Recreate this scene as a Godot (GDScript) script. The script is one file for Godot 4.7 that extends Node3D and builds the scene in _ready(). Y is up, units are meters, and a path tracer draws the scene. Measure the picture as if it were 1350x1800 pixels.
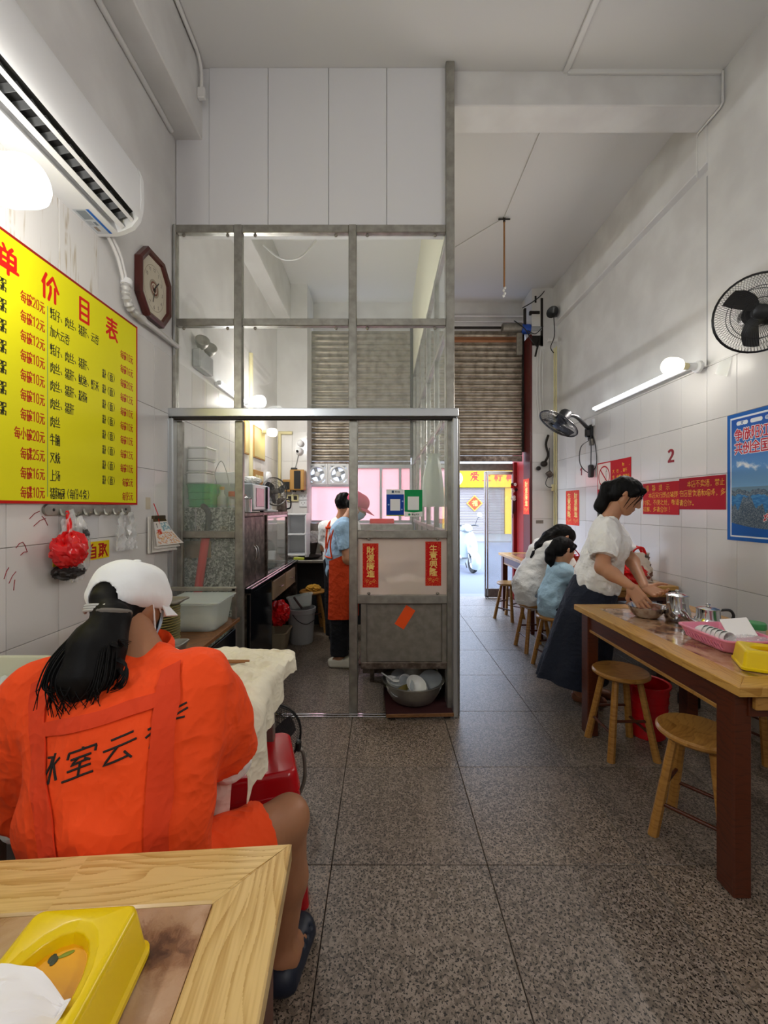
extends Node3D
# A small noodle shop. Metres; the lens stands 1.375 m above the floor and looks along -z.

const XL := -1.40      # left wall
const XR := 2.31       # right wall, tiled face
const CEIL := 4.35
const ZP := -2.777     # glazed partition
var M := {}            # materials
var meshes := {}       # shared meshes

func _ready():
	var cam := Camera3D.new()
	cam.name = "camera"
	cam.projection = Camera3D.PROJECTION_FRUSTUM
	cam.near = 0.05
	cam.far = 200.0
	cam.size = 2.0 * 0.05 * 900.0 / 727.0
	cam.frustum_offset = Vector2(3.0, -8.0) / 727.0 * 0.05
	cam.position = Vector3(0, 1.375, 0)
	add_child(cam)
	cam.current = true
	var sky := ProceduralSkyMaterial.new()
	sky.sky_top_color = Color(0.62, 0.70, 0.82)
	sky.sky_horizon_color = Color(0.92, 0.93, 0.95)
	sky.ground_horizon_color = Color(0.60, 0.60, 0.60)
	sky.ground_bottom_color = Color(0.40, 0.40, 0.40)
	sky.sky_energy_multiplier = 1.0
	var env := Environment.new()
	env.background_mode = Environment.BG_SKY
	env.sky = Sky.new()
	env.sky.sky_material = sky
	env.background_energy_multiplier = 15.0
	env.tonemap_mode = Environment.TONE_MAPPER_LINEAR
	env.tonemap_exposure = 1.12
	env.sdfgi_enabled = true
	env.ssao_enabled = true
	env.ssil_enabled = true
	var we := WorldEnvironment.new()
	we.name = "world_environment"
	we.environment = env
	add_child(we)
	make_materials()
	build_room()
	build_lamps()
	build_partition()
	build_kitchen()
	build_front()
	build_street()
	build_left_side()
	build_right_wall()
	build_tables()
	build_worktable()
	build_near_table()
	build_people()

# ---------------------------------------------------------------- meshes
class Geo:
	var P := PackedVector3Array()
	var N := PackedVector3Array()
	var U := PackedVector2Array()
	func tris(v: PackedVector3Array, f: PackedInt32Array, crease := 40.0, solid := true, uv := PackedVector2Array()):
		var n := f.size() / 3
		var flip := false
		if solid:
			var c := Vector3.ZERO
			for p in v: c += p
			c /= maxi(v.size(), 1)
			var vol := 0.0
			for i in n:
				vol += (v[f[i * 3]] - c).dot((v[f[i * 3 + 1]] - c).cross(v[f[i * 3 + 2]] - c))
			flip = vol > 0.0
		var fn := PackedVector3Array()
		fn.resize(n)
		var un := PackedVector3Array()
		un.resize(n)
		var idx := PackedInt32Array(f)
		for i in n:
			if flip:
				var t := idx[i * 3 + 1]
				idx[i * 3 + 1] = idx[i * 3 + 2]
				idx[i * 3 + 2] = t
			var x := (v[idx[i * 3 + 2]] - v[idx[i * 3]]).cross(v[idx[i * 3 + 1]] - v[idx[i * 3]])
			fn[i] = x
			un[i] = x.normalized()
		var has := uv.size() == v.size()
		var near: Array = []
		if crease > 0.0:
			near.resize(v.size())
			for i in v.size(): near[i] = PackedInt32Array()
			for i in n * 3: near[idx[i]].append(i / 3)
		var lim := cos(deg_to_rad(crease))
		for i in n:
			for k in 3:
				var a := idx[i * 3 + k]
				P.append(v[a])
				U.append(uv[a] if has else Vector2.ZERO)
				if crease <= 0.0:
					N.append(un[i])
				else:
					var s := Vector3.ZERO
					var me := un[i]
					for j in near[a]:
						if me.dot(un[j]) > lim: s += fn[j]
					N.append(s.normalized() if s.length_squared() > 1e-20 else me)
	func quad(a: Vector3, b: Vector3, c: Vector3, d: Vector3, u0 := Vector2(0, 1), u1 := Vector2(1, 1), u2 := Vector2(1, 0), u3 := Vector2(0, 0)):
		# a..d anticlockwise as seen from outside, starting bottom left
		var nn := (b - a).cross(d - a).normalized()
		for t in [[a, u0], [c, u2], [b, u1], [a, u0], [d, u3], [c, u2]]:
			P.append(t[0])
			U.append(t[1])
			N.append(nn)
	func append(g: Geo, t := Transform3D()):
		var nb := t.basis.inverse().transposed()
		for p in g.P: P.append(t * p)
		for q in g.N: N.append((nb * q).normalized())
		U.append_array(g.U)
	func mesh() -> ArrayMesh:
		var a := []
		a.resize(Mesh.ARRAY_MAX)
		a[Mesh.ARRAY_VERTEX] = P
		a[Mesh.ARRAY_NORMAL] = N
		a[Mesh.ARRAY_TEX_UV] = U
		var m := ArrayMesh.new()
		m.add_surface_from_arrays(Mesh.PRIMITIVE_TRIANGLES, a)
		return m

func T(p: Vector3, e := Vector3.ZERO, s := Vector3.ONE) -> Transform3D:
	return Transform3D(Basis.from_euler(e * (PI / 180.0)) * Basis.from_scale(s), p)

func tv(v: PackedVector3Array, t: Transform3D) -> PackedVector3Array:
	return t * v

func box(g: Geo, c: Vector3, s: Vector3, bev := 0.0, t := Transform3D()):
	var h := s * 0.5
	bev = minf(bev, minf(h.x, minf(h.y, h.z)) * 0.95)
	var v := PackedVector3Array()
	var f := PackedInt32Array()
	if bev <= 0.0:
		for x in [-1, 1]:
			for y in [-1, 1]:
				for z in [-1, 1]:
					v.append(c + Vector3(x * h.x, y * h.y, z * h.z))
		for q in [[0, 1, 3, 2], [4, 6, 7, 5], [0, 4, 5, 1], [2, 3, 7, 6], [0, 2, 6, 4], [1, 5, 7, 3]]:
			f.append_array([q[0], q[1], q[2], q[0], q[2], q[3]])
		g.tris(tv(v, t), f, 0.0)
		return
	# corner k has three vertices: pulled in along y/z, x/z, x/y
	for x in [-1, 1]:
		for y in [-1, 1]:
			for z in [-1, 1]:
				v.append(c + Vector3(x * h.x, y * (h.y - bev), z * (h.z - bev)))
				v.append(c + Vector3(x * (h.x - bev), y * h.y, z * (h.z - bev)))
				v.append(c + Vector3(x * (h.x - bev), y * (h.y - bev), z * h.z))
	var q4 := func(a, b, cc, d): f.append_array([a, b, cc, a, cc, d])
	for q in [[0, 1, 3, 2, 0], [4, 6, 7, 5, 0], [0, 4, 5, 1, 1], [2, 3, 7, 6, 1], [0, 2, 6, 4, 2], [1, 5, 7, 3, 2]]:
		q4.call(q[0] * 3 + q[4], q[1] * 3 + q[4], q[2] * 3 + q[4], q[3] * 3 + q[4])
	for e in [[0, 1, 0, 1], [2, 3, 1, 0], [4, 5, 1, 0], [6, 7, 0, 1], [0, 2, 2, 0], [1, 3, 0, 2], [4, 6, 0, 2], [5, 7, 2, 0], [0, 4, 1, 2], [1, 5, 2, 1], [2, 6, 2, 1], [3, 7, 1, 2]]:
		q4.call(e[0] * 3 + e[2], e[0] * 3 + e[3], e[1] * 3 + e[3], e[1] * 3 + e[2])
	for k in 8:
		var odd := ((k >> 2) + ((k >> 1) & 1) + (k & 1)) % 2 == 1
		f.append_array([k * 3, k * 3 + 1, k * 3 + 2] if odd else [k * 3, k * 3 + 2, k * 3 + 1])
	# the windings above may differ; turn every face outward
	for i in f.size() / 3:
		var a := v[f[i * 3]]
		var b := v[f[i * 3 + 1]]
		var d := v[f[i * 3 + 2]]
		if (b - a).cross(d - a).dot((a + b + d) / 3.0 - c) < 0.0:
			var k := f[i * 3 + 1]
			f[i * 3 + 1] = f[i * 3 + 2]
			f[i * 3 + 2] = k
	g.tris(tv(v, t), f, 0.0)

func grid(g: Geo, rows: Array, wrap := false, crease := 60.0, solid := false, caps := false, uv := false):
	# rows of points; wrap closes each row into a ring
	var v := PackedVector3Array()
	var w: int = rows[0].size()
	var t := PackedVector2Array()
	for r in rows.size():
		v.append_array(rows[r])
		if uv:
			for k in w: t.append(Vector2(float(k) / (w - 1), float(r) / (rows.size() - 1)))
	var f := PackedInt32Array()
	for r in rows.size() - 1:
		for k in (w if wrap else w - 1):
			var a := r * w + k
			var b := r * w + (k + 1) % w
			f.append_array([a, b, b + w, a, b + w, a + w])
	if caps:
		for e in [0, rows.size() - 1]:
			var c := Vector3.ZERO
			for p in rows[e]: c += p
			v.append(c / w)
			for k in w:
				var a: int = e * w + k
				var b: int = e * w + (k + 1) % w
				if e == 0: f.append_array([b, a, v.size() - 1])
				else: f.append_array([a, b, v.size() - 1])
	g.tris(v, f, crease, solid, t)

func ring(c: Vector3, x: Vector3, y: Vector3, n: int) -> PackedVector3Array:
	var o := PackedVector3Array()
	for k in n:
		var a := TAU * k / n
		o.append(c + x * cos(a) + y * sin(a))
	return o

func lathe(g: Geo, prof: Array, n := 24, t := Transform3D(), crease := 38.0, solid := true):
	# prof: [r, y] pairs from bottom to top, drawn once round
	var rows := []
	for p in prof:
		var r := PackedVector3Array()
		for k in n:
			var a := TAU * k / n
			r.append(t * Vector3(cos(a) * maxf(p[0], 0.0001), p[1], sin(a) * maxf(p[0], 0.0001)))
		rows.append(r)
	grid(g, rows, true, crease, solid)

func tube(g: Geo, pts: Array, r, n := 8, closed := false, caps := true):
	var rows := []
	var m := pts.size()
	var up := Vector3.ZERO
	for i in m:
		var a: Vector3 = pts[(i - 1 + m) % m] if closed or i > 0 else pts[i]
		var b: Vector3 = pts[(i + 1) % m] if closed or i < m - 1 else pts[i]
		var d := (b - a).normalized()
		if up == Vector3.ZERO:
			up = d.cross(Vector3.UP if absf(d.y) < 0.9 else Vector3.RIGHT).normalized()
		up = (up - d * up.dot(d)).normalized()
		var rr: float = r[i] if r is Array else r
		rows.append(ring(pts[i], up * rr, d.cross(up) * rr, n))
	if closed: rows.append(rows[0])
	grid(g, rows, true, 50.0, true, caps and not closed)

func rod(g: Geo, a: Vector3, b: Vector3, r: float, n := 8):
	tube(g, [a, b], r, n)

func curve(pts: Array, n := 6) -> Array:
	# Catmull-Rom through the points
	var o := []
	for i in pts.size() - 1:
		var p0: Vector3 = pts[maxi(i - 1, 0)]
		var p1: Vector3 = pts[i]
		var p2: Vector3 = pts[i + 1]
		var p3: Vector3 = pts[mini(i + 2, pts.size() - 1)]
		for k in n: o.append(p1.cubic_interpolate(p2, p0, p3, float(k) / n))
	o.append(pts[-1])
	return o

func extrude(g: Geo, poly: PackedVector2Array, d: float, t := Transform3D(), crease := 30.0):
	# polygon in x/y, from z = 0 to z = d
	var k := poly.size()
	var v := PackedVector3Array()
	for p in poly: v.append(t * Vector3(p.x, p.y, 0))
	for p in poly: v.append(t * Vector3(p.x, p.y, d))
	var f := PackedInt32Array()
	var tr := Geometry2D.triangulate_polygon(poly)
	var cw := Geometry2D.is_polygon_clockwise(poly)
	for i in tr.size() / 3:
		var a := tr[i * 3]
		var b := tr[i * 3 + 1]
		var c := tr[i * 3 + 2]
		var s := (poly[b] - poly[a]).cross(poly[c] - poly[a])
		if s < 0.0:
			var q := b
			b = c
			c = q
		f.append_array([a, c, b, a + k, b + k, c + k])
	for i in k:
		var j := (i + 1) % k
		f.append_array([i, i + k, j + k, i, j + k, j] if cw else [i, j, j + k, i, j + k, i + k])
	g.tris(v, f, crease)

func ball(g: Geo, c: Vector3, r: Vector3, n := 16, t := Transform3D()):
	var prof := []
	for k in n / 2 + 1:
		var a := -PI / 2 + PI * k / (n / 2)
		prof.append([cos(a), sin(a)])
	lathe(g, prof, n, t * Transform3D(Basis.from_scale(r), c), 80.0)

func sheet(g: Geo, rows: Array, th: float, crease := 60.0):
	# a cloth or paper with thickness: the grid, its offset copy and the rim
	var w: int = rows[0].size()
	var h := rows.size()
	var v := PackedVector3Array()
	for r in rows: v.append_array(r)
	var nn := PackedVector3Array()
	nn.resize(v.size())
	for r in h:
		for k in w:
			var a: Vector3 = rows[r][mini(k + 1, w - 1)] - rows[r][maxi(k - 1, 0)]
			var b: Vector3 = rows[mini(r + 1, h - 1)][k] - rows[maxi(r - 1, 0)][k]
			nn[r * w + k] = a.cross(b).normalized()
	var m := v.size()
	for i in m: v.append(v[i] - nn[i] * th)
	var f := PackedInt32Array()
	for r in h - 1:
		for k in w - 1:
			var a := r * w + k
			f.append_array([a, a + 1, a + w + 1, a, a + w + 1, a + w])
			a += m
			f.append_array([a, a + w + 1, a + 1, a, a + w, a + w + 1])
	var edge := []
	for k in w - 1: edge.append([k, k + 1])
	for r in h - 1: edge.append([r * w + w - 1, (r + 1) * w + w - 1])
	for k in w - 1: edge.append([(h - 1) * w + w - 1 - k, (h - 1) * w + w - 2 - k])
	for r in h - 1: edge.append([(h - 1 - r) * w, (h - 2 - r) * w])
	for e in edge: f.append_array([e[1], e[0], e[0] + m, e[1], e[0] + m, e[1] + m])
	g.tris(v, f, crease)

# ---------------------------------------------------------------- nodes
func part(called: String, g, m, parent: Node = self, at := Transform3D()) -> MeshInstance3D:
	var o := MeshInstance3D.new()
	o.name = called
	o.mesh = g.mesh() if g is Geo else g
	o.material_override = M[m] if m is String else m
	o.transform = at
	parent.add_child(o, true)
	return o

func tag(o: Node, label: String, category: String, group := "", kind := ""):
	if label: o.set_meta("label", label)
	if category: o.set_meta("category", category)
	if group: o.set_meta("group", group)
	if kind: o.set_meta("kind", kind)
	return o

func thing(called: String, label: String, category: String, at := Vector3.ZERO, turn := 0.0, group := "") -> Node3D:
	var o := Node3D.new()
	o.name = called
	o.position = at
	o.rotation.y = deg_to_rad(turn)
	add_child(o, true)
	tag(o, label, category, group)
	return o

func solo(called: String, g, m, label: String, category: String, group := "", at := Transform3D()) -> MeshInstance3D:
	return tag(part(called, g, m, self, at), label, category, group)

func struct(called: String, g, m, label := "", at := Transform3D()) -> MeshInstance3D:
	var o := part(called, g, m, self, at)
	tag(o, label, "", "", "structure")
	return o

func copy(o: Node3D, at: Vector3, turn := 0.0, label := "") -> Node3D:
	var c: Node3D = o.duplicate()
	c.name = String(o.name).rstrip("0123456789_")
	add_child(c, true)
	c.position = at
	c.rotation.y = deg_to_rad(turn)
	if label: c.set_meta("label", label)
	return c

func world(o: Node3D) -> Transform3D:      # lets the children of a thing be written in the room's own measures
	return o.transform.affine_inverse()

func geo_box(c: Vector3, s: Vector3, bev := 0.0) -> Geo:
	var g := Geo.new()
	box(g, c, s, bev)
	return g

func between(a: Vector3, b: Vector3, bev := 0.0) -> Geo:   # a box from one corner to the other
	return geo_box((a + b) * 0.5, (b - a).abs(), bev)

# ---------------------------------------------------------------- materials
func mat(called: String, c: Color, rough := 0.6, metal := 0.0) -> StandardMaterial3D:
	var m := StandardMaterial3D.new()
	m.resource_name = called
	m.albedo_color = c
	m.roughness = rough
	m.metallic = metal
	M[called] = m
	return m

func noise(kind: int, freq: float, seed_: int, oct := 3) -> FastNoiseLite:
	var n := FastNoiseLite.new()
	n.noise_type = kind
	n.frequency = freq
	n.seed = seed_
	n.fractal_octaves = oct
	return n

func tex(img: Image) -> ImageTexture:
	return ImageTexture.create_from_image(img)

func grain(m: StandardMaterial3D, t: Texture2D, scale: float, world_space := false):
	m.albedo_texture = t
	m.uv1_triplanar = true
	m.uv1_world_triplanar = world_space
	m.uv1_scale = Vector3.ONE * scale

func bumps(m: StandardMaterial3D, t: Texture2D, depth_cm: float):
	m.heightmap_enabled = true
	m.heightmap_texture = t
	m.heightmap_scale = depth_cm
	m.heightmap_deep_parallax = false

func noise_tex(n: FastNoiseLite, size: int, stops: Array) -> ImageTexture:
	# stops: [place 0..1, colour]; the noise looked up in that ramp
	var im := n.get_seamless_image(size, size)
	im.convert(Image.FORMAT_L8)
	var src := im.get_data()
	var ramp := []
	for i in 256:
		var f := i / 255.0
		var k := 0
		while k < stops.size() - 2 and stops[k + 1][0] < f: k += 1
		var w := clampf((f - stops[k][0]) / maxf(stops[k + 1][0] - stops[k][0], 1e-4), 0, 1)
		var c: Color = stops[k][1].lerp(stops[k + 1][1], w)
		ramp.append([c.r8, c.g8, c.b8])
	var out := PackedByteArray()
	out.resize(src.size() * 3)
	for i in src.size():
		var c = ramp[src[i]]
		out[i * 3] = c[0]
		out[i * 3 + 1] = c[1]
		out[i * 3 + 2] = c[2]
	return tex(Image.create_from_data(size, size, false, Image.FORMAT_RGB8, out))

func granite(size: int, fr: float, cols: Array, seed_: int) -> ImageTexture:
	# crystals of three colours: cells of a cellular noise, dark flecks from a second, a fine grain over both
	var c := noise(FastNoiseLite.TYPE_CELLULAR, fr, seed_, 1)
	c.fractal_type = FastNoiseLite.FRACTAL_NONE
	c.cellular_return_type = FastNoiseLite.RETURN_CELL_VALUE
	c.domain_warp_enabled = true
	c.domain_warp_amplitude = 9.0
	c.domain_warp_frequency = fr * 1.3
	var d := noise(FastNoiseLite.TYPE_SIMPLEX, fr * 0.78, seed_ + 5, 3)
	var e := noise(FastNoiseLite.TYPE_SIMPLEX, 0.25, seed_ + 9, 1)
	var imgs := []
	for n in [c, d, e]:
		var im: Image = n.get_seamless_image(size, size)
		im.convert(Image.FORMAT_L8)
		imgs.append(im.get_data())
	var a: PackedByteArray = imgs[0]
	var b: PackedByteArray = imgs[1]
	var f: PackedByteArray = imgs[2]
	var out := PackedByteArray()
	out.resize(size * size * 3)
	for i in size * size:
		var k: Color = cols[0] if b[i] < 80 else (cols[1] if a[i] < 70 else (cols[2] if a[i] < 165 else cols[3]))
		var s := 0.88 + 0.24 * f[i] / 255.0
		out[i * 3] = mini(int(k.r * 255 * s), 255)
		out[i * 3 + 1] = mini(int(k.g * 255 * s), 255)
		out[i * 3 + 2] = mini(int(k.b * 255 * s), 255)
	return tex(Image.create_from_data(size, size, false, Image.FORMAT_RGB8, out))

func wood(w: int, h: int, lines: float, c0: Color, c1: Color, seed_: int, wave := 1.0) -> ImageTexture:
	# grain runs along x: long wandering growth lines, fibres over them
	var n := noise(FastNoiseLite.TYPE_SIMPLEX, 0.004, seed_, 2)
	var fib := noise(FastNoiseLite.TYPE_SIMPLEX, 0.05, seed_ + 1, 2)
	var out := PackedByteArray()
	out.resize(w * h * 3)
	for y in h:
		for x in w:
			var t := float(x) / w
			var a := n.get_noise_2d(x * 0.55, y * 1.4)
			var v := y * lines / h + a * 3.0 * wave + sin(t * TAU) * 0.35 * wave
			var s := v - floorf(v)
			s = pow(s, 2.5)
			s = clampf(s * 0.75 + fib.get_noise_2d(x * 0.12, y * 2.6) * 0.35 + n.get_noise_2d(x * 0.3 + 900, y * 0.4) * 0.35, 0, 1)
			var k := c0.lerp(c1, s)
			var i := (y * w + x) * 3
			out[i] = k.r8
			out[i + 1] = k.g8
			out[i + 2] = k.b8
	return tex(Image.create_from_data(w, h, false, Image.FORMAT_RGB8, out))

func hexc(s: String) -> Color:
	return Color.html(s)

func glass(called: String, c: Color, alpha: float, rough := 0.03) -> StandardMaterial3D:
	var m := mat(called, Color(c.r, c.g, c.b, alpha), rough)
	m.transparency = BaseMaterial3D.TRANSPARENCY_ALPHA
	return m

func make_materials():
	var fine := noise_tex(noise(FastNoiseLite.TYPE_SIMPLEX, 0.03, 3, 4), 512, [[0.0, Color(0.0, 0.0, 0.0)], [1.0, Color.WHITE]])
	var rn := noise(FastNoiseLite.TYPE_SIMPLEX, 0.008, 8, 3)
	rn.fractal_type = FastNoiseLite.FRACTAL_RIDGED
	var weave := noise_tex(rn, 512, [[0.0, Color.BLACK], [1.0, Color.WHITE]])
	var m: StandardMaterial3D
	m = mat("plaster", Color.WHITE, 0.85)
	grain(m, noise_tex(noise(FastNoiseLite.TYPE_SIMPLEX, 0.006, 21, 4), 512, [[0.2, hexc("d3d1cf")], [0.8, hexc("dedddb")]]), 0.6, true)
	m = mat("ceiling", hexc("dbdad8"), 0.85)
	m = mat("panel_board", hexc("dfdfe2"), 0.45)
	for k in 4:
		m = mat("tile_%d" % k, [hexc("dedcda"), hexc("d9d7d5"), hexc("e2e0dd"), hexc("d6d2cc")][k], 0.14)
		m.metallic_specular = 0.55
	# two tiles that carry the rust and grease runs seen under the air conditioner
	var runs := noise(FastNoiseLite.TYPE_SIMPLEX, 0.02, 77, 3)
	for k in 2:
		var im := Image.create(128, 192, false, Image.FORMAT_RGB8)
		for y in 192:
			for x in 128:
				var s := clampf(runs.get_noise_2d(x * 2.6 + k * 700, y * 0.16) * 2.0 - 0.75, 0, 1) * clampf(runs.get_noise_2d(x + 300 * k, y * 0.8 + 900) + 0.75, 0, 1)
				im.set_pixel(x, y, hexc("dcdad7").lerp(hexc("a8977a"), s))
		m = mat("stained_tile_%d" % k, Color.WHITE, 0.2)
		m.albedo_texture = tex(im)
	mat("grout", hexc("a9a39c"), 0.9)
	mat("floor_grout", hexc("3c3732"), 0.95)
	var gr := granite(1024, 0.085, [hexc("2b2722"), hexc("7d7267"), hexc("93877b"), hexc("a89c90")], 5)
	for k in 3:
		m = mat("granite_%d" % k, [Color(0.86, 0.845, 0.83), Color(0.82, 0.80, 0.785), Color(0.86, 0.83, 0.80)][k], 0.4)
		grain(m, gr, 1.1, true)
		m.uv1_offset = Vector3(0.31, 0.17, 0.43) * k
		bumps(m, fine, 0.02)
	m = mat("green_granite", Color.WHITE, 0.3)
	grain(m, granite(512, 0.07, [hexc("262b28"), hexc("565d56"), hexc("8b9088"), hexc("b7b9b0")], 15), 2.2)
	# steel and metals
	m = mat("steel", hexc("ffffff"), 0.4, 0.85)
	grain(m, noise_tex(noise(FastNoiseLite.TYPE_SIMPLEX, 0.02, 31, 4), 512, [[0.1, hexc("94928a")], [0.6, hexc("a5a39b")], [0.9, hexc("adaba3")]]), 0.9)
	mat("bright_steel", hexc("d0d1d3"), 0.12, 1.0)
	mat("alu", hexc("c6cacd"), 0.3, 0.9)
	m = mat("dull_steel", hexc("ffffff"), 0.5, 0.7)
	grain(m, noise_tex(noise(FastNoiseLite.TYPE_SIMPLEX, 0.025, 41, 4), 512, [[0.15, hexc("837e75")], [0.7, hexc("908b82")], [0.95, hexc("96918a")]]), 1.0)
	m = mat("dark_steel", hexc("ffffff"), 0.42, 0.75)
	grain(m, noise_tex(noise(FastNoiseLite.TYPE_SIMPLEX, 0.012, 51, 4), 512, [[0.2, hexc("51463f")], [0.7, hexc("72675e")], [0.9, hexc("8b7f75")]]), 2.0)
	m = mat("shutter", hexc("ffffff"), 0.42, 0.7)
	grain(m, noise_tex(noise(FastNoiseLite.TYPE_SIMPLEX, 0.01, 61, 4), 512, [[0.25, hexc("7d7262")], [0.55, hexc("978c7c")], [0.9, hexc("a39988")]]), 1.2, true)
	m = mat("rusty_shutter", hexc("9c6a48"), 0.5, 0.5)
	mat("black_plastic", hexc("17181a"), 0.35)
	mat("black_matte", hexc("121213"), 0.7)
	mat("black_gloss", hexc("0c0e12"), 0.1)
	mat("dark_iron", hexc("2b2622"), 0.6, 0.4)
	mat("white_plastic", hexc("e6e7e8"), 0.32)
	mat("white_duct", hexc("dedddb"), 0.5)
	mat("cream_plastic", hexc("d9cf9f"), 0.5)
	mat("grey_plastic", hexc("a5a7a8"), 0.4)
	mat("ceramic", hexc("e4e4e0"), 0.12)
	m = mat("plate_glaze", hexc("a89d63"), 0.3)
	mat("grey_glaze", hexc("9fa4a6"), 0.15)
	mat("brown_glaze", hexc("6f6232"), 0.25)
	# glass
	glass("glass", hexc("c9d3c8"), 0.10)
	glass("dusty_glass", hexc("b9c0b4"), 0.30, 0.06)
	glass("clear_plastic", hexc("e8ece8"), 0.22, 0.1)
	glass("film_plastic", hexc("eef0f0"), 0.30, 0.12)
	m = mat("frosted_glass", Color(0.82, 0.76, 0.72, 0.58), 0.5)
	m.transparency = BaseMaterial3D.TRANSPARENCY_ALPHA
	m.backlight_enabled = true
	m.backlight = Color(0.9, 0.85, 0.8)
	m = glass("pink_film", hexc("ff8f88"), 0.42, 0.08)
	m.backlight_enabled = true
	m.backlight = hexc("ffc8c2")
	m = mat("milky_plastic", Color(0.80, 0.84, 0.82, 0.5), 0.35)
	m.transparency = BaseMaterial3D.TRANSPARENCY_ALPHA
	m.backlight_enabled = true
	m.backlight = Color(0.7, 0.7, 0.68)
	m = mat("yellowed_plastic", Color(0.93, 0.94, 0.84, 0.55), 0.3)
	m.transparency = BaseMaterial3D.TRANSPARENCY_ALPHA
	m.backlight_enabled = true
	m.backlight = Color(0.6, 0.6, 0.5)
	m = mat("crinkled_bag", Color(0.93, 0.95, 0.95, 0.35), 0.2)
	m.transparency = BaseMaterial3D.TRANSPARENCY_ALPHA
	# wood
	var pale := wood(1024, 256, 13.0, hexc("d9b878"), hexc("b08846"), 4, 0.55)
	m = mat("table_wood", Color.WHITE, 0.28)
	m.albedo_texture = pale
	m.clearcoat_enabled = true
	m.clearcoat = 0.3
	m.clearcoat_roughness = 0.15
	m = mat("worn_wood", hexc("e8d2a8"), 0.3)
	m.albedo_texture = pale
	var swirl := noise(FastNoiseLite.TYPE_SIMPLEX, 0.005, 91, 5)
	swirl.domain_warp_enabled = true
	swirl.domain_warp_amplitude = 70.0
	swirl.domain_warp_frequency = 0.006
	m = mat("table_inlay", Color.WHITE, 0.16)
	grain(m, noise_tex(swirl, 512, [[0.12, hexc("4f3427")], [0.3, hexc("8a6146")], [0.5, hexc("b18b6b")], [0.75, hexc("c2a184")], [0.95, hexc("9c7152")]]), 1.9)
	m.clearcoat_enabled = true
	m.clearcoat = 0.5
	m.clearcoat_roughness = 0.08
	var stool := wood(512, 256, 12.0, hexc("b0803f"), hexc("8a5a24"), 12, 0.5)
	m = mat("stool_wood", Color.WHITE, 0.3)
	grain(m, stool, 3.0)
	var red := wood(512, 256, 10.0, hexc("54240f"), hexc("38180b"), 13, 0.5)
	m = mat("red_wood", Color.WHITE, 0.35)
	grain(m, red, 3.0)
	m = mat("board_wood", hexc("b8926c"), 0.5)
	grain(m, wood(512, 256, 8.0, hexc("b09878"), hexc("8c7356"), 14, 0.8), 2.0)
	mat("tan_board", hexc("a98f72"), 0.4)
	mat("clock_wood", hexc("4a1a14"), 0.3)
	mat("speaker_wood", hexc("b1843f"), 0.45)
	mat("frame_paper", hexc("cdbd7c"), 0.5)
	# paints, plastics, cloth
	mat("red_paint", hexc("8c1512"), 0.35)
	mat("dark_red_paint", hexc("541110"), 0.4)
	mat("red_plastic", hexc("b80a16"), 0.22)
	mat("red_film", hexc("d4161a"), 0.2)
	mat("yellow_plastic", hexc("e9c805"), 0.28)
	mat("amber_plastic", hexc("eaa60a"), 0.35)
	mat("pink_plastic", hexc("ea8fa8"), 0.3)
	mat("green_plastic", hexc("3aa866"), 0.3)
	mat("lid_green", hexc("3d8f52"), 0.35)
	mat("blue_paint", hexc("1f4fb4"), 0.4)
	mat("tissue", hexc("f0ecea"), 0.8)
	mat("paper", hexc("e6e2da"), 0.7)
	mat("rope", hexc("9a6a3c"), 0.8)
	var lamp := mat("lamp_glow", Color(1, 1, 1), 0.4)
	lamp.emission_enabled = true
	lamp.emission = Color(0.95, 0.98, 1.0)
	lamp.emission_energy_multiplier = 3.0
	lamp = mat("soft_glow", Color(1, 1, 0.95), 0.4)
	lamp.emission_enabled = true
	lamp.emission = Color(1.0, 0.98, 0.9)
	lamp.emission_energy_multiplier = 1.3
	for c in [["orange_cloth", "f84a02"], ["orange_strap", "dc3a06"], ["orange_apron", "d9430f"], ["blue_polo", "9fc0de"], ["blue_shirt", "a3c2d3"], ["white_cloth", "eceae4"], ["white_blouse", "f5f4f0"], ["navy_cloth", "0e1729"], ["black_cloth", "0e1017"], ["cap_white", "eceeee"], ["cap_pink", "d0526e"], ["jeans", "8f9aa2"], ["mask_blue", "a9c3d8"], ["collar_dark", "2a2635"], ["muslin", "e6dfc8"], ["pink_towel", "d8c4b8"]]:
		m = mat(c[0], hexc(c[1]), 0.85)
		m.rim_enabled = true
		m.rim = 0.06 if c[0].begins_with("orange") else 0.2
		m.rim_tint = 0.6
		m.uv1_triplanar = true
		m.uv1_scale = Vector3.ONE * 1.7
		bumps(m, weave, 0.25 if c[0].begins_with("cap") or c[0].begins_with("mask") else 1.0)
	for c in [["skin", "b98564"], ["skin_pale", "c89674"], ["skin_dark", "a2704f"]]:
		m = mat(c[0], hexc(c[1]), 0.5)
		m.subsurf_scatter_enabled = true
		m.subsurf_scatter_strength = 0.12
	m = mat("hair", hexc("060505"), 0.6)
	m.metallic_specular = 0.3
	m = mat("lips", hexc("8f4a42"), 0.4)
	mat("eye_white", hexc("d8d4ce"), 0.2)
	mat("sandal", hexc("101a2c"), 0.5)
	mat("clog", hexc("cfcabb"), 0.5)
	mat("asphalt", hexc("5f6068"), 0.9)
	mat("pavement", hexc("726f6b"), 0.9)
	mat("scooter_paint", hexc("8f999d"), 0.2)
	mat("rubber", hexc("1d1d1f"), 0.7)
	mat("shop_yellow", hexc("c79b0c"), 0.6)
	mat("shop_white", hexc("8c8783"), 0.7)
	mat("shop_red", hexc("c03a38"), 0.6)
	mat("street_shutter", hexc("787170"), 0.7)
	mat("lettering_red", hexc("8e1420"), 0.5)
	mat("ink", hexc("141312"), 0.8)

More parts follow.
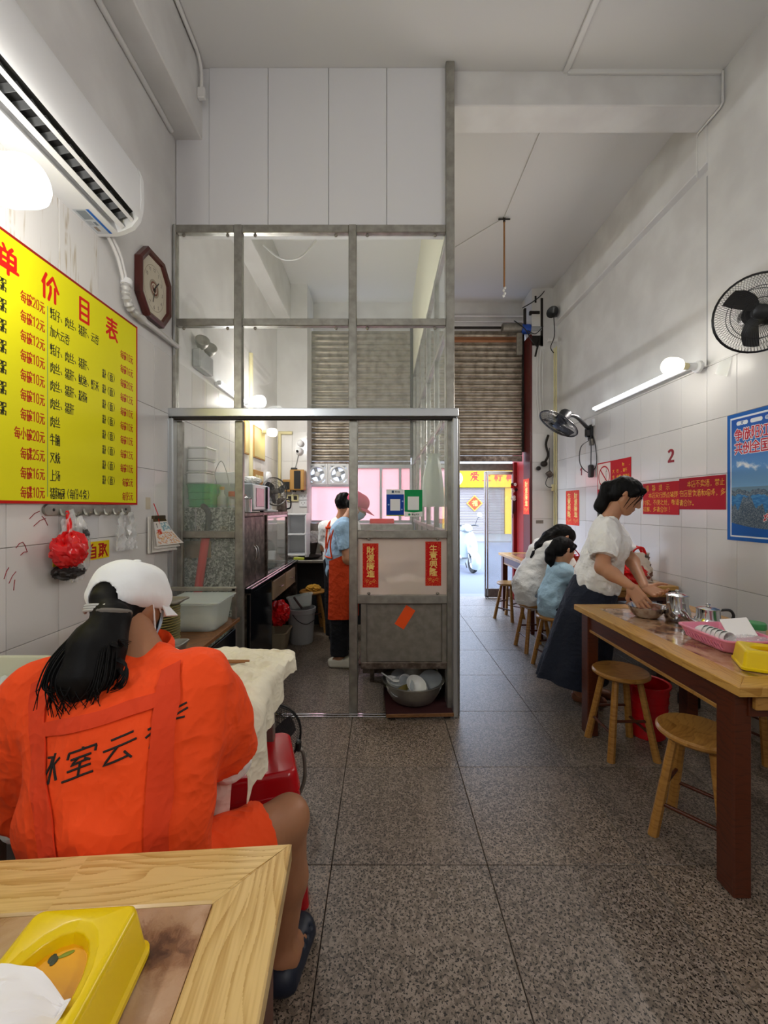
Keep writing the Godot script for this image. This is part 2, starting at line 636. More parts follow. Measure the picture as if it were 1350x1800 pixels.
# ---------------------------------------------------------------- the room
const ROWS := [0.0, 0.075, 0.458, 0.841, 1.224, 1.606, 1.988, 2.373]

func shared_box(s: Vector3, bev: float) -> Mesh:
	var key := "b%.4f_%.4f_%.4f" % [s.x, s.y, s.z]
	if not meshes.has(key): meshes[key] = geo_box(Vector3.ZERO, s, bev).mesh()
	return meshes[key]

func wall_tiles(wall: Node3D, x: float, face: float, zs: Array, rows: Array, skip = null):
	# tiles on a wall across x; face says which way they look
	var rng := RandomNumberGenerator.new()
	rng.seed = int(absf(x) * 1000)
	for i in zs.size() - 1:
		for j in rows.size() - 1:
			var c := Vector3(x - face * 0.006, (rows[j] + rows[j + 1]) / 2, (zs[i] + zs[i + 1]) / 2)
			if skip != null and skip.call(c): continue
			var s := Vector3(0.012, rows[j + 1] - rows[j] - 0.0022, absf(zs[i + 1] - zs[i]) - 0.0022)
			var r := rng.randf()
			var m := "tile_%d" % (0 if r < 0.45 else (1 if r < 0.75 else (2 if r < 0.95 else 3)))
			if x < 0 and c.y > 2.3 and c.z > -2.1: m = "stained_tile_%d" % (i % 2)
			if m.begins_with("stained"):
				var q := Geo.new()
				box(q, Vector3.ZERO, s, 0.0012)
				for k in q.P.size(): q.U[k] = Vector2(q.P[k].z / s.z + 0.5, 0.5 - q.P[k].y / s.y)
				part("tile", q, m, wall, T(c - wall.position))
			else:
				part("tile", shared_box(s, 0.0012), m, wall, T(c - wall.position))

func build_room():
	# floor: a slab and its granite tiles
	var g := between(Vector3(XL - 0.2, -0.16, 2.8), Vector3(XR + 0.3, -0.011, -6.36))
	var fl := struct("floor", g, "floor_grout", "speckled granite tile floor with thin dark joints")
	var rng := RandomNumberGenerator.new()
	rng.seed = 4
	var xs := [-1.395, -0.795, -0.195, 0.405, 1.005, 1.605, 2.205, 2.4]
	var zs := []
	for k in 15: zs.append(2.008 - 0.6 * k)
	for i in xs.size() - 1:
		for j in zs.size() - 1:
			var s := Vector3(xs[i + 1] - xs[i] - 0.003, 0.012, 0.597)
			var dip := rng.randf_range(-0.0006, 0.0)
			part("floor_tile", shared_box(s, 0.0015), "granite_%d" % rng.randi_range(0, 2), fl, T(Vector3((xs[i] + xs[i + 1]) / 2, -0.006 + dip, (zs[j] + zs[j + 1]) / 2)))
	struct("ceiling", between(Vector3(XL - 0.2, CEIL, 2.8), Vector3(XR + 0.3, CEIL + 0.15, -6.4)), "ceiling", "flat off-white painted ceiling")
	struct("wall_back", between(Vector3(XL - 0.2, -0.1, 2.6), Vector3(XR + 0.3, CEIL, 2.8)), "plaster", "plain wall behind the dining area")
	# left wall
	g = between(Vector3(XL - 0.2, -0.1, 2.6), Vector3(XL - 0.012, CEIL, -6.4))
	var wl := struct("wall_left", g, "plaster", "left wall, white plaster above white ceramic tiles")
	zs = []
	for k in 19: zs.append(-1.04 - 0.25 * k)
	var rows := ROWS.duplicate()
	rows.append(2.756)
	wall_tiles(wl, XL, 1.0, zs, rows, func(c): return (c.z > -2.2 and c.y > 1.6 and c.y < 2.3) or c.y < 0.4 or (c.y > 2.4 and c.z < -2.1))
	box(g, Vector3.ZERO, Vector3.ONE)
	part("plaster_coat", between(Vector3(XL - 0.012, 2.373, -2.04), Vector3(XL - 0.002, CEIL, -5.6)), "plaster", wl)
	part("plaster_coat", between(Vector3(XL - 0.012, 2.756, 2.6), Vector3(XL - 0.002, CEIL, -2.04)), "plaster", wl)
	# right wall: tiles below, plaster above, a recess behind the column
	var wr := struct("wall_right", between(Vector3(XR + 0.07, -0.1, 2.6), Vector3(XR + 0.27, CEIL, -6.4)), "plaster", "right wall, white plaster above white ceramic tiles")
	part("grout_bed", between(Vector3(XR + 0.012, 0.0, 2.6), Vector3(XR + 0.07, 2.373, -5.62)), "grout", wr)
	part("column_coat", between(Vector3(XR + 0.012, 2.373, 2.6), Vector3(XR + 0.07, CEIL, -2.95)), "plaster", wr)
	part("tile_edge", between(Vector3(XR - 0.004, 2.373, 2.6), Vector3(XR + 0.07, 2.385, -5.6)), "tile_1", wr)
	zs = []
	for k in 17: zs.append(-1.444 - 0.25 * k)
	zs.append(-5.6)
	wall_tiles(wr, XR, -1.0, zs, ROWS, func(c): return c.y < 0.4)
	# the beams
	struct("beam_left", geo_box(Vector3(XL + 0.085, 4.11, -1.7), Vector3(0.19, 0.49, 8.6), 0.006), "plaster", "boxed beam along the top of the left wall")
	struct("beam_cross", geo_box(Vector3(1.40, 4.235, -2.925), Vector3(1.84, 0.24, 0.21), 0.006), "plaster", "white beam across the corridor under the ceiling")
	struct("beam_right", geo_box(Vector3(XR + 0.055, 4.10, -4.6), Vector3(0.10, 0.52, 3.3), 0.006), "plaster", "long low beam above the right wall")
	# pilaster in the far right corner
	var pw := struct("wall_pilaster", between(Vector3(2.03, -0.05, -5.612), Vector3(XR + 0.1, CEIL, -6.36)), "plaster", "tiled pilaster beside the shop entrance")
	for j in ROWS.size() - 1:
		part("tile", geo_box(Vector3(2.17, (ROWS[j] + ROWS[j + 1]) / 2, -5.606), Vector3(0.276, ROWS[j + 1] - ROWS[j] - 0.0022, 0.012), 0.0012), "tile_%d" % (j % 2), pw)
	# the gable above the shutters, and the left end of the kitchen
	struct("wall_front", between(Vector3(XL - 0.1, 3.9, -6.0), Vector3(2.1, CEIL, -6.3)), "plaster", "plastered lintel above the roller shutters")
	var kw := struct("wall_kitchen", between(Vector3(XL - 0.1, -0.05, -5.512), Vector3(-1.0, CEIL, -6.3)), "plaster", "white tiled end wall of the kitchen")
	rows = [0.841, 1.224, 1.606, 1.988, 2.373]
	for j in rows.size() - 1:
		for k in 2:
			part("tile", geo_box(Vector3(-1.3 + 0.2 * k, (rows[j] + rows[j + 1]) / 2, -5.506), Vector3(0.198, rows[j + 1] - rows[j] - 0.0022, 0.012), 0.0012), "tile_%d" % ((j + k) % 3), kw)
	# cable ducts and conduits
	var d := Geo.new()
	box(d, Vector3(1.25, CEIL - 0.008, -0.7), Vector3(0.035, 0.016, 4.26), 0.002)
	box(d, Vector3(1.785, CEIL - 0.012, -2.812), Vector3(1.05, 0.035, 0.016), 0.002)
	struct("trim_1", d, "white_duct", "white cable duct turning along the cross beam")
	d = Geo.new()
	tube(d, [Vector3(2.305, 4.33, -2.80), Vector3(2.305, 4.12, -2.80), Vector3(2.305, 4.105, -2.82), Vector3(2.305, 4.105, -3.02), Vector3(2.315, 4.09, -3.04), Vector3(2.315, 3.80, -3.04)], 0.007, 8)
	struct("trim_2", d, "white_duct", "white cable running round the right end of the cross beam")
	d = Geo.new()
	rod(d, Vector3(XL + 0.012, 3.852, 2.4), Vector3(XL + 0.012, 3.852, -2.72), 0.016, 10)
	struct("trim_3", d, "white_duct", "round white conduit under the left beam")
	d = Geo.new()
	rod(d, Vector3(XL + 0.20, 4.335, 2.4), Vector3(XL + 0.20, 4.335, -2.66), 0.013, 10)
	tube(d, curve([Vector3(XL + 0.20, 4.335, -2.66), Vector3(XL + 0.20, 4.32, -2.71), Vector3(XL + 0.205, 4.25, -2.73), Vector3(XL + 0.205, 4.14, -2.735)], 4), 0.011, 8)
	box(d, Vector3(XL + 0.205, 4.11, -2.735), Vector3(0.05, 0.07, 0.03), 0.004)
	struct("trim_4", d, "white_duct", "white conduit and small junction box beside the left beam")
	d = Geo.new()
	rod(d, Vector3(1.25, CEIL - 0.006, -3.03), Vector3(1.25, CEIL - 0.006, -4.24), 0.006, 6)
	rod(d, Vector3(1.25, CEIL - 0.006, -4.24), Vector3(0.5, CEIL - 0.006, -5.1), 0.004, 6)
	struct("trim_5", d, "white_duct", "thin cable along the far ceiling")
	d = Geo.new()
	rod(d, Vector3(0.5, 4.13, -5.95), Vector3(2.1, 4.13, -5.95), 0.014, 8)
	rod(d, Vector3(0.5, 4.06, -5.97), Vector3(2.1, 4.06, -5.97), 0.009, 8)
	struct("trim_6", d, "white_duct", "pipes across the lintel above the entrance shutter")
	d = Geo.new()
	box(d, Vector3(XR + 0.045, 3.07, -2.965), Vector3(0.05, 1.37, 0.022), 0.003)
	struct("trim_7", d, "grey_plastic", "upright grey strip at the edge of the wall recess")
	d = Geo.new()
	for z in [[-5.46, 0.010], [-5.52, 0.013]]: rod(d, Vector3(XR - 0.012, 0.6, z[0]), Vector3(XR - 0.012, 3.5, z[0]), z[1], 8)
	struct("trim_8", d, "cream_plastic", "two upright pipes in the far right corner")
	# hanging rod below the cable
	var h := thing("hanging_rod", "thin rusty rod hanging from the corridor ceiling", "rod", Vector3(1.25, 3.53, -4.24))
	var r := Geo.new()
	rod(r, Vector3(0, 0.10, 0), Vector3(0, 0.78, 0), 0.009, 8)
	part("shaft", r, "rope", h)
	r = Geo.new()
	for k in 4: ball(r, Vector3(0.006 * (k % 2 * 2 - 1), 0.012 + 0.028 * k, 0), Vector3(0.013, 0.016, 0.013), 8)
	part("knotted_end", r, "white_duct", h)
	r = Geo.new()
	rod(r, Vector3(-0.06, 0.80, 0), Vector3(0.06, 0.80, 0), 0.008, 8)
	rod(r, Vector3(0, 0.77, 0), Vector3(0, 0.815, 0), 0.012, 8)
	part("ceiling_hook", r, "dark_iron", h)

# ---------------------------------------------------------------- lamps
func area(at: Vector3, towards: Vector3, w: float, h: float, e: float, c := Color(0.95, 0.98, 1.0)):
	var l := AreaLight3D.new()
	l.name = "area_light"
	l.area_size = Vector2(w, h)
	l.light_energy = e
	l.light_color = c
	l.shadow_enabled = true
	l.area_range = 14.0
	l.area_attenuation = 2.0
	l.transform = Transform3D(Basis.looking_at(towards, Vector3.UP), at)
	add_child(l, true)

func omni(at: Vector3, r: float, e: float, c := Color(1.0, 0.98, 0.94)):
	var l := OmniLight3D.new()
	l.name = "bulb_light"
	l.position = at
	l.light_size = r
	l.light_energy = e
	l.light_color = c
	l.omni_range = 14.0
	l.omni_attenuation = 2.0
	l.shadow_enabled = true
	add_child(l, true)

func tube_lamp(x: float, y: float, z0: float, z1: float, face: float, label: String, e: float, c := Color(0.96, 0.98, 1.0)):
	# a fluorescent batten along a side wall
	var zc := (z0 + z1) / 2
	var t := thing("tube_lamp", label, "tube lamp", Vector3(x, y, zc))
	var n := absf(z1 - z0)
	part("batten", geo_box(Vector3(face * 0.014, -0.012, 0), Vector3(0.028, 0.035, n), 0.004), "white_plastic", t)
	for s in [-1, 1]: part("end_cap", geo_box(Vector3(face * 0.035, 0, s * (n / 2 - 0.012)), Vector3(0.036, 0.034, 0.024), 0.006), "white_plastic", t)
	var g := Geo.new()
	rod(g, Vector3(face * 0.042, 0.004, -n / 2 + 0.02), Vector3(face * 0.042, 0.004, n / 2 - 0.02), 0.0135, 12)
	part("glowing_tube", g, "lamp_glow", t)
	area(Vector3(x + face * 0.06, y + 0.004, zc), Vector3(face, -0.15, 0), n - 0.04, 0.027, e, c)

func bulb(at: Vector3, dir: Vector3, r: float, length: float, label: String, e: float, glow := "lamp_glow", stub := 0.09):
	# a fat LED bulb standing off a wall holder; at = middle of the bulb, dir = from the holder outward
	var t := thing("bulb_lamp", label, "light bulb", at)
	var b := Transform3D(Basis(Quaternion(Vector3.UP, dir.normalized())), Vector3.ZERO)
	var h := length / 2
	var g := Geo.new()
	lathe(g, [[0.0, -h], [r * 0.62, -h], [r * 0.86, -h * 0.75], [r, -h * 0.3], [r, h * 0.45], [r * 0.93, h * 0.72], [r * 0.72, h * 0.92], [r * 0.35, h], [0.0, h * 1.02]], 24, b, 50)
	part("glowing_bulb", g, glow, t)
	g = Geo.new()
	lathe(g, [[0.0, -h - 0.05], [r * 0.38, -h - 0.05], [r * 0.42, -h - 0.02], [r * 0.60, -h - 0.001], [0.0, -h - 0.001]], 20, b)
	part("bulb_base", g, "cream_plastic", t)
	g = Geo.new()
	lathe(g, [[0.0, -h - 0.05 - stub], [r * 0.75, -h - 0.05 - stub], [r * 0.7, -h - 0.03 - stub], [r * 0.45, -h - 0.02 - stub], [r * 0.42, -h - 0.051], [0.0, -h - 0.051]], 20, b)
	part("holder", g, "white_plastic", t)
	omni(at, r * 0.9, e)

func build_lamps():
	bulb(Vector3(-1.115, 2.36, -1.25), Vector3(1, 0, 0), 0.07, 0.17, "large white LED bulb glowing on the left wall above the menu board", 0.30)
	bulb(Vector3(2.07, 2.385, -2.95), Vector3(-1, 0.0, 0.1), 0.058, 0.13, "glowing bulb on a white holder near the tube lamp on the right wall", 0.10, "soft_glow")
	tube_lamp(XR, 2.432, -3.10, -4.46, -1.0, "long glowing tube lamp along the top of the right tiles", 2.3, Color(1.0, 0.965, 0.94))
	tube_lamp(XL, 2.42, -3.45, -4.25, 1.0, "glowing tube lamp on the kitchen's left wall", 2.0)
	bulb(Vector3(-1.23, 2.43, -4.12), Vector3(1, 0, 0.2), 0.06, 0.13, "glowing bulb in the kitchen beside the tube lamp", 0.5)
	bulb(Vector3(-1.27, 2.24, -4.77), Vector3(1, -0.1, 0.1), 0.05, 0.11, "white bulb on the kitchen wall near the back corner", 0.12, "soft_glow", 0.04)
	# the lamps of the dining room's rear half, behind the lens
	tube_lamp(XL, 2.60, 1.5, 0.2, 1.0, "tube lamp on the left wall of the rear dining area", 2.7)
	tube_lamp(XR, 2.60, 1.5, 0.2, -1.0, "tube lamp on the right wall of the rear dining area", 2.7, Color(1.0, 0.97, 0.945))

# ---------------------------------------------------------------- glazed partition
func pane(parent: Node, a: Vector3, b: Vector3, m := "glass"):
	# a sheet of glass between two opposite corners, thin along x or z
	return part("pane", between(a, b), m, parent)

func build_partition():
	var zf := ZP
	# white boards above the frame
	var up := struct("wall_partition", between(Vector3(XL, 3.265, zf - 0.04), Vector3(0.43, CEIL, zf - 0.14)), "plaster", "white boarded wall above the glazed kitchen front")
	var px := [XL, -1.172, -0.773, -0.363, 0.030, 0.428]
	for k in 5:
		part("panel", geo_box(Vector3((px[k] + px[k + 1]) / 2, (3.265 + CEIL) / 2, zf - 0.030 - (0.006 if k == 0 else 0.0)), Vector3(px[k + 1] - px[k] - 0.003, CEIL - 3.267, 0.02), 0.002), "panel_board", up)
	# upper frame of steel box section with six panes
	var f := thing("partition_window", "six-pane steel framed window in the upper half of the kitchen front", "window", Vector3(-0.48, 2.02, zf))
	var w := world(f)
	var part_at := func(called, g, m): part(called, g, m, f, w)
	for x in [[XL + 0.002, -1.375], [-0.989, -0.936], [-0.225, -0.172], [0.424, 0.481]]:
		var top := 3.262 if x[0] < 0.4 else CEIL
		part_at.call("post", geo_box(Vector3((x[0] + x[1]) / 2, (top + 2.0) / 2, zf), Vector3(x[1] - x[0], top - 2.0, 0.05), 0.004), "steel")
	var cols := [[-1.375, -0.989], [-0.936, -0.225], [-0.172, 0.424]]
	for c in cols:
		for y in [[3.208, 3.262], [2.586, 2.636]]:
			part_at.call("rail", geo_box(Vector3((c[0] + c[1]) / 2, (y[0] + y[1]) / 2, zf), Vector3(c[1] - c[0], y[1] - y[0], 0.044), 0.004), "steel")
		for y in [[2.03, 2.586], [2.636, 3.208]]:
			part_at.call("pane", between(Vector3(c[0], y[0], zf - 0.004), Vector3(c[1], y[1], zf + 0.001)), "glass")
			var g := Geo.new()
			for s in [0.12, 0.88]: ball(g, Vector3(lerpf(c[0], c[1], s), y[1] - 0.012, zf + 0.008), Vector3(0.012, 0.012, 0.008), 8)
			part_at.call("pane_clip", g, "dull_steel")
	# sliding track across the front and its jambs
	var tr := thing("sliding_track", "aluminium sliding door track across the kitchen front", "door track", Vector3(-0.48, 1.96, zf + 0.05))
	w = world(tr)
	part("header", geo_box(Vector3(-0.465, 1.998, zf + 0.045), Vector3(1.93, 0.055, 0.06), 0.004), "alu", tr, w)
	part("channel", geo_box(Vector3(-0.465, 1.962, zf + 0.045), Vector3(1.90, 0.02, 0.035), 0.003), "dark_iron", tr, w)
	for s in [[XL + 0.012, 0.04], [0.478, 0.035]]:
		var g := Geo.new()
		box(g, Vector3(s[0], 0.98, zf + 0.045), Vector3(s[1], 1.96, 0.06), 0.004)
		for q in [-0.3, 0.3]: box(g, Vector3(s[0] + q * s[1], 0.98, zf + 0.077), Vector3(0.004, 1.96, 0.006))
		part("jamb", g, "alu", tr, w)
	# left sliding leaf
	var lf := thing("sliding_glass_door", "narrow glazed sliding panel on the left of the kitchen doorway", "sliding door", Vector3(-1.15, 0, zf))
	w = world(lf)
	for x in [[-1.375, -1.335], [-0.985, -0.930]]: part("stile", geo_box(Vector3((x[0] + x[1]) / 2, 0.98, zf), Vector3(x[1] - x[0], 1.95, 0.035), 0.004), "steel", lf, w)
	for y in [[1.169, 1.218], [0.02, 0.12]]: part("rail", geo_box(Vector3(-1.16, (y[0] + y[1]) / 2, zf), Vector3(0.35, y[1] - y[0], 0.032), 0.004), "steel", lf, w)
	part("pane", between(Vector3(-1.335, 1.218, zf - 0.003), Vector3(-0.985, 1.955, zf + 0.002)), "glass", lf, w)
	part("pane", between(Vector3(-1.335, 0.12, zf - 0.003), Vector3(-0.985, 1.169, zf + 0.002)), "glass", lf, w)
	# right serving unit: frame, clear pane, frosted pane, steel panel
	var u := thing("serving_unit", "steel framed serving unit with frosted pane and grey panel beside the corridor", "partition unit", Vector3(0.13, 0, zf))
	w = world(u)
	for x in [[-0.222, -0.165], [0.432, 0.476]]: part("post", geo_box(Vector3((x[0] + x[1]) / 2, 0.98, zf), Vector3(x[1] - x[0], 1.96, 0.05), 0.004), "steel", u, w)
	part("post", geo_box(Vector3(0.495, 0.98, zf + 0.02), Vector3(0.035, 1.96, 0.05), 0.004), "dull_steel", u, w)
	for y in [[1.169, 1.222], [0.733, 0.79]]: part("rail", geo_box(Vector3(0.133, (y[0] + y[1]) / 2, zf), Vector3(0.6, y[1] - y[0], 0.046), 0.004), "steel", u, w)
	for y in [1.205, 0.80]:
		var g := Geo.new()
		for s in [-0.09, 0.37]: ball(g, Vector3(s, y - 0.042 if y > 1 else y, zf + 0.012), Vector3(0.012, 0.010, 0.010), 8)
		part("pane_clip", g, "dull_steel", u, w)
	part("pane", between(Vector3(-0.165, 1.222, zf - 0.003), Vector3(0.432, 1.96, zf + 0.002)), "glass", u, w)
	part("frosted_pane", between(Vector3(-0.165, 0.79, zf - 0.003), Vector3(0.432, 1.169, zf + 0.002)), "frosted_glass", u, w)
	part("panel", geo_box(Vector3(0.15, 0.53, zf - 0.02), Vector3(0.52, 0.40, 0.012), 0.003), "dull_steel", u, w)
	for x in [-0.125, 0.42]: part("panel_frame", geo_box(Vector3(x, 0.53, zf - 0.012), Vector3(0.04, 0.41, 0.03), 0.003), "dull_steel", u, w)
	part("lower_rail", geo_box(Vector3(0.15, 0.315, zf - 0.01), Vector3(0.59, 0.045, 0.04), 0.004), "dark_steel", u, w)
	for x in [-0.08, 0.40]: part("leg", geo_box(Vector3(x, 0.15, zf - 0.5), Vector3(0.035, 0.30, 0.035), 0.003), "dark_steel", u, w)
	part("bench_top", between(Vector3(-0.16, 0.735, zf - 0.04), Vector3(0.44, 0.765, zf - 0.62)), "steel", u, w)
	part("undershelf", between(Vector3(-0.16, 0.30, zf - 0.03), Vector3(0.44, 0.315, zf - 0.60)), "dark_steel", u, w)
	part("rear_panel", between(Vector3(-0.16, 0.02, zf - 0.60), Vector3(0.44, 0.73, zf - 0.615)), "dark_steel", u, w)
	# floor track and threshold
	var g := Geo.new()
	for z in [0.0, 0.03]: box(g, Vector3(-0.45, 0.004, zf + 0.035 + z), Vector3(1.87, 0.008, 0.012), 0.002)
	solo("floor_track", g, "bright_steel", "bright steel sliding door track set in the floor at the kitchen doorway", "floor track")
	# return of the partition along the corridor
	var s := thing("side_partition", "steel framed glass partition between kitchen and corridor", "partition", Vector3(0.46, 0, -4.3))
	w = world(s)
	for k in 6:
		part("post", geo_box(Vector3(0.455, 1.64, -2.86 - 0.6 * k), Vector3(0.045, 3.26, 0.045), 0.004), "steel", s, w)
	for y in [0.03, 1.19, 2.0, 2.61, 3.24]: part("rail", geo_box(Vector3(0.455, y, -4.35), Vector3(0.04, 0.045, 3.0), 0.004), "steel", s, w)
	for k in 5:
		for y in [[0.05, 1.17, "dull_steel"], [1.21, 1.98, "glass"], [2.02, 2.59, "glass"], [2.63, 3.22, "glass"]]:
			part("pane" if y[2] == "glass" else "panel", between(Vector3(0.452, y[0], -2.885 - 0.6 * k), Vector3(0.458, y[1], -3.435 - 0.6 * k)), y[2], s, w)
	struct("wall_side", between(Vector3(0.435, 3.265, -2.83), Vector3(0.475, CEIL, -6.0)), hexm("cream_wall", "e2dfc2"), "cream boarded strip above the side partition")
	# payment stickers and couplets on the glass, basin and board below
	stickers()
	basin_of_bowls()

func hexm(called: String, c: String, rough := 0.6, metal := 0.0) -> StandardMaterial3D:
	return M[called] if M.has(called) else mat(called, hexc(c), rough, metal)

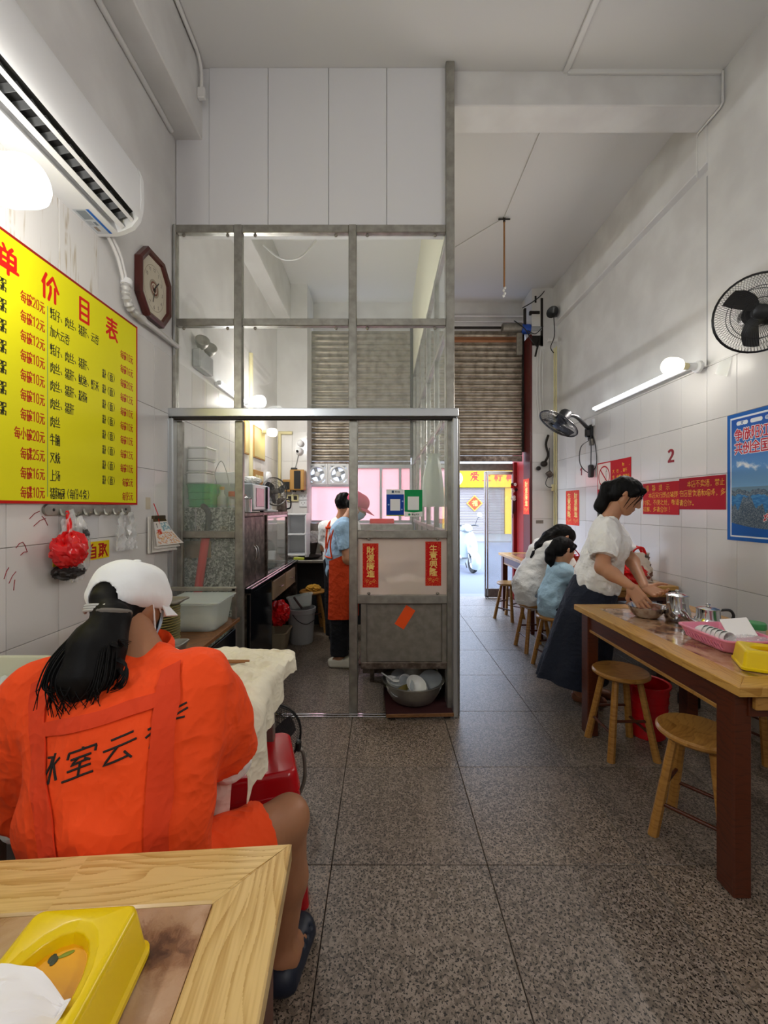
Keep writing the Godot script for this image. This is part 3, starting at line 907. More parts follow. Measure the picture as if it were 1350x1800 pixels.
# ---------------------------------------------------------------- lettering
# Every character is written as strokes on a 25 x 25 grid: pairs of letters (a = 0 ... y = 24, x then y, y downward); a word that starts with a character sets that
# character into the box of the four letters after it (left, top, right, bottom).
var STROKES := {
	"亻": "qaak hhhy", "氵": "hbsg chnm byxo", "扌": "aixf mamyex bsyo", "木": "ahyh mamy lhat nhyt", "口": "cdcx cdwdwx cxwx", "日": "dady davavy dmvm dyvy", "石": "adyd kdao fmfy fmumuy fyuy",
	"月": "dadqay dauauyqx diui dquq", "虫": "cdvdvmcmcd mamw axxv ssxy", "米": "mamy akyk ebif uaqf lkax nkyx", "鱼": "haai gdrdmi ditititidt didtvtvidi dnvn mimt ayyy", "讠": "fbng alolowys", "阝": "dady dauaniuqmtgs",
	"犭": "wbai dapkoygw mnat", "火": "mamlay mlyy ehbn tgrm", "广": "lalc bcyc bcbnay", "贝": "dadq davavq dfvf dlvl dqvq iqay pqyy", "酉": "abyb dhdy dhvhvy dyvy ibip fo pbpmuo dtvt", "寸": "ahyh rarylw dmjr", "心": "iriyvxvu msov tsyw ctav",
	"单": "gaid raod dfvfvqdqdf dlvl atyt mfmy", "价": "亻aaiy 介hayy", "介": "maak maym hkhqdy rkry", "目": "eaey eauauy eiui equq eyuy", "表": "bcxc dhvh amym mamm lmau hqhysv mmyy usqp",
	"弓": "baxaxhbhbqxqvypw", "粥": "弓aahy 米haqy 弓qayy", "每": "ibaj gexe hjdvuv hjvjtyqy apyp mkno mrnu", "宛": "mamd bhbdydyh hibq glkleyay omowyw omumusqs", "碗": "石aajy 宛kayy", "元": "ecuc ajyj jjjqay pjpxyxys", "小": "mamyiw fiar siyr",
	"枼": "aeye fafj mamj sasj fjsj aoyo mjmy loax noyx", "碟": "石aajy 枼kayy", "毛": "tabd bjvi aqyo kdkxyxys", "蚝": "虫aajy 毛layy", "子": "dcvcmkmygy amym", "仔": "亻aaiy 子jayy", "肉": "cfcy cfwfwyrx mbfl kgtm nkfw lqtw",
	"丝": "gabihhbqlq sanhuhnqyq awyw", "者": "dcsc lalj ajyj vbat hohy hououy htut hyuy", "猪": "犭aajy 者kayy", "干": "ccwc alyl mcmy", "肝": "月aajy 干layy", "云": "edud akyk lkcwvv rqyy", "吞": "ccwc ahyh mcmhan mhyn fpfy fpspsy fysy",
	"力": "bgvguyox kakgay", "加": "力aany 口pfyw", "大": "ajyj mamjay mjyy", "分": "iaak qaym fmsmrxnx kmcy", "粉": "米aaky 分layy", "面": "abyb mbkh chcy chwhwy cywy ihiy qhqy imqm isqs", "尤": "ahyh kakiay oioxyxys rbue", "鱿": "鱼aaky 尤layy",
	"下": "abyb mbmy mjui", "虾": "虫aajy 下layy", "昜": "bcscfkykwxrx nkct tkjx", "肠": "月aajy 昜layy", "牛": "haaj ggwg apyp mamy", "南": "bdxd mamh chcy chwhwysy ikjn qkpn fpsp ftst mmmy", "腩": "月aajy 南kayy", "叉": "bdvday cfyy jiml",
	"尧": "bftc kahjxixm amym jmjsay pmpxyxyt", "烧": "火aajy 尧kayy", "上": "mamy mkwk ayyy", "汤": "氵aaiy 昜jayy", "录": "dcvcvl dhvh amym mmmyix enjq tnqp kqat okyx", "碌": "石aajy 录kayy", "份": "亻aaiy 分jayy", "条": "jaaj hdudal ghyl apyp mnmy lqbx nqxx",
	"酱": "gbgk bdef akgh nalg nawaoj kcrg 酉ckwy", "自": "mage egey eguguy emum esus eyuy", "取": "abnb dbdv kbky dhkh dnkn aunt nevelsay? ngyy", "貝": "dadq davavq dfvf dlvl dqvq iqay pqyy", "才": "ahyh qaqyjw oict", "財": "貝aaky 才layy",
	"原": "abyb cbcoay lbjf gfgn gfufun gjuj gnun nnnyjx irfw sryw", "源": "氵aahy 原iayy", "黃": "bdxd iaig qaqg igqg akyk eketutukek epup mgmt itey ptuy", "廣": "广aayy 黃egyy", "隹": "gaaj fgfy nakf fgyg fmxm fsxs fyyy ngny", "進": "cbfe bjgjgsaw gsctlxyx 隹iayu",
	"生": "haaj gfwf dpvp mamy ayyy", "意": "mamb dcvc icjf pcog agyg fjfp fjtjtp fmtm fptp ctav iriywyyu urst", "興": "hbcdcp cihi qcwcwp qiwi jcjn jcpcpn kgog kkok apyp iscy rsxy", "隆": "阝aahy jahcscak fgyl 夆hayy", "夆": "jaai hcscak fgyl gmct fovo ftvt mmmy ayyy",
	"昷": "fafk fatatk fftf fktk cocx cowowx jojx qoqx axyx", "温": "氵aahy 昷iayy", "馨": "abkb fafd bdkd agkg dgdk kgkk oaof oatate pguj nhwh phxm dowm mnmr aryr fufy fususy fysy mqbt mqxt", "是": "fafi fatati fete fiti alyl mlmx mrwr hpay ftyy", "提": "扌aahy 是iayy", "示": "ecuc ajyj mjmyiw goav soyv",
	"本": "ahyh mamy lhat nhyt gsss", "占": "mamk mewe dkdy dkvkvy dyvy", "店": "广aayy 占fhxy", "实": "mamc bhbcxcxh hhkk fllo apyp nipqay nryy", "行": "iaah ihaq fmfy lcxc kjyj sjsyox", "即": "cabaoa babx oaol bgog blol bxmt oqmt? rary rayaypvp", "点": "mamj mexe djdr djvjvr drvr btay hujy nuqy tuyy",
	"餐": "gaae edidbj dgfi nbwbnj ocxj mjas mjys hmsm gogw gosossgs gwkt jsyy", "付": "亻aaiy 寸jayy", "款": "adld fafi biki amlm gmgydx cpau jplu qame pdydwj smsojy smyy", "不": "bbxb nbap mgmy oiyp", "更": "abyb dfdo dfvfvo djvj dovo mbmoay hqyy", "便": "亻aaiy 更iayy",
	"之": "kand cgvgcs bsgtyx", "处": "hbal fgpgax djowyx tats tgyl", "敬": "adod eaef jajf ffak ehnhmvjv clcr clil cril qamk ohyh vhmy ojyx", "青": "ccwc mamk dgvg akyk fnfy fnsnsyox frsr fvsv", "请": "讠aahy 青iayy", "京": "mamc adyd fhfn fhththn fntn mnmyjx hrdw rrvw", "谅": "讠aahy 京iayy",
	"解": "haag gdmdjh dhdtay dhmhmy dlml dpmp hhhy ncxcwjtj rcnl qlnq pnyn msys umuy", "多": "lacj jdudbn gfkj oldt nnynay kqnt", "身": "kafd ddds ddududuy dhud dmum asys ustaby", "谢": "讠aagy 身haqy 寸rayy", "合": "maak mayk hkqk fpfy fpspsy fysy", "作": "亻aahy ohif kgyg ngny nlxl nrxr",
	"卖": "ccwc magh ahyhwl gkjm dojr asys nkntay qtyx", "酒": "氵aahy 酉iayy", "林": "木aamy 木mayy", "禁": "林aayl 示cmwy", "止": "mamw mjwj fhfw awyw", "在": "aeye laam gkgy kmxm rgrw ixyx", "里": "dadn davavn dgvg dnvn mamx csws ayyy", "欠": "iaak ggwgtl mgmnay nnyy",
	"饮": "iaaj gfqfoj jkjxqr 欠kayy", "禾": "taed ahyh mcmy lhat nhyt", "和": "禾aany 口ofyw", "宣": "mamc bhbcxcxh hiri fmfu fmtmtu fqtq futu ayyy", "喧": "口agiu 宣jayy", "华": "haaj fffl uble nankxk apyp mmmy", "哗": "口agiu 华jayy", "争": "iaaj hdrdoh dhvhvs amym dsvs mhmygx",
	"古": "adyd mamk ekey ekukuy eyuy", "攵": "haam ghyh thay gkyx", "做": "亻aafy 古gapy 攵payy", "阳": "阝aaiy 日layy", "工": "ccwc mcmx axyx", "江": "氵aahy 工jayy", "文": "mamd aeye teay feyy", "共": "adyd hahp qaqp apyp hsby qsxy", "仓": "maak maym fjfyvxvt fjsjsqmq",
	"创": "仓aapy scsr yayyux", "全": "maak mayk fkuk epvp ayyy mkmy", "国": "cacy cawawy cywy ggsg glsl gtst mgmt onpq", "爱": "taed cdfg lcmf tcpg bkbhxhxk fmtm kjay gpupiy lsyy", "宁": "mamc bhbcxcxh clwl mlmygx", "柠": "木aajy 宁kayy", "蒙": "aeye hahf qaqf bkbhxhxk glrl amym kmbs lnqtlyiy mrds qpwn sryx",
	"檬": "木aaiy 蒙jayy", "畐": "bbxb eeek eevevk ekvk cncy cnwnwy cyhy csws mnmy cywy", "福": "hbke agogbp hkhy ilnp 畐nayy", "室": "mamc bhbcxcxh eiui kifnsm pkun mnmy drvr ayyy", "冰": "bfgk aygn 水iayy", "水": "mamyhw adjdjjax wenk oiyw", "吸": "口agiu kbvbtjxjqsky lbloky mlyy", "烟": "火aajy kakykyyy yayykaya mfwf rbrlmu rlvu",
	"支": "adyd mamk dkukay gkyy", "宝": "mamc bhbcxcxh dkvk emum fsss? mkmx awyw quts", "微": "eaai fiaq dldy habbb? hdndnh hdhh kakh hjnj ilhw? ilnlnsrw sahj rgyg whoy sjyx", "信": "亻aahy ocqe iiyi kmwm kqwq kuky kuwuwy kyky kywy", "巩": "工agjv ldudtnyxys lday nkqn", "固": "cacy cawawy cywy 古fdtv", "家": "mamc bhbcxcxh fjtj okam mmnyjx nodu oqau slxx",
	"、": "doiu", "，": "ftivfy", "。": "dshshwdwds", "！": "mamp mumx", "（": "tbnmtx", "）": "fblmfx", "·": "klnlnokokl",
	"0": "hbrbvfvtrxhxdtdfhb", "1": "gfnbnx", "2": "dgfcjbpbtdvgvkdxwx", "3": "ecvcmkqkvnvtqxhxdu", "4": "qxqbcqwq", "5": "ubfbelplvovtqxhxdu", "6": "tcobhddkdthxqxvtvpqlilep", "7": "cbwbjx",
}

func stroke(img: Image, a: Vector2, b: Vector2, r: float, c: Color):
	var w := img.get_width()
	var h := img.get_height()
	var d := b - a
	var l2 := maxf(d.length_squared(), 1e-6)
	for y in range(maxi(int(minf(a.y, b.y) - r - 1), 0), mini(int(maxf(a.y, b.y) + r + 2), h)):
		var x0 := minf(a.x, b.x)
		var x1 := maxf(a.x, b.x)
		if absf(d.y) > 1.0:
			var t0 := clampf((y - r - a.y) / d.y, 0, 1)
			var t1 := clampf((y + r - a.y) / d.y, 0, 1)
			x0 = minf(a.x + d.x * t0, a.x + d.x * t1)
			x1 = maxf(a.x + d.x * t0, a.x + d.x * t1)
		for x in range(maxi(int(x0 - r - 1), 0), mini(int(x1 + r + 2), w)):
			var p := Vector2(x, y)
			var t := clampf((p - a).dot(d) / l2, 0, 1)
			var k := clampf(r + 0.5 - p.distance_to(a + d * t), 0, 1)
			if k >= 1.0: img.set_pixel(x, y, c)
			elif k > 0.0: img.set_pixel(x, y, img.get_pixel(x, y).lerp(c, k))

func strokes_of(ch: String, at := Rect2(0, 0, 1, 1)) -> Array:
	# polylines of one character inside a rectangle
	var o := []
	if not STROKES.has(ch): return o
	for word in STROKES[ch].split(" ", false):
		if word.unicode_at(0) > 127:
			if word.length() < 5: continue
			var k := []
			for i in 4: k.append((word.unicode_at(1 + i) - 97) / 24.0)
			var sub := Rect2(at.position + Vector2(k[0], k[1]) * at.size, Vector2(k[2] - k[0], k[3] - k[1]) * at.size)
			if word[0] != ch: o.append_array(strokes_of(word[0], sub))
			continue
		var line := PackedVector2Array()
		for i in word.length() / 2:
			var x: int = word.unicode_at(i * 2) - 97
			var y: int = word.unicode_at(i * 2 + 1) - 97
			if x < 0 or y < 0 or x > 24 or y > 24: continue
			line.append(at.position + Vector2(x, y) / 24.0 * at.size)
		if line.size() > 1: o.append(line)
	return o

func glyph(img: Image, ch: String, x: float, y: float, w: float, h: float, sw: float, c: Color):
	for line in strokes_of(ch, Rect2(x + w * 0.06, y + h * 0.06, w * 0.88, h * 0.88)):
		for i in line.size() - 1: stroke(img, line[i], line[i + 1], sw / 2.0, c)

func text(img: Image, s: String, x: float, y: float, w: float, h: float, sw: float, c: Color, gap := 0.0):
	for i in s.length(): glyph(img, s[i], x + i * (w + gap), y, w, h, sw, c)

func picture(w: int, h: int, c: Color) -> Image:
	var im := Image.create(w, h, false, Image.FORMAT_RGB8)
	im.fill(c)
	return im

func printed(called: String, im: Image, rough := 0.45) -> StandardMaterial3D:
	var m := mat(called, Color.WHITE, maxf(rough, 0.6))
	m.metallic_specular = 0.35
	im.generate_mipmaps()
	m.albedo_texture = tex(im)
	return m

func card(called: String, label: String, cat: String, a: Vector3, b: Vector3, c: Vector3, d: Vector3, print_mat, back_mat, th := 0.002, group := "") -> Node3D:
	# a flat printed card a (bottom left), b, c, d anticlockwise as its reader sees it: a thin body and its printed face
	var n := (b - a).cross(d - a).normalized()
	var o := thing(called, label, cat, (a + b + c + d) / 4.0, 0, group)
	var g := Geo.new()
	g.tris(PackedVector3Array([a, b, c, d, a - n * th, b - n * th, c - n * th, d - n * th]), PackedInt32Array([0, 1, 2, 0, 2, 3, 4, 6, 5, 4, 7, 6, 0, 4, 5, 0, 5, 1, 1, 5, 6, 1, 6, 2, 2, 6, 7, 2, 7, 3, 3, 7, 4, 3, 4, 0]), 0.0)
	part("backing", g, back_mat, o, world(o))
	g = Geo.new()
	n *= 0.0006
	g.quad(a + n, b + n, c + n, d + n)
	part("printed_face", g, print_mat, o, world(o))
	return o

func on_left(called: String, label: String, cat: String, z0: float, z1: float, y0: float, y1: float, pm, bm, x := XL + 0.004, th := 0.003):
	return card(called, label, cat, Vector3(x, y0, z0), Vector3(x, y0, z1), Vector3(x, y1, z1), Vector3(x, y1, z0), pm, bm, th)

func on_right(called: String, label: String, cat: String, z0: float, z1: float, y0: float, y1: float, pm, bm, group := ""):
	# z0 = far edge (left of the reader), z1 = near edge
	var x := XR - 0.003
	return card(called, label, cat, Vector3(x, y0, z0), Vector3(x, y0, z1), Vector3(x, y1, z1), Vector3(x, y1, z0), pm, bm, 0.002, group)

func menu_print() -> StandardMaterial3D:
	# one pixel is a millimetre: 1440 wide from z = -0.90, 1005 high
	var im := picture(1440, 1005, hexc("e9e20a"))
	var red := hexc("c01208")
	im.fill_rect(Rect2i(0, 0, 1440, 11), hexc("8e1109"))
	im.fill_rect(Rect2i(0, 994, 1440, 11), red)
	im.fill_rect(Rect2i(1428, 0, 12, 1005), red)
	im.fill_rect(Rect2i(0, 0, 10, 1005), red)
	for k in 4: glyph(im, "单价目表"[k], 585 + k * 196, 50, 92, 112, 13, hexc("d81408"))
	im.fill_rect(Rect2i(810, 186, 4, 790), hexc("6f9a6a"))
	var ink := hexc("1a1a10")
	var rd := hexc("b01808")
	var pr := ["每碗20元", "每碗12元", "每碗12元", "每碗10元", "每碗10元", "每碗10元", "每碗10元", "每小碗20元", "每碟25元", "每碗16元", "每碟10元"]
	var it := ["蚝仔、肉丝、猪肝、云吞", "加大云吞", "蚝仔、肉丝、猪肝、", "肉丝、猪肝、鱿鱼、虾米", "肉丝、猪肝、粉肠", "肉丝、猪肝", "肉丝", "牛腩", "叉烧", "上汤", "猪肠碌（每份4条）"]
	var p2 := ["每碗10元", "每碗16元", "每碗20元", "每碗12元", "每碗10元", "每碗10元", "每碗10元", "每碗12元", "每碗10元", "每碗5元", "每份5元"]
	for r in 11:
		var y := 180.0 + r * 75.5
		if r < 7: glyph(im, "粥", 594, y, 30, 50, 3.6, ink)
		mixed(im, pr[r], 798, y, 27, 50, 3.9, rd)
		text(im, it[r], 824, y, 27, 50, 3.5, ink)
		if r > 1 and r < 10: text(im, "粉（面）", 1146, y, 27, 46, 3.4, ink)
		mixed(im, p2[r], 1398, y, 26, 48, 3.6, rd)
	return printed("menu_print", im, 0.4)

func mixed(im: Image, s: String, right: float, y: float, w: float, h: float, sw: float, c: Color):
	# right-aligned, figures narrower than characters
	var x := right
	for i in range(s.length() - 1, -1, -1):
		var narrow := s.unicode_at(i) < 128
		x -= w * (0.62 if narrow else 1.0)
		glyph(im, s[i], x, y + (2 if narrow else 0), w * (0.58 if narrow else 0.96), h - (4 if narrow else 0), sw, c)

func couplet_print(called: String, s: String, faded := false) -> StandardMaterial3D:
	var im := picture(128, 340, hexc("c30f10") if not faded else hexc("e02312"))
	var gold := hexc("e9c873")
	var n := noise(FastNoiseLite.TYPE_SIMPLEX, 0.05, s.unicode_at(0), 3)
	for y in 340:
		for x in 128:      # the gold cloud scrolls at the foot, the corners and the edge
			var v := absf(n.get_noise_2d(x, y))
			if v < 0.055 and (y > 268 or y < 18 or (x > 100 and y < 70) or x < 13 or x > 115): im.set_pixel(x, y, hexc("d9a544"))
	for k in 4: text(im, s[k], 31, 24 + k * 60, 66, 60, 7.5, gold)
	for k in 3:
		var c := Vector2(36 + k * 28, 292 + (k % 2) * 12)
		for j in 10: stroke(im, c + Vector2.from_angle(j * 0.6) * (4 + j), c + Vector2.from_angle(j * 0.6 + 0.6) * (5 + j), 1.6, hexc("dcb052"))
	return printed(called, im, 0.5)

func notice_print(called: String, rows: Array, w: int, h: int, size: Vector2, c: Color) -> StandardMaterial3D:
	# rows: [text, x, y]
	var im := picture(w, h, c)
	for r in rows:
		var k: float = r[3] if r.size() > 3 else 1.0
		text(im, r[0], r[1], r[2], size.x * k, size.y * k, 5.0, hexc("f0d040"), r[4] if r.size() > 4 else 0.0)
	return printed(called, im, 0.4)

func ban_print() -> StandardMaterial3D:
	var im := picture(620, 400, hexc("c41820"))
	im.fill_rect(Rect2i(12, 12, 250, 270), hexc("f0ddd4"))
	var c := Vector2(137, 150)
	var red := hexc("b8141c")
	for k in 60: stroke(im, c + Vector2.from_angle(k * TAU / 60) * 105, c + Vector2.from_angle((k + 1) * TAU / 60) * 105, 7, red)
	stroke(im, c + Vector2(20, 75), c + Vector2(45, -45), 13, hexc("2a2424"))
	stroke(im, c + Vector2(24, 50), c + Vector2(44, -43), 9, hexc("f0ddd4"))
	stroke(im, c + Vector2(48, -60), c + Vector2(40, -85), 3, hexc("5a5454"))
	stroke(im, c + Vector2(-74, -74), c + Vector2(74, 74), 8, red)
	text(im, "禁止吸烟", 26, 300, 84, 88, 11, hexc("f3e2da"), 60)
	var rows := ["为了你和他人，", "文明行为，请不要", "在此吸烟，谢谢合", "作，多谢！"]
	for r in 4: text(im, rows[r], 300 + (60 if r == 0 else 0), 36 + r * 58, 36, 38, 4, hexc("f0c030"), 1)
	return printed("ban_print", im, 0.35)

func exit_print() -> StandardMaterial3D:
	var im := picture(180, 200, hexc("4a4436"))
	var c := hexc("dfe3b8")
	stroke(im, Vector2(30, 100), Vector2(95, 100), 11, c)
	stroke(im, Vector2(30, 100), Vector2(60, 66), 10, c)
	stroke(im, Vector2(30, 100), Vector2(60, 134), 10, c)
	for p in [[112, 60, 132, 60], [120, 80, 116, 128], [116, 128, 134, 165], [116, 128, 100, 165], [120, 84, 146, 108], [150, 30, 170, 30], [170, 30, 170, 172]]: stroke(im, Vector2(p[0], p[1]), Vector2(p[2], p[3]), 8, c)
	return printed("exit_print", im, 0.3)

func poster_print() -> StandardMaterial3D:
	# 660 x 820 mm: blue frame, sky with clouds, a bay between built-up shores, slogans
	var w := 760
	var h := 820
	var im := picture(w, h, hexc("1f66b8"))
	var n := noise(FastNoiseLite.TYPE_SIMPLEX, 0.008, 17, 4)
	var b := noise(FastNoiseLite.TYPE_CELLULAR, 0.16, 18, 1)
	b.cellular_return_type = FastNoiseLite.RETURN_CELL_VALUE
	var coast := noise(FastNoiseLite.TYPE_SIMPLEX, 0.006, 19, 3)
	for y in h:
		for x in w:
			var c: Color
			var t := float(y) / h
			if x < 28 or x > w - 28 or y < 24 or y > h - 24: c = hexc("1d62b5")
			elif x < 38 or x > w - 38 or y < 36 or y > h - 34: c = hexc("e6ecf2")
			elif t > 0.87 + 0.05 * pow((x - w * 0.5) / w * 2.0, 2) * -1.0 + 0.03: c = hexc("1c60b4")
			elif t < 0.58:
				c = hexc("1a4fae").lerp(hexc("7fb2dd"), t / 0.58)
				var cl := n.get_noise_2d(x * 1.6, y * 2.0) * 0.9 - 0.75
				for q in [[0.16, 0.40, 0.10], [0.26, 0.43, 0.09], [0.52, 0.44, 0.16], [0.8, 0.42, 0.12]]: cl += 1.3 * exp(-pow((x / float(w) - q[0]) / q[2], 2) - pow((t - q[1]) / 0.03, 2))
				c = c.lerp(hexc("eef0f2"), clampf(cl, 0, 1))
			else:
				var shore := 0.60 + 0.03 * coast.get_noise_2d(x, 40)
				var near := 0.86 + 0.16 * coast.get_noise_2d(x * 0.8 + 500, 10) - 0.20 * (1.0 - x / float(w)) + 0.05
				if t < shore + 0.04 or t > near: c = hexc("41566a").lerp(hexc("8b979e"), clampf(b.get_noise_2d(x, y * 1.6) * 0.5 + 0.4, 0, 1))
				else: c = hexc("2f6ea8").lerp(hexc("4b8cc0"), clampf(n.get_noise_2d(x * 2, y * 6) + 0.5, 0, 1))
				if t < shore: c = hexc("6c8ba0")
			im.set_pixel(x, y, c)
	for k in 3:
		for q in 2: stroke(im, Vector2(95 + k * 115, 66), Vector2(165 + k * 115, 66), 13, hexc("e8ecf0"))
		text(im, ["讲文明", "树新风", "作表率"][k], 88 + k * 115, 54, 26, 26, 3, hexc("1d4f9a"), 2)
	for r in 2:
		for pass_ in 2: text(im, ["争做阳江文", "共创全国文"][r], 64, 100 + r * 88, 70, 78, 16.0 if pass_ == 0 else 8.0, hexc("f2e9ea") if pass_ == 0 else hexc("c4283c"), 0)
	for pass_ in 2: text(im, "巩固国家", 300, 640, 50, 50, 13 if pass_ == 0 else 6, hexc("f0e8e8") if pass_ == 0 else hexc("c8303c"), 0)
	return printed("poster_print", im, 0.25)

func pay_print(blue: bool) -> StandardMaterial3D:
	# the square code itself is left out: a plain white field
	var im := picture(150, 220, hexc("0f3f9e") if blue else hexc("0b9150"))
	if blue:
		im.fill_rect(Rect2i(0, 0, 150, 42), hexc("e6e8ea"))
		im.fill_rect(Rect2i(46, 10, 18, 20), hexc("2c4a70"))
		text(im, "支付宝", 70, 12, 15, 17, 2, hexc("3a3a40"))
		im.fill_rect(Rect2i(33, 80, 84, 96), hexc("e8e9ea"))
		for p in [[18, 126], [136, 98], [130, 166]]: stroke(im, Vector2(p[0], p[1]), Vector2(p[0] + 1, p[1]), 7, hexc("8fb2dc"))
		for y in range(212, 220): for x in 150: im.set_pixel(x, y, hexc("a9b23a"))
	else:
		im.fill_rect(Rect2i(28, 56, 94, 110), hexc("e8eae9"))
		for y in range(178, 220):
			for x in 150:
				if y > 178 + 8 * (1.0 - absf(x - 75) / 75.0): im.set_pixel(x, y, hexc("e6e8e6"))
		stroke(im, Vector2(40, 203), Vector2(42, 203), 9, hexc("1d9a5a"))
		text(im, "微信支付", 60, 194, 16, 18, 2, hexc("4a4a4a"))
	return printed("pay_print_blue" if blue else "pay_print_green", im, 0.3)

func stickers():
	var z := ZP + 0.004
	var a := func(x0, x1, y0, y1): return [Vector3(x0, y0, z), Vector3(x1, y0, z), Vector3(x1, y1, z), Vector3(x0, y1, z)]
	var q = a.call(0.027, 0.146, 1.318, 1.496)
	card("payment_sticker", "blue payment sticker with white top on the kitchen glass", "sticker", q[0], q[1], q[2], q[3], pay_print(true), "paper", 0.001)
	q = a.call(0.148, 0.269, 1.314, 1.494)
	card("payment_sticker", "green payment sticker on the kitchen glass beside the blue one", "sticker", q[0], q[1], q[2], q[3], pay_print(false), "paper", 0.001)
	q = a.call(-0.132, -0.026, 0.838, 1.134)
	var c := couplet_print("couplet_wealth", "財源廣進")
	card("couplet", "red and gold couplet on the left of the frosted pane", "couplet", q[0], q[1], q[2], q[3], c, "red_film", 0.001)
	q = a.call(0.289, 0.395, 0.850, 1.146)
	var c2 := couplet_print("couplet_trade", "生意興隆")
	card("couplet", "red and gold couplet on the right of the frosted pane", "couplet", q[0], q[1], q[2], q[3], c2, "red_film", 0.001)
	# orange card taped askew on the steel panel
	var g := Geo.new()
	box(g, Vector3.ZERO, Vector3(0.072, 0.150, 0.0015), 0.0005)
	solo("taped_card", g, hexm("orange_card", "f0510c", 0.4), "orange card taped askew on the grey panel below the frosted pane", "card", "", T(Vector3(0.153, 0.635, ZP - 0.011), Vector3(0, 0, -32)))

func basin_of_bowls():
	# a board on the floor, a steel basin on it, dishes in the basin
	var bd := thing("floor_board", "worn dark red board with pale edge under the steel basin", "board", Vector3(0.24, 0, ZP - 0.02), 2.0)
	part("board", geo_box(Vector3(0, 0.03, -0.08), Vector3(0.44, 0.024, 0.40), 0.003), hexm("worn_red", "3a1517", 0.7), bd)
	part("edge_strip", geo_box(Vector3(0, 0.031, 0.124), Vector3(0.44, 0.022, 0.008), 0.002), "board_wood", bd)
	for x in [-0.18, 0.18]: part("batten", geo_box(Vector3(x, 0.009, -0.08), Vector3(0.04, 0.018, 0.38), 0.002), "dark_iron", bd)
	var c := Vector3(0.215, 0.043, ZP - 0.10)
	var g := Geo.new()
	lathe(g, [[0.0, 0.0], [0.115, 0.0], [0.15, 0.018], [0.182, 0.07], [0.196, 0.135], [0.214, 0.139], [0.216, 0.143], [0.212, 0.145], [0.194, 0.141], [0.178, 0.072], [0.146, 0.022], [0.112, 0.005], [0.0, 0.005]], 40)
	solo("basin", g, "steel", "wide steel basin of dishes on the floor under the serving unit", "basin", "", T(c))
	var bowl := func(called, r, h, m, off, e, label):
		var q := Geo.new()
		lathe(q, [[0.0, 0.0], [r * 0.45, 0.0], [r * 0.48, h * 0.12], [r * 0.8, h * 0.5], [r, h], [r * 0.97, h * 1.01], [r * 0.76, h * 0.53], [r * 0.42, h * 0.17], [0.0, h * 0.14]], 24)
		solo(called, q, m, label, called.split("_")[-1], "dishes in the steel basin", T(c + off, e))
	bowl.call("bowl", 0.072, 0.052, "ceramic", Vector3(0.0, 0.10, 0.065), Vector3(34, 0, -18), "white bowl tilted at the front of the steel basin")
	bowl.call("bowl", 0.072, 0.052, "ceramic", Vector3(0.01, 0.07, 0.06), Vector3(26, 0, -16), "white bowl nested under the front bowl in the basin")
	bowl.call("bowl", 0.062, 0.045, "ceramic", Vector3(-0.145, 0.10, 0.03), Vector3(5, 0, -18), "small white bowl at the left rim of the basin")
	bowl.call("bowl", 0.060, 0.045, "ceramic", Vector3(-0.145, 0.065, 0.035), Vector3(5, 0, -14), "small white bowl underneath at the left rim of the basin")
	bowl.call("bowl", 0.055, 0.04, "grey_glaze", Vector3(-0.095, 0.12, -0.07), Vector3(62, 0, 10), "grey-white bowl standing on edge at the back of the basin")
	bowl.call("bowl", 0.050, 0.035, "ceramic", Vector3(-0.06, 0.115, 0.0), Vector3(58, 0, -8), "small white bowl leaning in the middle of the basin")
	bowl.call("bowl", 0.075, 0.05, "brown_glaze", Vector3(-0.06, 0.05, 0.09), Vector3(-50, 0, 30), "olive brown bowl lying on its side in the basin")
	bowl.call("dish", 0.095, 0.02, "grey_glaze", Vector3(0.12, 0.10, -0.01), Vector3(42, 0, 22), "pale grey plate leaning at the right of the basin")
	bowl.call("dish", 0.085, 0.02, "grey_glaze", Vector3(-0.08, 0.105, 0.07), Vector3(30, 0, 8), "grey dish lying at the front left of the basin")
	# spoon
	g = Geo.new()
	ball(g, Vector3(0, 0, 0), Vector3(0.022, 0.008, 0.03), 12)
	tube(g, [Vector3(0, 0.002, -0.025), Vector3(0, 0.012, -0.06), Vector3(0, 0.03, -0.11)], [0.008, 0.006, 0.005], 8)
	solo("spoon", g, "ceramic", "white soup spoon resting on the bowls in the basin", "spoon", "dishes in the steel basin", T(c + Vector3(-0.125, 0.150, 0.05), Vector3(0, 60, 0)))

# ---------------------------------------------------------------- kitchen
func crumple(g: Geo, c: Vector3, r: Vector3, seed_: int, amp: float, tie := 0.0, n := 22):
	# a crumpled bag: a ball pushed in and out by folds, gathered towards the top when tied
	var f := noise(FastNoiseLite.TYPE_SIMPLEX, 0.9, seed_, 3)
	var rows := []
	for i in n + 1:
		var a := -PI / 2 + PI * i / n
		var row := PackedVector3Array()
		for k in n * 2:
			var b := TAU * k / (n * 2)
			var d := Vector3(cos(a) * cos(b), sin(a), cos(a) * sin(b))
			var e := 1.0 + amp * (0.9 - absf(f.get_noise_3dv(d * 1.2)) * 2.4) * 0.6 + amp * 0.25 * f.get_noise_3dv(d * 3.0)
			if tie > 0.0: e *= 1.0 + tie * 0.12 * sin(b * 9.0) * clampf(d.y, 0, 1)
			row.append(c + d * e * r)
		rows.append(row)
	grid(g, rows, true, 50.0, true)

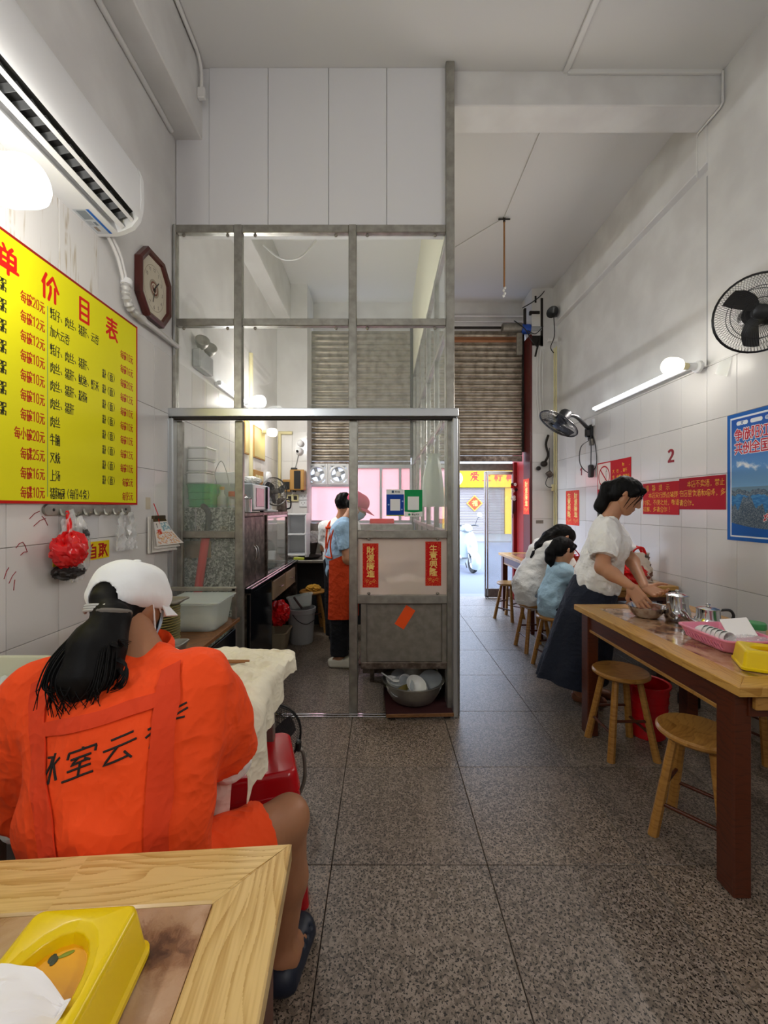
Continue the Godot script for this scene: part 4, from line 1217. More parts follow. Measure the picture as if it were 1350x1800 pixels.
func tub(g: Geo, w: float, d: float, h: float, taper: float, th: float, lip := 0.012, rad := 0.03):
	# an open rectangular box with rounded corners, base at y = 0
	var loop := func(x, z, y, r):
		var o := PackedVector3Array()
		for q in 4:
			var cx: float = (x - r) * [1, -1, -1, 1][q]
			var cz: float = (z - r) * [1, 1, -1, -1][q]
			for k in 5:
				var a := (q + k / 4.0) * PI / 2
				o.append(Vector3(cx + cos(a) * r, y, cz + sin(a) * r))
		return o
	var x0 := w / 2 - taper
	var z0 := d / 2 - taper
	var rows := [loop.call(0.004, 0.004, 0.0, 0.003), loop.call(x0 - 0.01, z0 - 0.01, 0.0, rad), loop.call(x0, z0, 0.01, rad), loop.call(w / 2, d / 2, h - 0.006, rad), loop.call(w / 2 + lip, d / 2 + lip, h - 0.006, rad + lip), loop.call(w / 2 + lip, d / 2 + lip, h, rad + lip), loop.call(w / 2 - th, d / 2 - th, h, rad - th * 0.5), loop.call(x0 - th, z0 - th, 0.01 + th, rad - th * 0.5), loop.call(0.004, 0.004, th, 0.003)]
	grid(g, rows, true, 40.0, true)

func fan_head(t: Node3D, b: Transform3D, r: float, wires: int, m = "black_plastic", deep := 0.09):
	# guard of wires front and back, ring, hub, three blades and motor; the fan looks along +z of b
	var g := Geo.new()
	for s in [0, 1]:
		for k in wires:
			var a := TAU * k / wires
			var tw := 0.5 if s == 0 else -0.25
			var pts := []
			for i in 6:
				var u := i / 5.0
				var rr := lerpf(r * 0.16, r, u)
				var zz := (deep * 0.5 * sqrt(maxf(1.0 - pow(u, 3.0), 0.0))) * (1 if s == 0 else -1)
				pts.append(b * Vector3(cos(a + tw * u) * rr, sin(a + tw * u) * rr, zz))
			tube(g, pts, 0.0011, 3, false, false)
	part("guard_wires", g, m, t)
	g = Geo.new()
	for q in [[r, 0.0, 0.006], [r * 0.99, 0.012, 0.003], [r * 0.66, deep * 0.42, 0.002], [r * 0.66, -deep * 0.42, 0.002], [r * 0.36, deep * 0.48, 0.002]]:
		var pts := []
		for k in 36: pts.append(b * Vector3(cos(TAU * k / 36) * q[0], sin(TAU * k / 36) * q[0], q[1]))
		tube(g, pts, q[2], 6, true)
	part("guard_ring", g, m, t)
	g = Geo.new()
	var up := Transform3D(Basis.from_euler(Vector3(PI / 2, 0, 0)), Vector3.ZERO)
	lathe(g, [[0.0, deep * 0.46], [r * 0.17, deep * 0.46], [r * 0.19, deep * 0.5], [r * 0.12, deep * 0.56], [0.0, deep * 0.57]], 20, b * up)
	part("badge", g, m, t)
	g = Geo.new()
	lathe(g, [[0.0, -0.02], [r * 0.16, -0.02], [r * 0.17, 0.015], [r * 0.1, 0.03], [0.0, 0.032]], 20, b * up)
	part("hub", g, m, t)
	for k in 3:
		g = Geo.new()
		var rows := []
		for i in 7:
			var u := i / 6.0
			var rr := lerpf(r * 0.14, r * 0.86, u)
			var wd := r * (0.18 + 0.34 * sin(u * 2.3))
			var row := PackedVector3Array()
			for j in 5:
				var q := (j / 4.0 - 0.5) * wd
				var a := TAU * k / 3 + q / rr * 0.9 + u * 0.4
				row.append(b * Vector3(cos(a) * rr, sin(a) * rr, -q * 0.35))
			rows.append(row)
		sheet(g, rows, 0.002)
		part("blade", g, hexm("fan_blade", "3a3a3c", 0.35), t)
	g = Geo.new()
	lathe(g, [[0.0, -deep * 0.5 - 0.12], [r * 0.2, -deep * 0.5 - 0.115], [r * 0.28, -deep * 0.5 - 0.09], [r * 0.3, -deep * 0.5 - 0.01], [r * 0.22, -deep * 0.46], [0.0, -deep * 0.46]], 24, b * up)
	part("motor", g, m, t)

func build_kitchen():
	# counter along the left wall
	var c := thing("kitchen_counter", "dark counter with steel edge along the kitchen's left wall", "counter", Vector3(-1.16, 0, -3.7))
	var w := world(c)
	part("worktop", geo_box(Vector3(-1.155, 0.785, -3.72), Vector3(0.47, 0.03, 1.62), 0.004), "black_gloss", c, w)
	for k in 3: part("edge_strip", geo_box(Vector3(-0.925 - 0.035 * k, 0.802, -3.72), Vector3(0.014, 0.006, 1.62), 0.002), "bright_steel", c, w)
	part("front_panel", geo_box(Vector3(-0.945, 0.385, -3.2), Vector3(0.02, 0.75, 0.58), 0.003), "black_gloss", c, w)
	for z in [-2.93, -3.5, -4.5]: part("upright", geo_box(Vector3(-1.155, 0.385, z), Vector3(0.44, 0.76, 0.025), 0.003), "dark_steel", c, w)
	part("shelf", geo_box(Vector3(-1.2, 0.28, -4.0), Vector3(0.36, 0.02, 0.98), 0.003), "dark_steel", c, w)
	for k in 2:
		var dr := Node3D.new()
		dr.name = "drawer"
		c.add_child(dr, true)
		dr.transform = w * T(Vector3(-0.935, 0.665, -3.74 - 0.44 * k))
		part("front", geo_box(Vector3.ZERO, Vector3(0.018, 0.16, 0.42), 0.003), "tan_board", dr)
		var g := Geo.new()
		for s in [-0.03, 0.03]: rod(g, Vector3(0.008, 0, s), Vector3(0.03, 0, s), 0.004, 6)
		rod(g, Vector3(0.03, 0, -0.035), Vector3(0.03, 0, 0.035), 0.005, 8)
		part("handle", g, "bright_steel", dr)
	# granite slab at the counter's end
	solo("granite_slab", between(Vector3(-1.39, 0.02, -2.85), Vector3(-1.0, 1.375, -2.88), 0.003), "green_granite", "upright grey-green granite slab behind the left glass panel", "stone slab")
	# cupboard
	var cb := thing("steel_cupboard", "dark steel cupboard with two doors standing on the kitchen counter", "cupboard", Vector3(-1.17, 0.8, -3.15))
	w = world(cb)
	part("body", between(Vector3(-1.385, 0.803, -2.9), Vector3(-0.985, 1.31, -3.42)), "dark_steel", cb, w)
	part("top_board", between(Vector3(-1.39, 1.31, -2.89), Vector3(-0.96, 1.335, -4.2), 0.003), "dark_steel", cb, w)
	for k in 2:
		var dr := Node3D.new()
		dr.name = "door"
		cb.add_child(dr, true)
		dr.transform = w * T(Vector3(-0.978, 1.055, -3.03 - 0.26 * k))
		part("leaf", geo_box(Vector3.ZERO, Vector3(0.014, 0.50, 0.255), 0.003), "dark_steel", dr)
		var g := Geo.new()
		var s := -1.0 if k == 0 else 1.0
		var pts := []
		for i in 9: pts.append(Vector3(0.006 + 0.02 * sin(PI * i / 8.0), -0.03 + 0.055 * cos(PI * i / 8.0), s * (0.085 + 0.018 - 0.05 * sin(PI * i / 8.0) * -1.0 * 0.0)))
		tube(g, pts, 0.005, 8)
		part("handle", g, "bright_steel", dr)
	# glass cabinet with water jugs
	var gc := thing("glass_cabinet", "small glass-fronted cabinet beyond the steel cupboard", "cabinet", Vector3(-1.17, 0.8, -3.85))
	w = world(gc)
	for z in [-3.45, -4.18]:
		for x in [-1.37, -0.97]: part("post", geo_box(Vector3(x, 1.055, z), Vector3(0.025, 0.51, 0.025), 0.003), "dark_steel", gc, w)
	part("top_rail", geo_box(Vector3(-0.97, 1.295, -3.815), Vector3(0.02, 0.025, 0.72), 0.003), "alu", gc, w)
	part("pane", between(Vector3(-0.972, 0.81, -3.47), Vector3(-0.968, 1.28, -4.16)), "glass", gc, w)
	var jug := func(x, z, r, h, m, label):
		var g := Geo.new()
		lathe(g, [[0.0, 0.0], [r, 0.0], [r * 1.02, 0.02], [r, h * 0.3], [r * 1.02, h * 0.34], [r, h * 0.66], [r * 0.8, h * 0.82], [r * 0.32, h * 0.9], [r * 0.32, h], [0.0, h]], 20)
		solo("water_jug", g, m, label, "jug", "", T(Vector3(x, 0.803, z)))
	jug.call(-1.10, -3.66, 0.08, 0.34, "clear_plastic", "clear plastic water jug inside the glass cabinet")
	jug.call(-1.12, -3.95, 0.09, 0.30, "milky_plastic", "milky plastic jug behind the clear jug in the glass cabinet")
	# white shelf unit at the back
	var sh := thing("white_shelf", "small white shelf unit at the far end of the kitchen counter", "shelf", Vector3(-1.0, 0.77, -4.95))
	w = world(sh)
	for x in [-1.13, -0.895]: part("side", geo_box(Vector3(x, 1.04, -4.95), Vector3(0.016, 0.52, 0.26), 0.002), "white_plastic", sh, w)
	for y in [0.82, 1.06, 1.295]: part("shelf", geo_box(Vector3(-1.01, y, -4.95), Vector3(0.25, 0.016, 0.26), 0.002), "white_plastic", sh, w)
	part("back", geo_box(Vector3(-1.01, 1.05, -5.07), Vector3(0.24, 0.48, 0.01)), "white_plastic", sh, w)
	# back counter with stove
	var bk := thing("stove_counter", "black counter with steel top under the kitchen window", "counter", Vector3(-0.35, 0, -5.1))
	w = world(bk)
	part("top", between(Vector3(-1.39, 0.74, -4.72), Vector3(0.42, 0.77, -5.45), 0.004), "dull_steel", bk, w)
	part("front", between(Vector3(-1.39, 0.0, -4.86), Vector3(0.42, 0.735, -4.90)), "black_matte", bk, w)
	for k in 4: part("leg", geo_box(Vector3(-1.0 + 0.45 * k, 0.37, -4.80), Vector3(0.03, 0.73, 0.03)), "dark_iron", bk, w)
	var pan := func(called, x, z, r, h, m, label):
		var g := Geo.new()
		lathe(g, [[0.0, 0.0], [r * 0.7, 0.0], [r, h], [r * 1.03, h], [r * 1.03, h + 0.004], [r * 0.96, h + 0.002], [r * 0.66, 0.006], [0.0, 0.006]], 24)
		solo(called, g, m, label, called.split("_")[-1], "", T(Vector3(x, 0.772, z)))
	pan.call("frying_pan", -0.86, -4.9, 0.14, 0.03, "dark_iron", "wide dark pan on the stove counter left of the workers")
	pan.call("cooking_pot", -0.92, -5.2, 0.11, 0.16, "dark_iron", "dark pot at the back of the stove counter")
	pan.call("cooking_pot", -0.70, -5.25, 0.10, 0.19, "black_matte", "taller black pot beside the dark pot on the stove counter")
	var g := Geo.new()
	crumple(g, Vector3(-0.84, 1.0, -5.2), Vector3(0.10, 0.07, 0.06), 5, 0.5)
	solo("plastic_bag", g, "film_plastic", "crumpled clear bag lying on the pots at the back", "bag")
	solo("carton", between(Vector3(-0.69, 0.772, -4.78), Vector3(-0.62, 0.87, -4.84), 0.002), "white_plastic", "small white carton at the edge of the stove counter", "carton")
	solo("green_tray", between(Vector3(-1.02, 0.772, -4.74), Vector3(-0.90, 0.80, -4.80), 0.004), hexm("lime_plastic", "b9c23c", 0.4), "yellow-green tray at the corner of the stove counter", "tray")
	# steel splash panel and sill under the window
	struct("window_sill", between(Vector3(-1.04, 0.0, -5.75), Vector3(0.43, 1.155, -5.80)), "dull_steel", "dull steel panel under the kitchen window")
	solo("red_tray", between(Vector3(-0.17, 1.157, -5.62), Vector3(0.16, 1.22, -5.79), 0.006), "red_film", "long red tray on the kitchen window sill", "tray")
	solo("sill_shelf", between(Vector3(-0.5, 1.06, -5.42), Vector3(0.40, 1.156, -5.75), 0.004), "steel", "steel ledge under the kitchen window", "ledge")
	on_cupboard()
	# things on the left wall and back wall
	g = Geo.new()
	rod(g, Vector3(-1.385, 1.6, -4.36), Vector3(-1.385, 3.0, -4.36), 0.022, 10)
	struct("trim_9", g, "cream_plastic", "upright cream pipe on the kitchen's left wall")
	g = Geo.new()
	rod(g, Vector3(-1.36, 1.3, -5.47), Vector3(-1.36, 2.35, -5.47), 0.022, 10)
	rod(g, Vector3(-1.37, 2.36, -5.47), Vector3(-1.19, 2.36, -5.47), 0.022, 10)
	struct("trim_10", g, "cream_plastic", "cream pipe in the kitchen's back corner")
	for k in 2:
		var z0 := -4.17 if k == 0 else -4.47
		var p := thing("framed_notice", ["narrow yellowed framed notice left of the cream pipe", "yellowed framed notice right of the cream pipe"][k], "framed notice", Vector3(-1.39, 1.92, z0))
		w = world(p)
		var z1 := z0 - (0.14 if k == 0 else 0.42)
		part("frame", between(Vector3(-1.398, 1.92, z0), Vector3(-1.385, 2.27, z1), 0.003), "speaker_wood", p, w)
		part("sheet", between(Vector3(-1.386, 1.935, z0 - 0.015), Vector3(-1.383, 2.255, z1 + 0.015)), "frame_paper", p, w)
	var em := thing("emergency_light", "twin emergency lamps on a white box high on the kitchen's left wall", "emergency light", Vector3(XL + 0.002, 2.42, -3.16))
	part("box", geo_box(Vector3(0.03, 0.06, 0), Vector3(0.06, 0.14, 0.24), 0.008), "grey_plastic", em)
	for s in [-0.07, 0.07]:
		g = Geo.new()
		lathe(g, [[0.0, -0.035], [0.03, -0.035], [0.045, 0.0], [0.052, 0.035], [0.045, 0.04], [0.0, 0.03]], 20, T(Vector3(0.05, 0.18, s), Vector3(60, 0, -30)))
		part("lamp_head", g, "dull_steel", em)
	g = Geo.new()
	tube(g, curve([Vector3(-0.45, 4.34, -4.1), Vector3(-0.55, 4.1, -4.0), Vector3(-0.75, 3.75, -3.9), Vector3(-0.95, 3.72, -3.9), Vector3(-1.12, 3.85, -3.9)], 5), 0.009, 6)
	struct("trim_14", g, "white_duct", "loose white cable sagging below the kitchen ceiling")
	# camera, ball lamp, speaker
	var cam := thing("security_camera", "white dome camera on the kitchen's back wall", "camera", Vector3(-1.10, 2.12, -5.45))
	g = Geo.new()
	lathe(g, [[0.0, -0.05], [0.055, -0.05], [0.055, -0.03], [0.045, -0.02], [0.0, -0.02]], 20, T(Vector3.ZERO, Vector3(90, 0, 0)))
	part("mount", g, "white_plastic", cam)
	g = Geo.new()
	ball(g, Vector3(0, 0, 0.005), Vector3(0.045, 0.045, 0.045), 16)
	part("body", g, "white_plastic", cam)
	g = Geo.new()
	ball(g, Vector3(-0.008, -0.008, 0.035), Vector3(0.022, 0.022, 0.018), 12)
	part("lens", g, "black_gloss", cam)
	g = Geo.new()
	tube(g, [Vector3(-0.01, -0.04, -0.03), Vector3(-0.05, -0.2, -0.035), Vector3(-0.065, -0.24, -0.03)], 0.005, 6)
	part("cable", g, "grey_plastic", cam)
	g = Geo.new()
	ball(g, Vector3(-1.083, 2.225, -5.44), Vector3(0.042, 0.042, 0.035), 16)
	lathe(g, [[0.0, 0.0], [0.03, 0.0], [0.03, 0.03], [0.0, 0.03]], 16, T(Vector3(-1.083, 2.225, -5.50), Vector3(90, 0, 0)))
	solo("ball_fitting", g, "white_plastic", "round white ball fitting above the dome camera", "fitting")
	g = Geo.new()
	box(g, Vector3(-1.165, 1.885, -5.46), Vector3(0.08, 0.03, 0.05), 0.008, Transform3D())
	solo("adapter_plug", g, "black_plastic", "black plug lying on top of the wooden speaker box", "plug")
	var sp := thing("speaker_box", "wooden speaker box with dark grille on the kitchen's back wall", "speaker", Vector3(-1.105, 1.60, -5.42))
	part("cabinet", geo_box(Vector3(0, 0.133, 0), Vector3(0.185, 0.265, 0.14), 0.008), "speaker_wood", sp)
	part("grille", geo_box(Vector3(0.005, 0.133, 0.072), Vector3(0.085, 0.235, 0.008), 0.003), "black_matte", sp)
	for s in [-0.05, 0.06]: part("bracket", geo_box(Vector3(s, -0.012, -0.01), Vector3(0.02, 0.02, 0.11)), "dark_iron", sp)
	sp = thing("altar_shelf", "small wooden wall box with dark front left of the speaker", "shelf", Vector3(-1.255, 1.58, -5.45))
	part("box", geo_box(Vector3(0, 0.08, 0), Vector3(0.10, 0.16, 0.09), 0.004), "speaker_wood", sp)
	part("front", geo_box(Vector3(0, 0.08, 0.046), Vector3(0.086, 0.10, 0.006)), "black_matte", sp)
	var so := thing("socket_panel", "white double socket panel beside the pink kitchen window", "socket", Vector3(-1.05, 1.47, -5.49))
	for y in [0.045, -0.045]:
		part("plate", geo_box(Vector3(0, y, 0), Vector3(0.10, 0.085, 0.02), 0.004), "white_plastic", so)
		g = Geo.new()
		for q in [[-0.02, 0.01], [0.02, 0.01], [0.0, -0.015]]: box(g, Vector3(q[0], y + q[1], 0.011), Vector3(0.005, 0.014, 0.002))
		part("slots", g, "black_plastic", so)
	so = thing("meter_box", "small cream meter box left of the socket panel", "meter box", Vector3(-1.19, 1.50, -5.485))
	part("case", geo_box(Vector3.ZERO, Vector3(0.15, 0.09, 0.03), 0.004), "cream_plastic", so)
	for s in [-0.035, 0.04]: part("window", geo_box(Vector3(s, 0, 0.016), Vector3(0.045, 0.05, 0.004)), "dark_iron", so)
	# exhaust fans
	for k in 2:
		var x := -0.91 + 0.295 * k
		var ef := thing("exhaust_fan", ["left one of the two white square exhaust fans in the window", "right one of the two white square exhaust fans in the window"][k], "exhaust fan", Vector3(x, 1.84, -5.80), 0, "exhaust fans")
		g = Geo.new()
		for s in [-1, 1]:
			box(g, Vector3(s * 0.13, 0, 0), Vector3(0.033, 0.293, 0.05), 0.006)
			box(g, Vector3(0, s * 0.13, 0), Vector3(0.23, 0.033, 0.05), 0.006)
		part("frame", g, "white_plastic", ef)
		g = Geo.new()
		lathe(g, [[0.095, -0.02], [0.128, -0.02], [0.128, 0.028], [0.105, 0.032], [0.095, 0.02]], 32, T(Vector3.ZERO, Vector3(90, 0, 0)))
		for a in 4: box(g, Vector3(0.118, 0.118, 0).rotated(Vector3.BACK, a * PI / 2), Vector3(0.05, 0.05, 0.03), 0.0)
		part("ring", g, "white_plastic", ef)
		g = Geo.new()
		lathe(g, [[0.0, -0.01], [0.042, -0.01], [0.042, 0.02], [0.03, 0.034], [0.0, 0.036]], 24, T(Vector3.ZERO, Vector3(90, 0, 0)))
		part("hub", g, "white_plastic", ef)
		for b in 4:
			g = Geo.new()
			box(g, Vector3(0.066, 0, -0.005), Vector3(0.06, 0.05, 0.003), 0.0, T(Vector3.ZERO, Vector3(0, 0, 90.0 * b + 20)) * T(Vector3.ZERO, Vector3(28, 0, 0)))
			part("blade", g, "grey_plastic", ef)
	under_counter()

func on_cupboard():
	# on the cupboard's top board, 1.335 high
	var y := 1.336
	var t := thing("green_basket", "translucent green plastic basket on the cupboard behind the left glass", "basket", Vector3(-1.29, y, -3.0))
	var g := Geo.new()
	tub(g, 0.185, 0.17, 0.205, 0.012, 0.004, 0.006, 0.02)
	part("tub", g, glass("green_film", hexc("37b06c"), 0.72, 0.15), t)
	g = Geo.new()
	for k in 3: tube(g, [Vector3(-0.08, 0.05 + 0.05 * k, 0.087), Vector3(0.08, 0.05 + 0.05 * k, 0.087)], 0.003, 6)
	part("ridge", g, "green_plastic", t)
	for k in 3:
		t = thing("foam_box", ["white takeaway box at the bottom of the stack on the green basket", "white takeaway box in the middle of the stack on the green basket", "white takeaway box on top of the stack on the green basket"][k], "box", Vector3(-1.315 + 0.004 * k, y + 0.207 + 0.088 * k, -3.0), [0, 2, -2][k], "takeaway boxes on the green basket")
		part("tray", geo_box(Vector3(0, 0.038, 0), Vector3(0.14, 0.074, 0.15), 0.008), "white_plastic", t)
		part("lid", geo_box(Vector3(0, 0.081, 0), Vector3(0.146, 0.010, 0.156), 0.004), "ceramic", t)
	t = thing("spice_jar", "clear jar with a red lid on the cupboard beside the olive post", "jar", Vector3(-1.075, y, -3.0))
	g = Geo.new()
	lathe(g, [[0.0, 0.0], [0.042, 0.0], [0.045, 0.01], [0.045, 0.105], [0.036, 0.12], [0.0, 0.12]], 20)
	part("glass_body", g, "clear_plastic", t)
	g = Geo.new()
	lathe(g, [[0.0, 0.118], [0.04, 0.118], [0.04, 0.15], [0.036, 0.155], [0.0, 0.155]], 20)
	part("lid", g, hexm("lid_red", "b5402c", 0.4), t)
	t = thing("sauce_bottle", "pale plastic bottle with a wooden stick in it behind the glass", "bottle", Vector3(-1.17, y, -3.02))
	g = Geo.new()
	lathe(g, [[0.0, 0.0], [0.03, 0.0], [0.032, 0.012], [0.032, 0.11], [0.014, 0.14], [0.014, 0.17], [0.0, 0.17]], 18)
	part("body", g, "milky_plastic", t)
	g = Geo.new()
	lathe(g, [[0.0, 0.168], [0.017, 0.168], [0.017, 0.19], [0.0, 0.19]], 14)
	part("cap", g, "speaker_wood", t)
	t = thing("oil_bottle", "dark yellow oil bottle between the green basket and the pale bottle", "bottle", Vector3(-1.215, y, -3.05))
	g = Geo.new()
	lathe(g, [[0.0, 0.0], [0.026, 0.0], [0.026, 0.11], [0.01, 0.16], [0.01, 0.21], [0.0, 0.21]], 16)
	part("body", g, hexm("oil_yellow", "7d6a1c", 0.2), t)
	g = Geo.new()
	tube(g, curve([Vector3(0.0, 0.2, 0), Vector3(-0.02, 0.29, 0), Vector3(0.03, 0.38, 0.01), Vector3(0.07, 0.30, 0.01), Vector3(0.09, 0.2, 0.01)], 5), 0.003, 6)
	part("cord", g, "grey_plastic", t)
	# microwave
	t = thing("microwave_oven", "grey microwave oven with a dark glass door on the steel cupboard", "microwave", Vector3(-1.18, y, -3.47))
	part("case", geo_box(Vector3(-0.01, 0.12, 0), Vector3(0.34, 0.22, 0.46), 0.008), hexm("grey_enamel", "98a0a4", 0.35), t)
	part("door", geo_box(Vector3(0.168, 0.12, 0.06), Vector3(0.016, 0.20, 0.33), 0.004), "white_plastic", t)
	part("door_glass", geo_box(Vector3(0.178, 0.12, 0.075), Vector3(0.004, 0.15, 0.22), 0.002), hexm("smoked_glass", "6f6a63", 0.12), t)
	part("handle", geo_box(Vector3(0.185, 0.12, -0.09), Vector3(0.022, 0.19, 0.022), 0.006), "black_gloss", t)
	part("control_panel", geo_box(Vector3(0.168, 0.12, -0.165), Vector3(0.014, 0.20, 0.11), 0.004), hexm("pale_blue", "b9c4d6", 0.3), t)
	for s in [[-0.12, 0.18], [0.12, 0.18], [-0.12, -0.18], [0.12, -0.18]]: part("foot", geo_box(Vector3(s[0], 0.005, s[1]), Vector3(0.03, 0.012, 0.03)), "black_plastic", t)
	# box and a tray of cups on the microwave
	solo("white_carton", geo_box(Vector3(-1.25, 1.61, -3.38), Vector3(0.16, 0.09, 0.2), 0.004), "white_plastic", "white box lying on the microwave", "box")
	g = Geo.new()
	crumple(g, Vector3(-1.13, 1.60, -3.52), Vector3(0.09, 0.035, 0.10), 31, 0.35)
	solo("cloth_bundle", g, "white_cloth", "folded white cloth on top of the microwave", "cloth")
	t = thing("fan_plug_board", "wooden board with sockets on the wall behind the microwave", "socket board", Vector3(-1.385, 1.70, -4.62))
	part("board", geo_box(Vector3.ZERO, Vector3(0.02, 0.17, 0.34), 0.004), "speaker_wood", t)
	for k in 3: part("socket", geo_box(Vector3(0.014, 0, -0.1 + 0.1 * k), Vector3(0.014, 0.06, 0.06), 0.004), "cream_plastic", t)
	g = Geo.new()
	lathe(g, [[0.0, 0.0], [0.07, 0.0], [0.07, 0.03], [0.05, 0.045], [0.03, 0.05], [0.0, 0.05]], 22, T(Vector3(-1.398, 1.74, -5.02), Vector3(0, 0, -90)))
	solo("wall_dial", g, "white_plastic", "round white timer on the kitchen wall above the fan", "timer")
	# desk fan
	t = thing("desk_fan", "small grey desk fan on the cupboard beside the microwave", "fan", Vector3(-1.02, y, -3.92))
	fan_head(t, T(Vector3(0, 0.19, 0), Vector3(-8, 48, 0)), 0.135, 40, hexm("fan_grey", "5d5750", 0.4), 0.07)
	g = Geo.new()
	lathe(g, [[0.0, 0.0], [0.075, 0.0], [0.075, 0.012], [0.02, 0.02], [0.012, 0.1], [0.0, 0.1]], 20, T(Vector3(-0.06, 0, -0.06)))
	rod(g, Vector3(-0.06, 0.09, -0.06), Vector3(-0.05, 0.18, -0.05), 0.014, 8)
	part("stand", g, "white_plastic", t)
	for k in 2:
		t = thing("cooking_pot", ["small steel pot with lid on the cupboard in front of the microwave", "second steel pot on the cupboard nearer the olive post"][k], "pot", Vector3([-1.02, -1.10][k], y, [-3.08, -3.04][k]))
		g = Geo.new()
		lathe(g, [[0.0, 0.0], [0.044, 0.0], [0.046, 0.008], [0.046, 0.10], [0.050, 0.104], [0.0, 0.104]], 24)
		part("body", g, "bright_steel", t)
		g = Geo.new()
		lathe(g, [[0.0, 0.104], [0.049, 0.104], [0.046, 0.112], [0.015, 0.122], [0.006, 0.124], [0.008, 0.136], [0.0, 0.138]], 24)
		part("lid", g, "bright_steel", t)
	t = thing("electric_kettle", "black and steel electric kettle at the end of the cupboard top", "kettle", Vector3(-1.0, y, -4.12))
	g = Geo.new()
	lathe(g, [[0.0, 0.0], [0.05, 0.0], [0.052, 0.02], [0.046, 0.11], [0.04, 0.13], [0.012, 0.137], [0.010, 0.15], [0.0, 0.15]], 20)
	part("body", g, "dark_steel", t)
	g = Geo.new()
	tube(g, curve([Vector3(0.04, 0.12, 0), Vector3(0.085, 0.11, 0), Vector3(0.085, 0.04, 0), Vector3(0.05, 0.025, 0)], 4), 0.008, 8)
	part("handle", g, "black_plastic", t)
	# extinguisher-like red pole and black hose in front of the slab
	t = thing("red_roll", "long red plastic roll leaning on the granite slab", "roll", Vector3(-1.25, 0.75, -2.82))
	g = Geo.new()
	rod(g, Vector3(-0.028, -0.10, 0.0), Vector3(0.045, 0.43, -0.004), 0.028, 14)
	part("roll", g, "red_film", t)
	g = Geo.new()
	tube(g, curve([Vector3(0.045, 0.43, -0.004), Vector3(0.062, 0.52, -0.002), Vector3(0.065, 0.58, 0.0), Vector3(0.045, 0.62, -0.005), Vector3(0.015, 0.635, -0.03)], 5), 0.019, 10)
	part("hose", g, "black_plastic", t)
	g = Geo.new()
	rod(g, Vector3(-1.28, 1.29, -2.835), Vector3(-1.28, 1.37, -2.835), 0.004, 6)
	rod(g, Vector3(-1.28, 1.17, -2.835), Vector3(-1.28, 1.29, -2.835), 0.004, 6)
	solo("thin_rod", g, "grey_plastic", "thin grey rod standing against the granite slab", "rod")
	g = Geo.new()
	lathe(g, [[0.0, 0.0], [0.10, 0.0], [0.10, 0.115], [0.0, 0.115]], 28, T(Vector3(-1.275, 1.03, -2.838), Vector3(0, 0, 0), Vector3(1, 1, 0.1)))
	solo("brass_plate", g, hexm("brass", "7a6238", 0.35, 0.8), "tarnished brass plate fixed to the granite slab", "plate")

